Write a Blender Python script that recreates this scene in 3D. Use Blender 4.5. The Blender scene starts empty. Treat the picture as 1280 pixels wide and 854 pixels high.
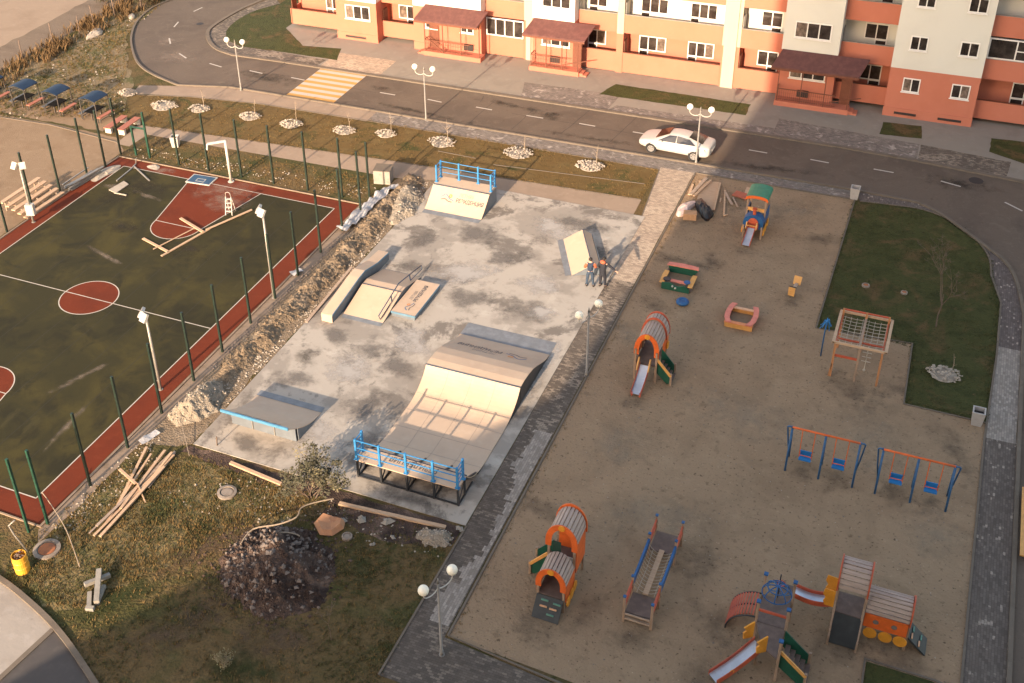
import bpy, bmesh, math, random
from mathutils import Vector, Matrix, noise
R = math.radians
random.seed(7)
SC = bpy.context.scene
COL = SC.collection

# ------------------------------------------------------------------ camera
CAM_H = 34.5
_f, _d, _r, _y = 1449.9032, R(31.68507645), R(-2.10066962), R(-24.97302234)
_fw = Vector((math.sin(_y)*math.cos(_d), math.cos(_y)*math.cos(_d), -math.sin(_d)))
_rt = Vector((math.cos(_y), -math.sin(_y), 0)); _up = _rt.cross(_fw)
RT = math.cos(_r)*_rt + math.sin(_r)*_up
UP = -math.sin(_r)*_rt + math.cos(_r)*_up
FW = _fw
cam = bpy.data.cameras.new('camera'); camo = bpy.data.objects.new('camera', cam); COL.objects.link(camo)
cam.sensor_fit = 'HORIZONTAL'; cam.sensor_width = 36; cam.lens = _f/1280*36
cam.shift_x = 77.75/1280; cam.shift_y = -121.05/1280
cam.clip_start = .5; cam.clip_end = 3000
m = Matrix((RT, UP, -FW)).transposed().to_4x4(); m.translation = (0, 0, CAM_H)
camo.matrix_world = m
SC.camera = camo

# ------------------------------------------------------------------ light
SUN_EL, SUN_AZ = 18.0, 184.0          # azimuth clockwise from +Y
world = bpy.data.worlds.new('World'); SC.world = world; world.use_nodes = True
nt = world.node_tree
for n in list(nt.nodes): nt.nodes.remove(n)
sky = nt.nodes.new('ShaderNodeTexSky'); sky.sky_type = 'NISHITA'; sky.sun_disc = False
sky.sun_elevation = R(SUN_EL); sky.sun_rotation = R(SUN_AZ)
sky.air_density = .7; sky.dust_density = .9; sky.ozone_density = .3
bg = nt.nodes.new('ShaderNodeBackground'); bg.inputs['Strength'].default_value = .15
wo = nt.nodes.new('ShaderNodeOutputWorld')
tint = nt.nodes.new('ShaderNodeMix'); tint.data_type = 'RGBA'; tint.blend_type = 'MULTIPLY'; tint.inputs[0].default_value = 1; tint.inputs[7].default_value = (1.0, .82, .64, 1)   # warm hazy air
nt.links.new(sky.outputs[0], tint.inputs[6]); nt.links.new(tint.outputs[2], bg.inputs[0]); nt.links.new(bg.outputs[0], wo.inputs[0])
sun = bpy.data.lights.new('sun', 'SUN'); sun.energy = 2.3; sun.angle = R(.5); sun.color = (1, .77, .56)
suno = bpy.data.objects.new('sun', sun); COL.objects.link(suno)
_sd = Vector((math.sin(R(SUN_AZ))*math.cos(R(SUN_EL)), math.cos(R(SUN_AZ))*math.cos(R(SUN_EL)), math.sin(R(SUN_EL))))
suno.rotation_euler = _sd.to_track_quat('Z', 'Y').to_euler(); suno.location = (0, -40, 60)
SC.render.filter_size = 1.0
vs = SC.view_settings
vs.view_transform = 'Standard'; vs.look = 'None'; vs.gamma = 1; vs.use_curve_mapping = False; vs.exposure = 2.38

# ------------------------------------------------------------------ helpers
def G(u, v, z=0.0):
    """world point at height z under a pixel of the 1280 x 854 photograph"""
    d = RT*((u-562.25)/_f) + UP*(-(v-305.95)/_f) + FW
    return Vector((0, 0, CAM_H)) + d*((z-CAM_H)/d.z)
def GP(l, z=0.0): return [G(u, v, z) for u, v in l]
def smooth(pts, n=6, closed=False):
    out = []; N = len(pts)
    for i in range(N if closed else N-1):
        g = (lambda k: pts[k % N]) if closed else (lambda k: pts[max(0, min(N-1, k))])
        p0, p1, p2, p3 = g(i-1), g(i), g(i+1), g(i+2)
        for k in range(n):
            t = k/n
            out.append(.5*((2*p1)+(p2-p0)*t+(2*p0-5*p1+4*p2-p3)*t*t+(3*p1-p0-3*p2+p3)*t**3))
    if not closed: out.append(pts[-1].copy())
    return out
def V(*a): return Vector(a)

class MB:
    def __init__(s): s.v = []; s.f = []; s.sm = []
    def add(s, vs, fs, sm=False):
        o = len(s.v); s.v += [Vector(x) for x in vs]; s.f += [[i+o for i in f] for f in fs]; s.sm += [sm]*len(fs); return s
    def box(s, x0, x1, y0, y1, z0, z1):
        v = [(x, y, z) for z in (z0, z1) for y in (y0, y1) for x in (x0, x1)]
        return s.add(v, [(0,2,3,1),(4,5,7,6),(0,1,5,4),(2,6,7,3),(0,4,6,2),(1,3,7,5)])
    def cbox(s, c, sx, sy, sz, rot=None):
        o = MB().box(-sx/2, sx/2, -sy/2, sy/2, -sz/2, sz/2); c = Vector(c)
        if rot is None: rot = Matrix.Identity(3)
        elif not isinstance(rot, Matrix): rot = Matrix.Rotation(rot, 3, 'Z')
        return s.add([rot@p+c for p in o.v], o.f)
    def bar(s, p, q, w, h, up=(0,0,1)):
        p, q = Vector(p), Vector(q); d = q-p; L = d.length
        if L < 1e-6: return s
        d.normalize(); up = Vector(up)
        if abs(d.dot(up)) > .98: up = Vector((0,1,0))
        sd = d.cross(up).normalized(); u = sd.cross(d)
        v = [a+sd*(w/2*i)+u*(h/2*j) for a in (p, q) for i, j in ((-1,-1),(1,-1),(1,1),(-1,1))]
        return s.add(v, [(0,1,2,3),(7,6,5,4),(0,4,5,1),(1,5,6,2),(2,6,7,3),(3,7,4,0)])
    def tube(s, pts, r, n=6, closed=False, cap=True):
        pts = [Vector(p) for p in pts]; N = len(pts); rr = r if isinstance(r, (list, tuple)) else [r]*N
        vs = []; prev = None
        for i, p in enumerate(pts):
            if closed: d = pts[(i+1) % N]-pts[i-1]
            else: d = pts[min(N-1, i+1)]-pts[max(0, i-1)]
            d.normalize()
            if prev is None: a = d.orthogonal().normalized()
            else:
                a = prev-d*prev.dot(d)
                a = a.normalized() if a.length > 1e-5 else d.orthogonal().normalized()
            prev = a; b = d.cross(a)
            vs += [p+(a*math.cos(2*math.pi*k/n)+b*math.sin(2*math.pi*k/n))*rr[i] for k in range(n)]
        fs = []
        for i in range(N if closed else N-1):
            j = (i+1) % N
            fs += [(i*n+k, i*n+(k+1) % n, j*n+(k+1) % n, j*n+k) for k in range(n)]
        if cap and not closed: fs += [tuple(range(n))[::-1], tuple((N-1)*n+k for k in range(n))]
        return s.add(vs, fs, n > 5)
    def sphere(s, c, r, nu=16, nv=10, jit=0, sc=(1,1,1)):
        c = Vector(c); vs = []; fs = []
        for j in range(nv+1):
            t = math.pi*j/nv
            for i in range(nu):
                a = 2*math.pi*i/nu
                q = Vector((math.sin(t)*math.cos(a), math.sin(t)*math.sin(a), math.cos(t)))
                k = 1+jit*noise.noise(q*2+c*3.1)
                vs.append(c+Vector((q.x*sc[0], q.y*sc[1], q.z*sc[2]))*r*k)
        for j in range(nv):
            for i in range(nu):
                fs.append((j*nu+i, (j+1)*nu+i, (j+1)*nu+(i+1) % nu, j*nu+(i+1) % nu))
        return s.add(vs, fs, jit == 0)
    def lathe(s, prof, n=16, c=(0,0,0)):
        c = Vector(c); vs = [c+Vector((r*math.cos(2*math.pi*k/n), r*math.sin(2*math.pi*k/n), z)) for r, z in prof for k in range(n)]
        fs = [(i*n+k, i*n+(k+1) % n, (i+1)*n+(k+1) % n, (i+1)*n+k) for i in range(len(prof)-1) for k in range(n)]
        fs += [tuple(range(n))[::-1], tuple((len(prof)-1)*n+k for k in range(n))]
        return s.add(vs, fs, False)
    def extr(s, poly, d):
        """poly: planar list of 3-D points, d: extrusion vector"""
        poly = [Vector(p) for p in poly]; d = Vector(d); n = len(poly)
        vs = poly+[p+d for p in poly]
        return s.add(vs, [tuple(range(n))[::-1], tuple(range(n, 2*n))]+[(i, (i+1) % n, n+(i+1) % n, n+i) for i in range(n)])
    def poly(s, pts): return s.add(pts, [tuple(range(len(pts)))])
    def rock(s, c, r):
        ph = random.uniform(0, 6.3); c = Vector(c); k = [random.uniform(.6, 1.25) for _ in range(6)]
        a = [Vector((math.cos(ph), math.sin(ph), 0)), Vector((-math.sin(ph), math.cos(ph), 0))]
        v = [c+a[0]*r*k[0], c+a[1]*r*k[1], c-a[0]*r*k[2], c-a[1]*r*k[3], c+V(0,0,r*.75*k[4]), c-V(0,0,r*.4)]
        return s.add(v, [(0,1,4),(1,2,4),(2,3,4),(3,0,4),(1,0,5),(2,1,5),(3,2,5),(0,3,5)])
    def mesh(s, name, off=None):
        me = bpy.data.meshes.new(name)
        me.from_pydata([tuple(p-off) if off is not None else tuple(p) for p in s.v], [], s.f)
        me.polygons.foreach_set('use_smooth', s.sm)
        bm = bmesh.new(); bm.from_mesh(me); bmesh.ops.recalc_face_normals(bm, faces=bm.faces); bm.to_mesh(me); bm.free()
        return me

def tag(o, label=None, cat=None, group=None, kind=None):
    for k, v in (('label', label), ('category', cat), ('group', group), ('kind', kind)):
        if v: o[k] = v
    return o
def link(o): COL.objects.link(o); return o
def thing(name, label, cat, loc=(0,0,0), rz=0, group=None):
    o = link(bpy.data.objects.new(name, None)); o.location = loc; o.rotation_euler = (0,0,rz); o.empty_display_size = .3
    return tag(o, label, cat, group)
def part(parent, name, mb, mat, world=False, label=None, kind=None):
    """one mesh child; world=True when mb holds world coordinates (parent, and its parents, unrotated)"""
    off = None
    if world:
        off = Vector((0,0,0)); p = parent
        while p: off = off+p.location; p = p.parent
    me = mb.mesh(name, off); me.materials.append(mat)
    o = link(bpy.data.objects.new(name, me)); o.parent = parent
    return tag(o, label, kind=kind)
def solo(name, mb, mat, label, cat, group=None, kind=None, world=True, loc=None, rz=0):
    """a one-mesh thing; origin at its base centre"""
    if world:
        xs = [p.x for p in mb.v]; ys = [p.y for p in mb.v]
        off = V((min(xs)+max(xs))/2, (min(ys)+max(ys))/2, min(p.z for p in mb.v))
    else: off = None
    me = mb.mesh(name, off); me.materials.append(mat)
    o = link(bpy.data.objects.new(name, me)); o.location = off if world else loc; o.rotation_euler = (0,0,rz)
    return tag(o, label, cat, group, kind)
def struct(name, mb, mat, kind='structure', label=None):
    me = mb.mesh(name); me.materials.append(mat)
    o = link(bpy.data.objects.new(name, me)); return tag(o, label, None, None, kind)
def kids(o): return [c for c in COL.objects if c.parent == o]
def dup(o, loc=None, rz=None, label=None, parent=None):
    c = o.copy(); COL.objects.link(c)
    if parent: c.parent = parent
    if loc is not None: c.location = loc
    if rz is not None: c.rotation_euler = (0,0,rz)
    if label: c['label'] = label
    for ch in kids(o): dup(ch, parent=c)
    return c
ORD = ['first','second','third','fourth','fifth','sixth','seventh','eighth','ninth','tenth','eleventh','twelfth']

# ------------------------------------------------------------------ materials
def nmat(name):
    m = bpy.data.materials.new(name); m.use_nodes = True; t = m.node_tree
    b = t.nodes['Principled BSDF']; return m, t, b
def node(t, k, **kw):
    n = t.nodes.new(k)
    for a, v in kw.items(): setattr(n, a, v)
    return n
def c4(c): return (c[0], c[1], c[2], 1)
def noise_fac(t, vec, scale, lo, hi, detail=6, dist=0, rough=.6):
    n = node(t, 'ShaderNodeTexNoise'); n.inputs['Scale'].default_value = scale; n.inputs['Detail'].default_value = detail
    n.inputs['Distortion'].default_value = dist; n.inputs['Roughness'].default_value = rough
    t.links.new(vec, n.inputs['Vector'])
    r = node(t, 'ShaderNodeMapRange'); r.interpolation_type = 'SMOOTHSTEP'
    r.inputs[1].default_value = lo; r.inputs[2].default_value = hi
    t.links.new(n.outputs[0], r.inputs[0]); return r.outputs[0]
def mixc(t, fac, a, b, mode='MIX'):
    x = node(t, 'ShaderNodeMix', data_type='RGBA', blend_type=mode)
    if isinstance(fac, (int, float)): x.inputs[0].default_value = fac
    else: t.links.new(fac, x.inputs[0])
    for s, v in ((6, a), (7, b)):
        if isinstance(v, tuple): x.inputs[s].default_value = c4(v)
        else: t.links.new(v, x.inputs[s])
    return x.outputs[2]
def mul(t, a, k):
    x = node(t, 'ShaderNodeMath', operation='MULTIPLY'); t.links.new(a, x.inputs[0])
    if isinstance(k, (int, float)): x.inputs[1].default_value = k
    else: t.links.new(k, x.inputs[1])
    return x.outputs[0]
def bump(t, b, vec, scale, strength, dist=.02, detail=8, h=None):
    if h is None:
        n = node(t, 'ShaderNodeTexNoise'); n.inputs['Scale'].default_value = scale; n.inputs['Detail'].default_value = detail
        t.links.new(vec, n.inputs['Vector']); h = n.outputs[0]
    x = node(t, 'ShaderNodeBump'); x.inputs['Strength'].default_value = strength; x.inputs['Distance'].default_value = dist
    t.links.new(h, x.inputs['Height']); t.links.new(x.outputs[0], b.inputs['Normal'])
def coords(t, s=(1,1,1), rz=0):
    c = node(t, 'ShaderNodeTexCoord'); mp = node(t, 'ShaderNodeMapping')
    mp.inputs['Scale'].default_value = s; mp.inputs['Rotation'].default_value = (0,0,rz)
    t.links.new(c.outputs['Object'], mp.inputs['Vector']); return mp.outputs[0]
GAIN = {'playground_sand': (1.24,1.10,.94), 'asphalt': (1.06,1.0,.85), 'dark_lawn': (1,.84,.68), 'peach_render': (.82,.71,.88), 'stained_slab': (.68,.66,.62), 'court_green': (.62,.61,.40), 'court_red': (.66,.52,.36),
        'pale_concrete': (.62,.66,.67), 'birch_ply': (.76,.74,.73), 'brown_verge': (.70,.76,.62), 'dry_grass_earth': (.86,.82,.66), 'sandy_field': (.64,.61,.58), 'bare_yard': (.76,.73,.70), 'cream_render': (.90,.97,1.04),
        'white_render': (.60,.54,.46), 'dirt_track': (.70,.67,.63), 'court_kerb': (.70,.68,.66), 'kerb_stone': (.42,.40,.37), 'grey_pavers': (.84,.78,.71), 'dark_pavers': (.68,.62,.56), 'light_pavers': (1.12,1.04,.93), 'warm_concrete': (.74,.67,.60),
        'scuffed_pavers': (.98,.90,.83), 'scuffed_dark_pavers': (1.02,.94,.85), 'line_paint': (.72,.72,.72), 'road_paint': (.54,.52,.50), 'yellow_road_paint': (.68,.68,.72), 'white_stones': (.55,.54,.52), 'pale_rubble': (.58,.60,.62), 'white_bin': (.66,.64,.62), 'white_paint': (.62,.60,.57), 'dry_straw': (.66,.64,.58), 'dark_soil': (1.45,1.22,1.02), 'galvanised_steel': (.62,.6,.57), 'dug_soil': (.76,.81,.87), 'dry_reed': (.40,.38,.36), 'concrete_block': (.8,.74,.66), 'bench_red_wood': (.8,.85,1), 'opal_globe': (1.15,1.12,1.05), 'new_asphalt': (1.25,1.15,1.0)}
def gsc(name, c):
    g = GAIN.get(name, (1,1,1)); return tuple(a*b for a, b in zip(c, g))
def GM(name, base, layers, rough=.9, bmp=None, spec=.2):
    base = gsc(name, base); layers = [(gsc(name, L[0]),)+tuple(L[1:]) for L in layers]
    """layered noise ground; layer: (colour, scale, lo, hi, fac, {stretch, dist, detail})"""
    m, t, b = nmat(name); cur = base
    for L in layers:
        col, sc, lo, hi, fac = L[:5]; o = L[5] if len(L) > 5 else {}
        f = noise_fac(t, coords(t, o.get('s', (1,1,1)), o.get('rz', 0)), sc, lo, hi, o.get('detail', 6), o.get('dist', 0), o.get('rough', .6))
        cur = mixc(t, mul(t, f, fac), cur, col)
    if isinstance(cur, tuple): b.inputs['Base Color'].default_value = c4(cur)
    else: t.links.new(cur, b.inputs['Base Color'])
    b.inputs['Roughness'].default_value = rough; b.inputs['Specular IOR Level'].default_value = spec
    if bmp: bump(t, b, coords(t), *bmp)
    return m
def PM(name, c, rough=.5, var=.12, scale=6, metal=0, bmp=0, spec=.4, dirt=None, s=(1,1,1)):
    """painted / plain material with slight tone variation and worn dirt"""
    c = gsc(name, c); d = dirt or tuple(x*.45 for x in c)
    m, t, b = nmat(name); v = coords(t, s)
    cur = mixc(t, noise_fac(t, v, scale, .35, .75), tuple(x*(1-var) for x in c), tuple(min(1, x*(1+var)) for x in c))
    cur = mixc(t, mul(t, noise_fac(t, v, scale*2.7, .56, .8), .5), cur, d)
    t.links.new(cur, b.inputs['Base Color'])
    b.inputs['Roughness'].default_value = rough; b.inputs['Metallic'].default_value = metal; b.inputs['Specular IOR Level'].default_value = spec
    if bmp: bump(t, b, v, scale*6, bmp, .01)
    return m
def WM(name, c, c2, s=(1,12,12), rough=.75):
    c, c2 = gsc(name, c), gsc(name, c2)
    m, t, b = nmat(name); v = coords(t, s)
    cur = mixc(t, noise_fac(t, v, 2.2, .3, .7), c, c2)
    t.links.new(cur, b.inputs['Base Color']); b.inputs['Roughness'].default_value = rough
    bump(t, b, v, 6, .3, .01); return m
def paver(name, dark, light, dust, lo, hi, dfac=.6, bw=.2, bh=.1, rz=0, rlo=.35, shift=.5, nscale=.55):
    """small concrete block paving: each block has its own tone, paler blocks gather in patches"""
    dark, light, dust = gsc(name, dark), gsc(name, light), gsc(name, dust)
    m, t, b = nmat(name); v = coords(t, (1,1,1), rz)
    br = node(t, 'ShaderNodeTexBrick'); br.offset = .5
    for k, x in (('Color1', (0,0,0,1)), ('Color2', (1,1,1,1)), ('Mortar', (.3,.3,.3,1)), ('Scale', 1), ('Mortar Size', .006), ('Brick Width', bw), ('Row Height', bh), ('Bias', 0)): br.inputs[k].default_value = x
    t.links.new(v, br.inputs['Vector'])
    n = node(t, 'ShaderNodeTexNoise'); n.inputs['Scale'].default_value = nscale; n.inputs['Detail'].default_value = 5; n.inputs['Distortion'].default_value = .8
    t.links.new(v, n.inputs['Vector'])
    a = node(t, 'ShaderNodeMath', operation='MULTIPLY_ADD'); a.inputs[1].default_value = rlo; t.links.new(br.outputs[0], a.inputs[0])
    t.links.new(n.outputs[0], a.inputs[2])
    r = node(t, 'ShaderNodeMapRange'); r.interpolation_type = 'SMOOTHSTEP'; r.inputs[1].default_value = lo; r.inputs[2].default_value = hi
    t.links.new(a.outputs[0], r.inputs[0])
    tone = mixc(t, br.outputs[0], tuple(x*.78 for x in dark), tuple(x*1.25 for x in dark))
    cur = mixc(t, r.outputs[0], tone, light)
    cur = mixc(t, mul(t, noise_fac(t, v, .9, .5, .75, 8, 1.2), dfac), cur, dust)
    cur = mixc(t, mul(t, br.outputs[1], .55), cur, tuple(x*.45 for x in dark))
    t.links.new(cur, b.inputs['Base Color']); b.inputs['Roughness'].default_value = .9; b.inputs['Specular IOR Level'].default_value = .2
    bump(t, b, v, 30, .25, .01); return m

M = {}
# grounds
M['earth'] = GM('dry_grass_earth', (.135,.092,.048), [
    ((.070,.068,.026), .16, .44, .60, .9, {'dist': .8}), ((.045,.054,.018), .6, .50, .66, .8, {'dist': .8}), ((.19,.135,.075), .9, .56, .70, .6, {'dist': .6}),
    ((.21,.155,.085), 2.4, .56, .72, .6), ((.040,.034,.018), 4.2, .54, .70, .7), ((.25,.19,.115), 8, .60, .74, .5), ((.03,.028,.014), 11, .56, .72, .6)], .95, (9, 1, .09))
M['verge'] = GM('brown_verge', (.170,.098,.042), [
    ((.215,.140,.070), .8, .45, .7, .6), ((.060,.064,.022), .45, .54, .66, .85, {'dist': .6}), ((.085,.052,.025), 3, .52, .70, .7), ((.25,.18,.10), 6, .58, .72, .5),
    ((.30,.21,.12), 16, .62, .78, .5)], .95, (26, .9, .05))
M['lawn'] = GM('dark_lawn', (.052,.064,.023), [
    ((.115,.082,.044), .42, .5, .66, .8, {'dist': 1}), ((.030,.042,.014), 1.3, .45, .68, .75), ((.14,.10,.058), 3.2, .60, .74, .6), ((.018,.022,.009), 6, .54, .70, .7), ((.16,.13,.075), 10, .62, .74, .45)], .95, (10, 1, .08))
M['sand'] = GM('playground_sand', (.225,.172,.122), [
    ((.175,.132,.093), .35, .42, .66, .7, {'dist': 1}), ((.27,.215,.155), 1.1, .5, .75, .5), ((.13,.096,.066), 1.6, .57, .72, .6), ((.10,.072,.048), 3.6, .60, .72, .75), ((.33,.27,.20), 5, .60, .74, .5), ((.060,.042,.028), 6.5, .60, .68, .9), ((.44,.37,.29), 9, .65, .74, .6)], .95, (9, 1, .06))
M['yard'] = GM('bare_yard', (.30,.215,.140), [
    ((.23,.155,.092), .5, .45, .7, .6), ((.36,.275,.19), 1.8, .5, .75, .6), ((.17,.115,.06), 5, .56, .74, .6), ((.40,.31,.22), 15, .6, .8, .5)], .95, (22, .8, .05))
M['field'] = GM('sandy_field', (.42,.32,.235), [
    ((.34,.25,.18), .3, .45, .7, .6), ((.47,.37,.28), 1.5, .5, .75, .5), ((.27,.20,.14), 5, .6, .78, .5)], .95, (3, .35, .04))
M['track'] = GM('dirt_track', (.235,.180,.135), [
    ((.17,.125,.092), .4, .45, .68, .7, {'s': (.4,1.4,1)}), ((.30,.235,.175), 2, .52, .75, .6)], .95, (18, .7, .05))
M['soil'] = GM('dug_soil', (.26,.180,.110), [
    ((.34,.25,.165), .9, .45, .7, .7), ((.13,.09,.055), 2.0, .54, .70, .7), ((.42,.34,.25), 4.5, .6, .74, .7), ((.09,.062,.04), 7, .56, .70, .7)], .95, (10, 1, .1))
M['darksoil'] = GM('dark_soil', (.060,.047,.043), [
    ((.15,.12,.105), .8, .50, .66, .75, {'dist': 1}), ((.022,.017,.017), .6, .47, .62, .85), ((.20,.165,.14), 6, .60, .74, .7), ((.02,.016,.015), 9, .56, .72, .6)], .95, (14, 1, .1))
M['lime'] = GM('pale_rubble', (.46,.37,.27), [
    ((.55,.47,.37), 1.8, .45, .7, .7), ((.24,.18,.12), 3.5, .56, .72, .6), ((.18,.15,.11), 10, .58, .75, .5)], .95, (18, 1, .08))
M['asphalt'] = GM('asphalt', (.112,.090,.080), [
    ((.085,.068,.062), .22, .42, .66, .8, {'dist': 1}), ((.145,.120,.106), .9, .52, .75, .5, {'dist': 2}), ((.062,.048,.042), 2.6, .60, .74, .55), ((.155,.13,.112), 6, .56, .74, .45), ((.065,.052,.047), 9, .57, .72, .5), ((.21,.18,.155), 12, .66, .76, .4)], .92, (14, .5, .015))
M['asphalt_new'] = GM('new_asphalt', (.058,.056,.060), [((.075,.072,.074), 2, .45, .7, .6), ((.10,.10,.10), 60, .62, .8, .5)], .92, (70, .4, .01))
M['concrete'] = GM('pale_concrete', (.36,.295,.238), [
    ((.29,.235,.19), .5, .45, .7, .6, {'dist': 1}), ((.43,.37,.31), 1.7, .52, .75, .5), ((.22,.18,.145), 5, .6, .78, .4), ((.18,.15,.12), 20, .62, .8, .4)], .9, (40, .3, .01))
M['slab'] = GM('stained_slab', (.52,.475,.425), [
    ((.36,.325,.29), .22, .47, .55, .9, {'dist': .3, 'detail': 10, 'rough': .66}), ((.215,.192,.172), .34, .515, .60, .95, {'dist': .35, 'detail': 12, 'rough': .72}), ((.24,.215,.195), .8, .57, .66, .8, {'detail': 10, 'rough': .7}),
    ((.62,.575,.52), .5, .56, .68, .7, {'dist': .4, 'detail': 10, 'rough': .68}), ((.30,.27,.24), 2.2, .60, .74, .5), ((.38,.345,.305), 8, .58, .76, .4)], .86, (30, .25, .01), .3)
M['kerb'] = GM('kerb_stone', (.34,.285,.235), [((.25,.21,.17), 1.5, .45, .7, .6), ((.46,.40,.34), 4, .55, .75, .5)], .9, (40, .4, .01))
M['kerb_dark'] = GM('court_kerb', (.33,.25,.185), [((.20,.15,.10), 2, .45, .7, .6), ((.40,.32,.25), 6, .55, .75, .5)], .9, (30, .4, .02))
M['court_green'] = GM('court_green', (.046,.041,.023), [
    ((.085,.070,.030), .25, .45, .64, .85, {'dist': .6}), ((.030,.027,.019), .5, .48, .66, .8, {'dist': .8}), ((.105,.090,.055), .9, .60, .74, .5, {'s': (1,.25,1), 'detail': 9}), ((.10,.088,.062), 2.2, .66, .80, .45, {'s': (1,.5,1)}), ((.02,.018,.013), 26, .55, .75, .5), ((.095,.088,.062), 34, .64, .8, .5)], .93, (60, .5, .012))
M['court_red'] = GM('court_red', (.185,.043,.021), [
    ((.145,.036,.020), .6, .45, .68, .7), ((.235,.066,.036), 2, .52, .75, .5), ((.09,.025,.016), 24, .56, .75, .5), ((.30,.15,.10), 5, .70, .82, .5)], .93, (60, .5, .012))
M['line'] = GM('line_paint', (.62,.55,.46), [((.40,.33,.27), 5, .52, .72, .6)], .8)
M['roadline'] = GM('road_paint', (.74,.69,.62), [((.45,.40,.35), 8, .56, .74, .6)], .8)
M['yellowline'] = GM('yellow_road_paint', (.66,.36,.105), [((.42,.26,.12), 6, .54, .74, .5)], .8)
M['pav_dark'] = paver('dark_pavers', (.150,.132,.117), (.27,.235,.200), (.22,.19,.16), .70, .92, .5, nscale=.8)
M['pav_path'] = paver('grey_pavers', (.140,.122,.106), (.31,.268,.225), (.28,.24,.20), .66, .92, .55)
M['pav_light'] = paver('light_pavers', (.300,.248,.205), (.40,.34,.28), (.38,.32,.26), .66, .95, .6)
M['pav_beige'] = paver('beige_pavers', (.250,.212,.176), (.33,.285,.24), (.22,.19,.16), .70, .95, .5, rz=R(90))
M['pav_right'] = paver('scuffed_pavers', (.118,.102,.096), (.34,.30,.27), (.17,.15,.135), 1.02, 1.10, .35, rlo=.55, rz=R(90), nscale=1.2)
M['pav_low'] = paver('scuffed_dark_pavers', (.118,.102,.092), (.30,.265,.235), (.17,.15,.132), 1.02, 1.14, .45, rlo=.55, rz=R(90), nscale=1.6)
M['pav_road'] = paver('road_side_pavers', (.165,.138,.118), (.36,.31,.265), (.27,.225,.185), .60, .78, .6, rlo=.1, nscale=1.6)
# building
M['peach'] = GM('peach_render', (.50,.205,.105), [((.46,.182,.090), .5, .4, .7, .6), ((.53,.225,.12), 2.5, .5, .75, .4), ((.36,.15,.08), 1.2, .66, .85, .3, {'s': (1.6,1,.25)})], .85, (50, .2, .006))
M['cream'] = GM('cream_render', (.60,.545,.45), [((.55,.495,.41), .5, .4, .7, .6), ((.44,.39,.32), 1.5, .66, .85, .3, {'s': (2,1,.25)})], .85, (50, .2, .006))
M['whitecol'] = GM('white_render', (.64,.60,.53), [((.57,.53,.47), .6, .4, .7, .6, {'s': (2,1,.3)})], .8, (50, .15, .006))
M['brown'] = PM('brown_metal', (.135,.045,.024), .55)
M['canopy'] = PM('maroon_tile_sheet', (.098,.038,.032), .6, .18, 3)
M['pvc'] = PM('white_pvc', (.68,.65,.60), .4, .05)
M['pane'] = PM('window_glass', (.040,.032,.028), .12, .5, 1.3, spec=.6)
M['pane_warm'] = PM('window_glass_curtain', (.16,.12,.095), .2, .5, 2.5, spec=.5)
M['grille'] = PM('dark_grille', (.03,.022,.02), .6)
# metal, wood, plastics
M['post'] = PM('fence_green', (.012,.024,.017), .45, .3, 4)
M['post2'] = PM('bright_fence_green', (.012,.052,.032), .45, .3, 4)
M['galv'] = PM('galvanised_steel', (.42,.40,.37), .45, .12, 5, metal=.25)
M['white'] = PM('white_paint', (.68,.65,.60), .5, .06)
M['globe'] = PM('opal_globe', (.74,.70,.60), .35, .04, 3)
M['rope'] = PM('pale_rope', (.42,.36,.28), .9, .15)
M['darkrope'] = PM('dark_rope', (.06,.05,.045), .9, .15)
M['ply'] = GM('birch_ply', (.60,.455,.325), [((.53,.395,.28), .7, .4, .7, .6), ((.66,.52,.385), 2.2, .5, .75, .4), ((.42,.32,.235), 3.2, .62, .8, .35, {'dist': 1})], .62, None, .35)
M['steelplate'] = PM('steel_toe_plate', (.185,.195,.205), .55, .15, 2.5, metal=.2)
M['ramp_grey'] = PM('ramp_side_blue_grey', (.125,.142,.158), .55, .12, 2)
M['ramp_blue'] = PM('ramp_edge_blue', (.10,.185,.25), .5, .12, 3)
M['rail_blue'] = PM('rail_blue', (.035,.19,.40), .45, .15, 6)
M['rail_dark'] = PM('rail_navy', (.03,.05,.085), .45, .15, 6)
M['frame_dark'] = PM('dark_frame', (.026,.028,.032), .5, .2, 5)
M['ink'] = PM('grey_print', (.075,.075,.08), .6, .1)
M['ink_lite'] = PM('pale_print', (.24,.205,.17), .6, .1)
M['ink_orange'] = PM('orange_print', (.52,.20,.05), .6, .1)
M['ink_blue'] = PM('blue_print', (.07,.13,.21), .6, .1)
M['wood'] = WM('pale_timber', (.50,.34,.215), (.40,.255,.15))
M['wood2'] = WM('weathered_timber', (.40,.30,.22), (.25,.175,.12))
M['woodpost'] = WM('play_post_timber', (.34,.235,.16), (.24,.155,.10), (12,12,1))
M['slat'] = WM('roof_slat_timber', (.40,.305,.25), (.29,.215,.175), (12,1,12))
M['woodorange'] = WM('stained_post', (.43,.19,.075), (.33,.14,.055), (12,12,1))
M['deck'] = PM('play_deck', (.135,.092,.072), .7, .2, 3)
M['orange'] = PM('play_orange', (.62,.115,.020), .5, .12, 3)
M['red'] = PM('play_red', (.44,.085,.038), .5, .15, 3)
M['pink'] = PM('faded_red', (.60,.19,.135), .6, .12, 3)
M['yellow'] = PM('play_yellow', (.66,.27,.025), .5, .12, 3)
M['amber'] = PM('play_amber', (.60,.30,.085), .55, .12, 3)
M['green'] = PM('play_green', (.010,.075,.045), .5, .15, 3)
M['greenroof'] = PM('play_roof_green', (.035,.19,.11), .5, .12, 3)
M['darkgreen'] = PM('play_dark_green', (.014,.045,.032), .55, .2, 3)
M['blue'] = PM('play_blue', (.016,.085,.22), .45, .15, 4)
M['seatblue'] = PM('seat_blue', (.020,.17,.42), .4, .12, 4)
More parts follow.
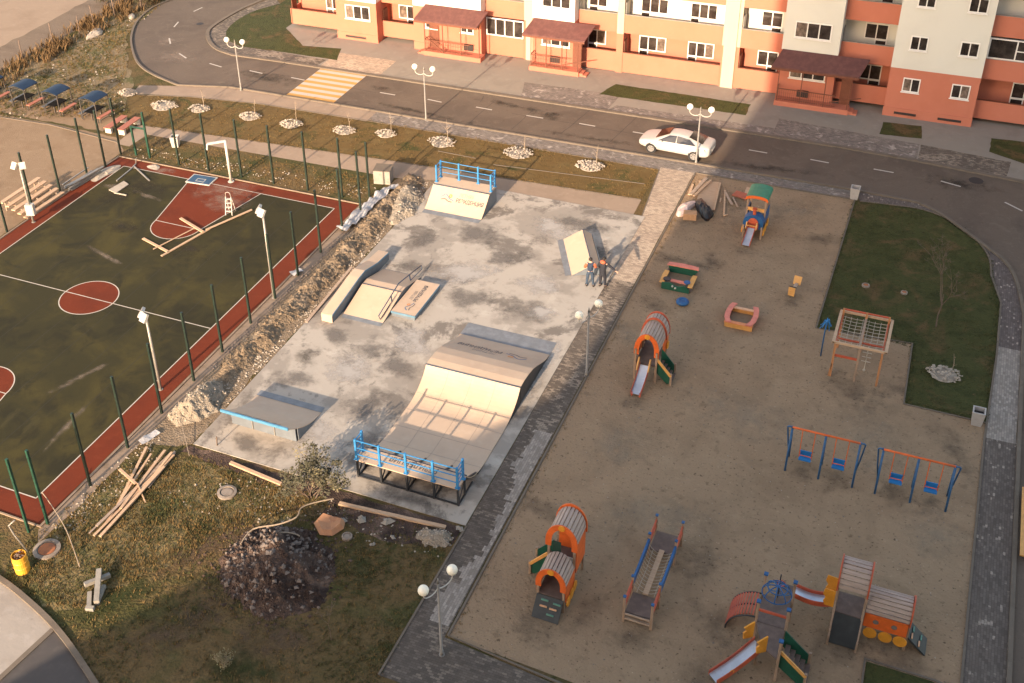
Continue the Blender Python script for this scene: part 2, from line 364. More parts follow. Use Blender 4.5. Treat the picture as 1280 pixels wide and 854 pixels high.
M['dullblue'] = PM('frame_blue', (.024,.095,.21), .45, .2, 6)
M['chute'] = PM('slide_steel', (.50,.52,.56), .3, .1, 2, metal=.5)
M['climbwall'] = PM('climb_wall_board', (.030,.033,.033), .6, .2, 3)
M['mint'] = PM('hold_green', (.13,.27,.20), .5)
M['hold'] = PM('hold_cream', (.64,.36,.20), .5)
M['gazblue'] = PM('polycarbonate_blue', (.006,.020,.048), .7, .15, 2)
M['gazsteel'] = PM('gazebo_steel', (.075,.065,.058), .5)
M['tabletop'] = PM('table_top_dark', (.012,.010,.009), .9, spec=.05)
M['bench_red'] = WM('bench_red_wood', (.46,.16,.085), (.36,.115,.06), (12,1,12))
M['bin'] = GM('white_bin', (.56,.53,.50), [((.40,.38,.36), 5, .5, .75, .5)], .8)
M['black'] = PM('black_plastic', (.018,.018,.020), .35, .2, 6)
M['plastic_sheet'] = GM('grey_sheet', (.40,.385,.375), [((.28,.27,.265), 1.6, .45, .7, .7), ((.52,.50,.485), 4, .55, .75, .6)], .4, (5, .8, .08))
M['stone_white'] = GM('white_stones', (.64,.56,.47), [((.44,.37,.30), 3, .45, .7, .7)], .9)
M['stone_grey'] = GM('grey_stones', (.15,.122,.105), [((.16,.135,.12), 2, .45, .7, .7)], .9)
M['block'] = GM('concrete_block', (.33,.325,.31), [((.24,.235,.22), 3, .45, .7, .7)], .9, (30, .4, .01))
M['clay'] = GM('broken_clay', (.42,.215,.115), [((.30,.15,.085), 3, .45, .7, .7), ((.52,.32,.21), 8, .55, .75, .5)], .85)
M['manhole'] = GM('rusty_cover', (.36,.13,.055), [((.22,.09,.05), 4, .45, .7, .7)], .8)
M['ring'] = GM('concrete_ring', (.25,.205,.165), [((.16,.125,.095), 3, .45, .7, .7)], .9)
M['barrel'] = PM('barrel_yellow', (.68,.33,.035), .45, .12, 3)
M['carpaint'] = PM('pearl_white', (.40,.375,.345), .22, .05, 1.5, spec=.55, dirt=(.38,.35,.31))
M['carglass'] = PM('car_glass', (.030,.030,.033), .08, .3, 1, spec=.7)
M['carglass_warm'] = PM('car_glass_warm', (.050,.026,.018), .1, .3, 2, spec=.6)
M['tyre'] = PM('tyre', (.018,.017,.017), .8)
M['rim'] = PM('alloy', (.42,.40,.38), .35, .1, 5, metal=.5)
M['lampglass'] = PM('lamp_lens', (.40,.38,.36), .15)
M['taillight'] = PM('tail_lens', (.05,.012,.012), .2)
M['skin'] = PM('skin', (.46,.27,.19), .6, .06)
M['hair'] = PM('hair', (.020,.015,.012), .7)
M['jeans'] = PM('jeans', (.035,.055,.085), .85, .2, 9)
M['vest'] = PM('navy_vest', (.022,.034,.062), .8, .2, 9)
M['sleeve'] = PM('orange_sleeve', (.46,.10,.045), .8, .15, 9)
M['coat'] = PM('dark_coat', (.016,.017,.024), .8, .2, 9)
M['shoe'] = PM('shoe', (.02,.018,.018), .6)
M['bark'] = GM('bark', (.14,.10,.075), [((.08,.055,.04), 8, .45, .7, .7)], .9)
M['bark_pale'] = GM('pale_bark', (.30,.235,.17), [((.20,.15,.10), 8, .45, .7, .7)], .9)
M['leaf'] = GM('olive_leaf', (.080,.074,.046), [((.040,.040,.022), 3, .42, .65, .8), ((.17,.155,.125), 7, .56, .70, .8)], .8)
M['leaf_dark'] = GM('dark_leaf', (.045,.042,.022), [((.09,.07,.035), 4, .5, .7, .7)], .8)
M['leaf_yellow'] = GM('yellow_leaf', (.18,.155,.095), [((.20,.17,.06), 5, .5, .7, .7)], .8)
M['reed'] = GM('dry_reed', (.33,.215,.105), [((.22,.135,.06), 1.2, .45, .68, .8), ((.42,.31,.18), 5, .55, .75, .6)], .9)
M['straw'] = GM('dry_straw', (.235,.155,.065), [((.13,.095,.035), .5, .45, .65, .8), ((.33,.24,.12), 6, .55, .75, .6)], .9)
M['blade'] = GM('green_blade', (.060,.062,.022), [((.11,.085,.032), .6, .45, .68, .8), ((.032,.038,.013), 4, .55, .75, .6)], .9)
M['redbrick'] = GM('red_scrap', (.42,.13,.08), [((.28,.09,.06), 5, .5, .7, .6)], .85)
M['cardboard'] = PM('cardboard', (.42,.24,.125), .85)
M['film'] = PM('pink_film', (.55,.42,.37), .35, .15, 6)
M['tower'] = GM('panel_facade', (.42,.30,.22), [((.36,.25,.18), .3, .4, .7, .6)], .85)
M['roofing'] = GM('bitumen_roof', (.10,.095,.09), [((.14,.13,.12), .4, .45, .7, .6)], .9)
M['sunlit_dry_lawn'] = GM('sunlit_dry_lawn', (.175,.130,.058), [  # straw grass, lightened further so its colour carries the sun on that area
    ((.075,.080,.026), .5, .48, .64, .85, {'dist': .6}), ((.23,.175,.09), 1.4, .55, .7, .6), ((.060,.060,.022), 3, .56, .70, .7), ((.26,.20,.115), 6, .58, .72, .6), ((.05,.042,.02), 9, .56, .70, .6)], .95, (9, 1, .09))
def fade_mat(name, col, lo=.35, hi=.62, scale=2.2, fac=.85):
    """stain with a ragged outline of its own: densest in the middle, broken up by noise"""
    m, t, b = nmat(name); tc = node(t, 'ShaderNodeTexCoord'); g = node(t, 'ShaderNodeTexGradient', gradient_type='SPHERICAL'); t.links.new(tc.outputs['Object'], g.inputs['Vector'])
    geo = node(t, 'ShaderNodeNewGeometry'); n = node(t, 'ShaderNodeTexNoise'); n.inputs['Scale'].default_value = scale; n.inputs['Detail'].default_value = 9; n.inputs['Roughness'].default_value = .68
    t.links.new(geo.outputs['Position'], n.inputs['Vector'])
    a = node(t, 'ShaderNodeMath', operation='MULTIPLY_ADD'); t.links.new(g.outputs[1], a.inputs[0]); a.inputs[1].default_value = .30; t.links.new(n.outputs[0], a.inputs[2])
    a2 = node(t, 'ShaderNodeMath', operation='SUBTRACT'); t.links.new(a.outputs[0], a2.inputs[0]); a2.inputs[1].default_value = .35
    r = node(t, 'ShaderNodeMapRange'); r.interpolation_type = 'SMOOTHSTEP'; r.inputs[1].default_value = lo; r.inputs[2].default_value = hi; t.links.new(a2.outputs[0], r.inputs[0])
    e = node(t, 'ShaderNodeMapRange'); e.inputs[1].default_value = 0; e.inputs[2].default_value = .25; t.links.new(g.outputs[1], e.inputs[0])
    f = mul(t, mul(t, r.outputs[0], e.outputs[0]), fac)
    b.inputs['Base Color'].default_value = c4(col); b.inputs['Roughness'].default_value = .95; b.inputs['Specular IOR Level'].default_value = .15
    tr = node(t, 'ShaderNodeBsdfTransparent'); mx = node(t, 'ShaderNodeMixShader'); t.links.new(f, mx.inputs[0]); t.links.new(tr.outputs[0], mx.inputs[1]); t.links.new(b.outputs[0], mx.inputs[2])
    t.links.new(mx.outputs[0], t.nodes['Material Output'].inputs['Surface']); return m
M['scuff_dark'] = fade_mat('scuffed_sand', (.120,.092,.066), .12, .62, 1.8, .46)
M['scuff_pale'] = fade_mat('dry_sand', (.31,.25,.18), .14, .66, 1.3, .42)
M['dust'] = fade_mat('white_dust', (.36,.28,.22), .14, .66, 1.4, .42)
M['seam'] = PM('court_seam_paint', (.022,.020,.012), .9)
M['pad'] = GM('pale_pad', (.30,.262,.222), [((.24,.205,.17), .5, .45, .7, .6), ((.36,.32,.28), 1.4, .52, .72, .6), ((.18,.145,.11), 3, .60, .76, .5)], .92, (5, .3, .03))
M['footpath'] = GM('warm_concrete', (.36,.295,.238), [((.29,.235,.19), .5, .45, .7, .6, {'dist': 1}), ((.43,.37,.31), 1.7, .52, .75, .5), ((.22,.18,.145), 4, .6, .76, .5), ((.18,.15,.12), 8, .62, .78, .4)], .9, (20, .3, .01))
M['wet'] = fade_mat('wet_stain', (.165,.148,.132), .20, .50, .62, .72)
M['grime'] = fade_mat('dark_grime', (.045,.038,.030), .2, .6, 1.2, .6)
M['chalk'] = fade_mat('chalk_patch', (.40,.37,.335), .16, .46, .8, .8)
M['bank'] = GM('dry_bank', (.185,.135,.075), [
    ((.075,.078,.026), .35, .50, .64, .85, {'dist': .6}), ((.25,.185,.115), .9, .50, .68, .8), ((.30,.235,.165), 2.2, .58, .72, .7), ((.07,.058,.025), 3.2, .57, .70, .7), ((.32,.26,.19), 7, .60, .72, .6), ((.05,.042,.02), 9, .57, .70, .6)], .95, (8, 1, .10))
M['lip_blue'] = PM('ramp_lip_blue', (.07,.21,.33), .5, .12, 3)
M['board_blue2'] = PM('board_panel_blue', (.020,.055,.105), .5)
# ------------------------------------------------------------------ ground sheets
def sheet(name, pts, z, mat, jag=0, step=.35, kind='structure'):
    pts = [Vector((p[0], p[1], 0)) for p in pts]
    if jag:
        out = []
        for i, p in enumerate(pts):
            q = pts[(i+1) % len(pts)]; n = max(1, int((q-p).length/step)); s = (q-p).normalized().cross(V(0,0,1))
            for k in range(n):
                a = p.lerp(q, k/n); out.append(a+s*jag*(noise.noise(a*.9)+.6*noise.noise(a*2.7)))
        pts = out
    bm = bmesh.new(); vs = [bm.verts.new((p.x, p.y, z)) for p in pts]
    f = bm.faces.new(vs); f.normal_update(); bmesh.ops.triangulate(bm, faces=[f], ngon_method='EAR_CLIP')
    bmesh.ops.recalc_face_normals(bm, faces=bm.faces)
    if sum(f.normal.z for f in bm.faces) < 0: bmesh.ops.reverse_faces(bm, faces=bm.faces)
    me = bpy.data.meshes.new(name); bm.to_mesh(me); bm.free(); me.materials.append(mat)
    o = link(bpy.data.objects.new(name, me)); o['kind'] = kind; return o
def rect(x0, x1, y0, y1): return [(x0,y0),(x1,y0),(x1,y1),(x0,y1)]
def strip(mb, line, w, z0, z1, closed=False):
    """kerb: rectangular section swept along a polyline of ground points"""
    L = [Vector((p[0], p[1], 0)) for p in line]; N = len(L); rows = []
    for i, p in enumerate(L):
        if closed: d = (L[(i+1) % N]-L[i-1]).normalized()
        else: d = (L[min(N-1, i+1)]-L[max(0, i-1)]).normalized()
        s = d.cross(V(0,0,1))*w/2; rows.append([p+s+V(0,0,z0), p-s+V(0,0,z0), p-s+V(0,0,z1), p+s+V(0,0,z1)])
    vs = [v for r in rows for v in r]; fs = []
    for i in range(N if closed else N-1):
        a, b = i*4, ((i+1) % N)*4
        fs += [(a+1, b+1, b+2, a+2), (a+2, b+2, b+3, a+3), (a+3, b+3, b, a)]
    if not closed: fs += [(0,1,2,3), ((N-1)*4+3, (N-1)*4+2, (N-1)*4+1, (N-1)*4)]
    mb.add(vs, fs); return mb

sheet('ground', rect(-420, 330, -160, 520), 0, M['earth'])
sheet('sandy_field', [(-66.2,55),(-66.5,62),(-66.9,70),(-67.3,80),(-68,95),(-72,140),(-260,160),(-260,40),(-66,40)], .008, M['field'], .8, 1.2)
sheet('dirt_track', [(-65.9,50),(-66.3,66),(-66.6,80),(-68,100),(-71.3,100),(-70.2,80),(-69.8,66),(-69.0,50)], .012, M['track'], .5, 1)
sheet('bare_yard', [(-66,36),(-48.6,36),(-48.6,47),(-48.6,53.6),(-50.2,55.2),(-56,55.4),(-66,55.2)], .006, M['yard'], .15)
sheet('bare_yard', [(-63.5,55.6),(-52.0,55.6),(-52.2,57.8),(-55.5,58.6),(-57.6,59.2),(-61,60.6),(-64,60.4)], .007, M['yard'], .35)
# road: outer bend, straight, right-hand turn
road_near = smooth(GP([(214,0),(190,11),(172,27),(164.5,45),(165.5,62),(173,80),(190,93),(222,107)]), 8) + [V(-47.6,65.0,0)]
road_far = smooth(GP([(345,-8),(330,0),(300,13),(268,32),(259,42),(262,54),(272,63),(290,69.5)]), 8) + [V(-46.5,70.4,0)]
turn = [V(-3.6,65.0,0)] + smooth([V(0.2,64.75,0)] + GP([(1180,271),(1232,309),(1256,328),(1270,352)]) + [V(6.1,54.8,0)], 8)
outer = [V(-63.01,79.35,0)]
big = [V(-78,128,0), V(-70,128,0)]
poly = [V(-74,110,0)] + road_near + turn + [V(6.1,20,0), V(13,20,0), V(14,62,0), V(60,66,0), V(60,71,0), V(6,69.4,0), V(-0.1,70.05,0), V(-5,70.4,0)] + road_far[::-1] + [V(-61,110,0)]
sheet('road', poly, .004, M['asphalt'])
kb = MB(); strip(kb, [V(-74,110,0)]+road_near+turn+[V(6.1,20,0)], .16, -.05, .11)
struct('kerb', kb, M['kerb'])
kb = MB(); strip(kb, [V(60,71.1,0), V(9,69.0,0), V(6,69.5,0), V(-0.1,70.15,0), V(-5,70.48,0)]+[p+V(0,.08,0) for p in road_far[::-1]]+[V(-61,110,0)], .30, -.05, .10)
struct('kerb', kb, M['kerb'])
# road joints, patches and marks
mk = MB()
def stroke(mb, a, b, w, z):
    d = (b-a).normalized(); s = d.cross(V(0,0,1))*w/2
    mb.poly([V(*(a-s).xy, z), V(*(b-s).xy, z), V(*(b+s).xy, z), V(*(a+s).xy, z)])
for a, b in [((364,97),(381,100.5)),((312,88.5),(328,92)),((262,79.5),(277,84)),((224,67),(233,73)),((211.5,48),(213,55)),((217.5,34),(223,27.5)),((242,14.5),(253,9.5)),
             ((475,115.8),(494,119)),((534.5,124.3),(552,128)),((595,134),(615,137.6)),((658,144.5),(679,148)),((724,154.5),(744,158)),((791,165),(812,168.6)),
             ((936,187.5),(959,191.5)),((1013,199.5),(1036,203.8)),((1092,211.5),(1117,216)),((1176,226.5),(1201,233.5)),((1256,253),(1278,264))]:
    stroke(mk, G(*a), G(*b), .12, .009)
struct('road_marking', mk, M['roadline'])
yw, wh = MB(), MB()
for k in range(13):
    y0 = 65.25+k*.41; (yw if k % 2 == 0 else wh).poly([V(-43.0,y0,.009), V(-39.1,y0+.02,.009), V(-39.1,y0+.43,.009), V(-43.0,y0+.41,.009)])
struct('crosswalk_yellow', yw, M['yellowline']); struct('crosswalk_white', wh, M['roadline'])
M['crack'] = PM('tar_joint', (.035,.028,.026), .8)
cr = MB()
for l in [[(296,110),(330,95),(362,79)],[(700,168),(735,140),(757,120)],[(762,178),(800,143),(815,128)],[(585,155),(620,125)],[(600,128),(605,120)],[(640,162),(668,136)],[(520,128),(560,134)],[(340,92),(470,116)],[(820,172),(640,142)]]:
    P = GP(l)
    for a, b in zip(P, P[1:]):
        n = 6
        for k in range(n):
            p, q = a.lerp(b, k/n), a.lerp(b, (k+1)/n)
            j = lambda w: w+V(noise.noise(w*1.3), noise.noise(w*1.7+V(9,0,0)), 0)*.06
            stroke(cr, j(p), j(q), .035, .0065)
struct('road_joint', cr, M['crack'])
# pavements
sheet('pavement', [V(-54.3,63.0,0), V(-51.9,63.75,0), V(-47.6,64.92,0), V(-35.5,64.92,0), V(-35.5,63.35,0), V(-44,63.3,0), V(-49.5,62.6,0), V(-53.9,61.6,0)], .010, M['footpath'])
sheet('pavement', rect(-35.5,-12.8,63.55,64.92), .010, M['pav_road'])
sheet('pavement', [(-12.8,64.92),(-3.6,64.92),(-3.4,63.95),(-12.8,63.9)], .011, M['pav_road'])
inner = smooth(GP([(1075,252),(1118,257),(1155,263),(1190,277),(1220,300),(1236,322),(1239,345)]), 6)
turn_in = [p+V(-.02,-.08,0) for p in turn]
sheet('pavement', [V(-3.5,64.92,0)]+turn_in[1:]+[V(6.02,51.6,0), V(5.02,51.6,0), V(5.0,55.6,0)]+inner[::-1], .0105, M['pav_right'])
sheet('pavement', [(5.0,51.6),(6.02,51.6),(6.02,44.4),(4.78,44.4)], .0108, M['pav_beige'], .04)
sheet('pavement', [(4.78,44.4),(6.02,44.4),(6.02,24),(4.6,24)], .0103, M['pav_low'])
kb = MB(); strip(kb, inner+[V(5.0,55.6,0), V(4.98,51,0), V(4.72,44,0), V(4.55,24,0)], .09, -.05, .05); struct('kerb', kb, M['kerb'])
# far pavement and house apron
sheet('pavement', [(-50.9,70.6),(-46.5,70.52),(-5,70.6),(-0.1,70.3),(6,69.7),(60,71.3),(60,79),(-49.9,79),(-49.9,76.6),(-46.3,73.6)], .010, M['concrete'])
far_in = smooth(GP([(350,5),(318,14),(293,28),(283,40),(285,50),(300,58)]), 6)
sheet('pavement', [p+V(0,.2,0) for p in road_far[4:]]+[V(-43.6,70.55,0), V(-43.4,72.0,0), V(-46.9,72.1,0)]+far_in[::-1], .014, M['pav_path'])
lw = sheet('lawn', far_in+[V(-46.9,72.2,0), V(-42.6,72.2,0), V(-43.4,74.4,0), V(-46.6,73.9,0), V(-49.9,76.8,0), V(-50.3,92,0), V(-53.6,92,0)], .018, M['lawn'], .06)
sheet('pavement', rect(-43.3,-38.2,70.58,73.6), .0145, M['pav_light'])
sheet('pavement', [(-26.9,70.6),(-20.6,70.55),(-20.4,73.4),(-27.6,73.2)], .0145, M['pav_road'], .05)
sheet('pavement', [(-9.4,70.6),(-0.4,70.35),(-0.4,72.6),(-9.4,73.4)], .0145, M['pav_road'], .05)
sheet('lawn', GP([(748,118),(770,105.5),(938,131),(932,144.5)]), .019, M['lawn'], .08)
sheet('pavement', [(-20.6,70.55),(-9.4,70.6),(-9.4,71.8),(-20.2,71.7)], .0148, M['pav_road'])
sheet('lawn', GP([(1100,168),(1104,153),(1152,158),(1152,174)]), .019, M['lawn'], .06)
sheet('lawn', GP([(1236,190),(1239,173),(1300,180),(1300,212)]), .019, M['lawn'], .06)
sheet('pavement', [(-0.3,70.4),(4.8,69.95),(5.0,72),(-0.3,72.6)], .0143, M['pav_path'], .05)
# verge between road pavement and the footpath
sheet('verge', [(-53.6,61.5),(-49.5,62.55),(-44,63.25),(-35.5,63.3),(-35.5,63.5),(-14.95,63.5),(-15.0,59.35),(-31,58.75),(-49.2,57.5),(-52.4,58.3)], .006, M['verge'], .05)
sheet('footpath', [(-49.4,56.3),(-30,56.7),(-27.6,57.3),(-14.9,57.6),(-14.95,59.4),(-30.5,58.65),(-49.0,57.4)], .010, M['footpath'])
sheet('footpath', [(-49.8,54.4),(-48.7,54.4),(-48.6,57.4),(-50.2,57.4)], .0105, M['footpath'])
kb = MB(); strip(kb, [V(-49.0,57.45,0), V(-30.5,58.72,0), V(-15,59.45,0)], .07, -.03, .03); strip(kb, [V(-53.5,61.5,0), V(-49.5,62.55,0), V(-44,63.27,0), V(-35.5,63.45,0), V(-15,63.52,0)], .08, -.03, .03)
strip(kb, [V(-66,54.6,0), V(-56,55.2,0), V(-49.8,54.6,0)], .10, -.03, .05)
strip(kb, [V(-29.0,61.0,0), V(-26.3,60.9,0)], .06, -.03, .03); strip(kb, [V(-24.9,60.5,0), V(-15.3,61.4,0)], .06, -.03, .03)
struct('kerb', kb, M['kerb'])
# footpath down the middle, with a spur at the near end
sheet('path', [(-14.95,63.85),(-12.85,63.85),(-12.8,50.6),(-14.15,50.6),(-14.35,57.4)], .012, M['pav_light'], .03)
sheet('path', [(-14.2,50.7),(-12.8,50.7),(-12.76,36),(-14.18,38)], .0117, M['pav_path'])
sheet('path', [(-14.17,39.5),(-12.8,38.5),(-12.72,25.6),(-8,25.2),(4.6,25.0),(4.6,23.2),(-14.15,23.2)], .0112, M['pav_dark'])
stp = []; yy = 37.6
while yy > 26.2:
    stp.append((-12.85-max(.1, .55+.35*math.sin(yy*.55)+random.uniform(-.25,.25)), yy)); yy -= random.choice((.1,.2,.3)); stp.append((stp[-1][0], yy))
sheet('path', [(-12.82,37.6)]+stp+[(-12.78,yy)], .0122, M['pav_beige'])
kb = MB(); strip(kb, [V(-3.5,63.85,0), V(-12.75,63.85,0), V(-12.70,50,0), V(-12.62,25.7,0), V(-8,25.3,0), V(4.5,25.1,0)], .09, -.03, .06)
strip(kb, [V(-14.95,63.5,0), V(-14.38,57.4,0)], .06, -.03, .03); strip(kb, [V(-14.15,31.0,0), V(-14.2,23.2,0)], .08, -.03, .05)
struct('kerb', kb, M['kerb'])
# playground
sheet('playground_sand', [(-12.72,63.8),(-3.3,63.8),(-3.35,49.95),(1.2,50.3),(1.27,45.45),(4.72,45.45),(4.6,25.1),(-12.62,25.7)], .005, M['sand'])
sheet('lawn', [V(-3.25,64.0,0)]+[p+V(-.05,-.05,0) for p in inner[1:]]+[V(4.95,55.6,0), V(4.9,51,0), V(4.75,45.55,0), V(1.3,45.5,0), V(1.2,50.3,0), V(-3.3,50,0)], .009, M['lawn'])
kb = MB(); strip(kb, [V(-3.25,63.8,0), V(-3.3,49.95,0), V(-.2,50.2,0), V(1.2,50.35,0), V(1.28,45.45,0), V(4.72,45.4,0)], .08, -.03, .05)
bed = GP([(1080,828),(1086,824),(1168,850),(1200,870),(1073,900)])
strip(kb, [G(1073,890), G(1081,824), G(1168,851), G(1230,880)], .08, -.03, .05)
struct('kerb', kb, M['kerb'])
sheet('lawn', GP([(1075,880),(1083,827),(1165,852),(1220,878),(1180,920)]), .009, M['lawn'])
# skate slab
sl = MB(); sl.box(-27.45,-14.2,31.0,57.55,-.1,.035); struct('skate_slab', sl, M['slab'])
# sports court
sheet('court_surround', rect(-48.35,-30.55,24.45,52.85), .012, M['court_red'])
sheet('court_surface', rect(-47.26,-31.73,25.6,51.93), .016, M['court_green'])
CX, CY = -39.5, 38.77
def circ(cx, cy, r, a0=0, a1=360, n=48): return [V(cx+r*math.cos(R(a0+(a1-a0)*k/n)), cy+r*math.sin(R(a0+(a1-a0)*k/n)), 0) for k in range(n+1)]
sheet('court_circle', circ(CX,CY,1.57)[:-1], .020, M['court_red'])
for s in (1, -1):
    yb = CY+s*13.165; yf = yb-s*5.05
    arc = circ(CX, yf, 1.57, 0, -180 if s > 0 else 180, 24)
    sheet('court_key', [V(CX-2.62,yb,0), V(CX+2.62,yb,0)]+arc, .020, M['court_red'])
ln = MB()
def lines(P, closed=False, w=.055, z=.024):
    rows = []; N = len(P)
    for i, p in enumerate(P):
        d = ((P[(i+1) % N]-P[i-1]) if closed else (P[min(N-1,i+1)]-P[max(0,i-1)])).normalized(); s = d.cross(V(0,0,1))*w/2
        rows += [V((p+s).x,(p+s).y,z), V((p-s).x,(p-s).y,z)]
    ln.add(rows, [(2*i,2*i+1,2*((i+1) % N)+1,2*((i+1) % N)) for i in range(N if closed else N-1)])
for a, b in (((-47.26,25.6),(-47.26,51.93)),((-31.73,25.6),(-31.73,51.93)),((-47.26,25.6),(-31.73,25.6)),((-47.26,51.93),(-31.73,51.93)),((-47.26,CY),(-31.73,CY))): lines([V(*a,0), V(*b,0)])
lines(circ(CX,CY,1.57)[:-1], True, z=.028)
for s in (1, -1):
    yb = CY+s*13.165; yf = yb-s*5.05
    lines([V(CX-2.62,yb,0), V(CX-1.57,yf,0)], z=.0265); lines([V(CX+2.62,yb,0), V(CX+1.57,yf,0)], z=.0265); lines([V(CX-1.57,yf,0), V(CX+1.57,yf,0)], z=.0255)
    lines(circ(CX, yf, 1.57, 0, -180 if s > 0 else 180, 24), z=.0245)
struct('court_line', ln, M['line'])
kb = MB(); strip(kb, [V(-48.42,24.35,0), V(-30.42,24.35,0), V(-30.42,52.95,0), V(-48.42,52.95,0)], .13, -.05, .06, True); struct('kerb', kb, M['kerb_dark'])
sheet('court_apron', [(-30.38,24.2),(-30.38,53.0),(-29.75,53.6),(-29.7,25.5),(-29.9,23.6)], .009, M['kerb_dark'], .08)
# lower-left yard
kp = smooth(GP([(-40,700),(5,728),(33,750),(60,775),(80,798),(100,826),(122,860)]), 6)
sheet('yard_pad', [V(-34,24,0)]+kp[6:]+[G(122,900), V(-30,13,0)], .007, M['pad'])
sheet('parking', [G(68,786), G(95,822), G(122,862), G(122,920), G(-60,930), G(0,850)], .012, M['asphalt_new'])
kb = MB(); strip(kb, kp, .22, -.05, .10); strip(kb, [G(-40,880), G(0,849), G(66,788)], .2, -.05, .06); struct('kerb', kb, M['kerb'])
# bare trodden soil round the slab
sheet('trodden_soil', [(-27.6,30.9),(-14.3,30.9),(-14.3,29.6),(-17,29.0),(-20.5,29.6),(-24,30.1),(-27.8,30.4)], .005, M['darksoil'], .2)
sheet('trodden_soil', [(-29.8,30),(-27.5,31),(-27.5,57.5),(-29.8,57.5)], .0055, M['soil'], .25)

# ------------------------------------------------------------------ grass, gravel, reeds (nobody could count them)
def inside(p, poly):
    c = False; j = len(poly)-1
    for i in range(len(poly)):
        a, b = poly[i], poly[j]
        if (a[1] > p[1]) != (b[1] > p[1]) and p[0] < (b[0]-a[0])*(p[1]-a[1])/(b[1]-a[1])+a[0]: c = not c
        j = i
    return c
def scatter(poly, n, clump=None):
    xs = [p[0] for p in poly]; ys = [p[1] for p in poly]; out = []; tries = 0
    while len(out) < n and tries < n*30:
        tries += 1
        p = (random.uniform(min(xs), max(xs)), random.uniform(min(ys), max(ys)))
        if inside(p, poly) and (clump is None or noise.noise(V(p[0]*clump, p[1]*clump, 3)) > random.uniform(-.5, .35)): out.append(p)
    return out
def tufts(mb, pts, h, n=5, z=.0):
    for x, y in pts:
        for k in range(n):
            a = random.uniform(0, 6.3); l = h*random.uniform(.5, 1.2); w = random.uniform(.012, .028)
            b = V(x+random.uniform(-.09,.09), y+random.uniform(-.09,.09), z); d = V(math.cos(a), math.sin(a), 0)
            s = V(-d.y, d.x, 0)*w; t = b+d*l*random.uniform(.3,.9)+V(0,0,l)
            mb.add([b-s, b+s, t], [(0,1,2)])
wild = [tuple(G(u, v).xy) for u, v in [(0,700),(60,655),(160,575),(260,570),(440,640),(570,665),(480,840),(470,870),(125,870),(60,770),(5,720)]]
mb = MB(); tufts(mb, scatter(wild, 1500, .35), .085); struct('dry_grass', mb, M['straw'], 'stuff', 'straw coloured dry grass on the waste ground at lower left')
mb = MB(); tufts(mb, scatter(wild, 2600, .3), .08); struct('green_grass', mb, M['blade'], 'stuff', 'short green grass on the waste ground at lower left')
vg = [(-53.6,61.5),(-49.5,62.5),(-44,63.2),(-15,63.4),(-15.1,59.5),(-31,58.8),(-49.2,57.6)]
mb = MB(); tufts(mb, scatter(vg, 1500, .5), .07); struct('dry_grass', mb, M['straw'], 'stuff', 'brown dry grass on the verge below the road')
top = [(-66,52),(-51.5,58.5),(-54.5,61),(-57.3,65.5),(-61.5,71),(-63.5,79),(-66,90),(-66,60)]
sheet('bank', [(-65.8,56),(-52.4,58.9),(-53.9,61.0),(-55,63.4),(-57.6,65.9),(-61.6,71),(-63.6,79),(-66,92),(-67,92),(-65.6,66)], .0095, M['bank'], .25, .4)
mb = MB(); tufts(mb, scatter(top, 2200, .3), .13); struct('dry_grass', mb, M['straw'], 'stuff', 'tangled dry grass on the bank left of the road bend')
mb = MB(); tufts(mb, scatter(top, 2600, .6), .14); struct('green_grass', mb, M['blade'], 'stuff', 'green weeds on the bank left of the road bend')
rl = [(-3.1,63.8),(0,63.6),(3.6,61),(4.8,57),(4.7,46),(1.4,45.7),(1.3,50.4),(-3.2,50.2)]
mb = MB(); tufts(mb, scatter(rl, 2600, .4), .06); struct('green_grass', mb, M['blade'], 'stuff', 'dark green grass of the lawn right of the playground')
cs = [(-48,53.3),(-31,53.6),(-30.5,56.4),(-48,56.0)]
mb = MB(); tufts(mb, scatter(cs, 600, .5), .08); struct('dry_grass', mb, M['straw'], 'stuff', 'thin dry grass behind the far end of the sports court')
rd = [(-66.3,50),(-63.9,50),(-64.0,68),(-63.6,80),(-65,95),(-68,95),(-66.8,70)]
mb = MB()
for x, y in scatter(rd, 850, .5):
    for k in range(5):
        a = random.uniform(0,6.3); l = random.uniform(.25,.75); b = V(x+random.uniform(-.2,.2), y+random.uniform(-.2,.2), 0)
        d = V(math.cos(a), math.sin(a), 0); s = V(-d.y,d.x,0)*random.uniform(.015,.04)
        mb.add([b-s, b+s, b+d*l*.15+s*1.5+V(0,0,l*.6), b+d*l*.4+V(0,0,l)], [(0,1,2,3)])
struct('reeds', mb, M['reed'], 'stuff', 'tall dry reeds along the wire fence by the sandy field')
def gravel(name, pts, r0, r1, mat, label, zf=None):
    mb = MB()
    for x, y in pts:
        r = random.uniform(r0, r1); mb.rock((x, y, (zf(x, y) if zf else 0)+r*.2), r)
    return struct(name, mb, mat, 'stuff', label)
gravel('gravel', scatter([(-30.1,24.6),(-29.9,31),(-28.9,31),(-28,28.4),(-29.2,24)], 300, 1), .02, .065, M['stone_white'], 'white gravel spilled beside the near corner of the court')
gravel('gravel', scatter([(-29.95,36),(-29.6,36),(-29.6,50),(-29.95,50)], 260), .03, .08, M['stone_grey'], 'grey stones in the ditch between the court kerb and the earth heap')
gravel('gravel', scatter([(-28.5,34),(-27.5,34),(-27.5,48),(-27.6,56.8),(-28.6,57)], 700, .8), .025, .075, M['stone_white'], 'white stones strewn over the spoil heap beside the slab')
gravel('gravel', scatter([(-27.5,27.5),(-24,30.4),(-19,30.2),(-15,30),(-14.5,29),(-19,28.6),(-24,27.6)], 190, .9), .02, .07, M['stone_white'], 'white stones scattered in front of the slab')
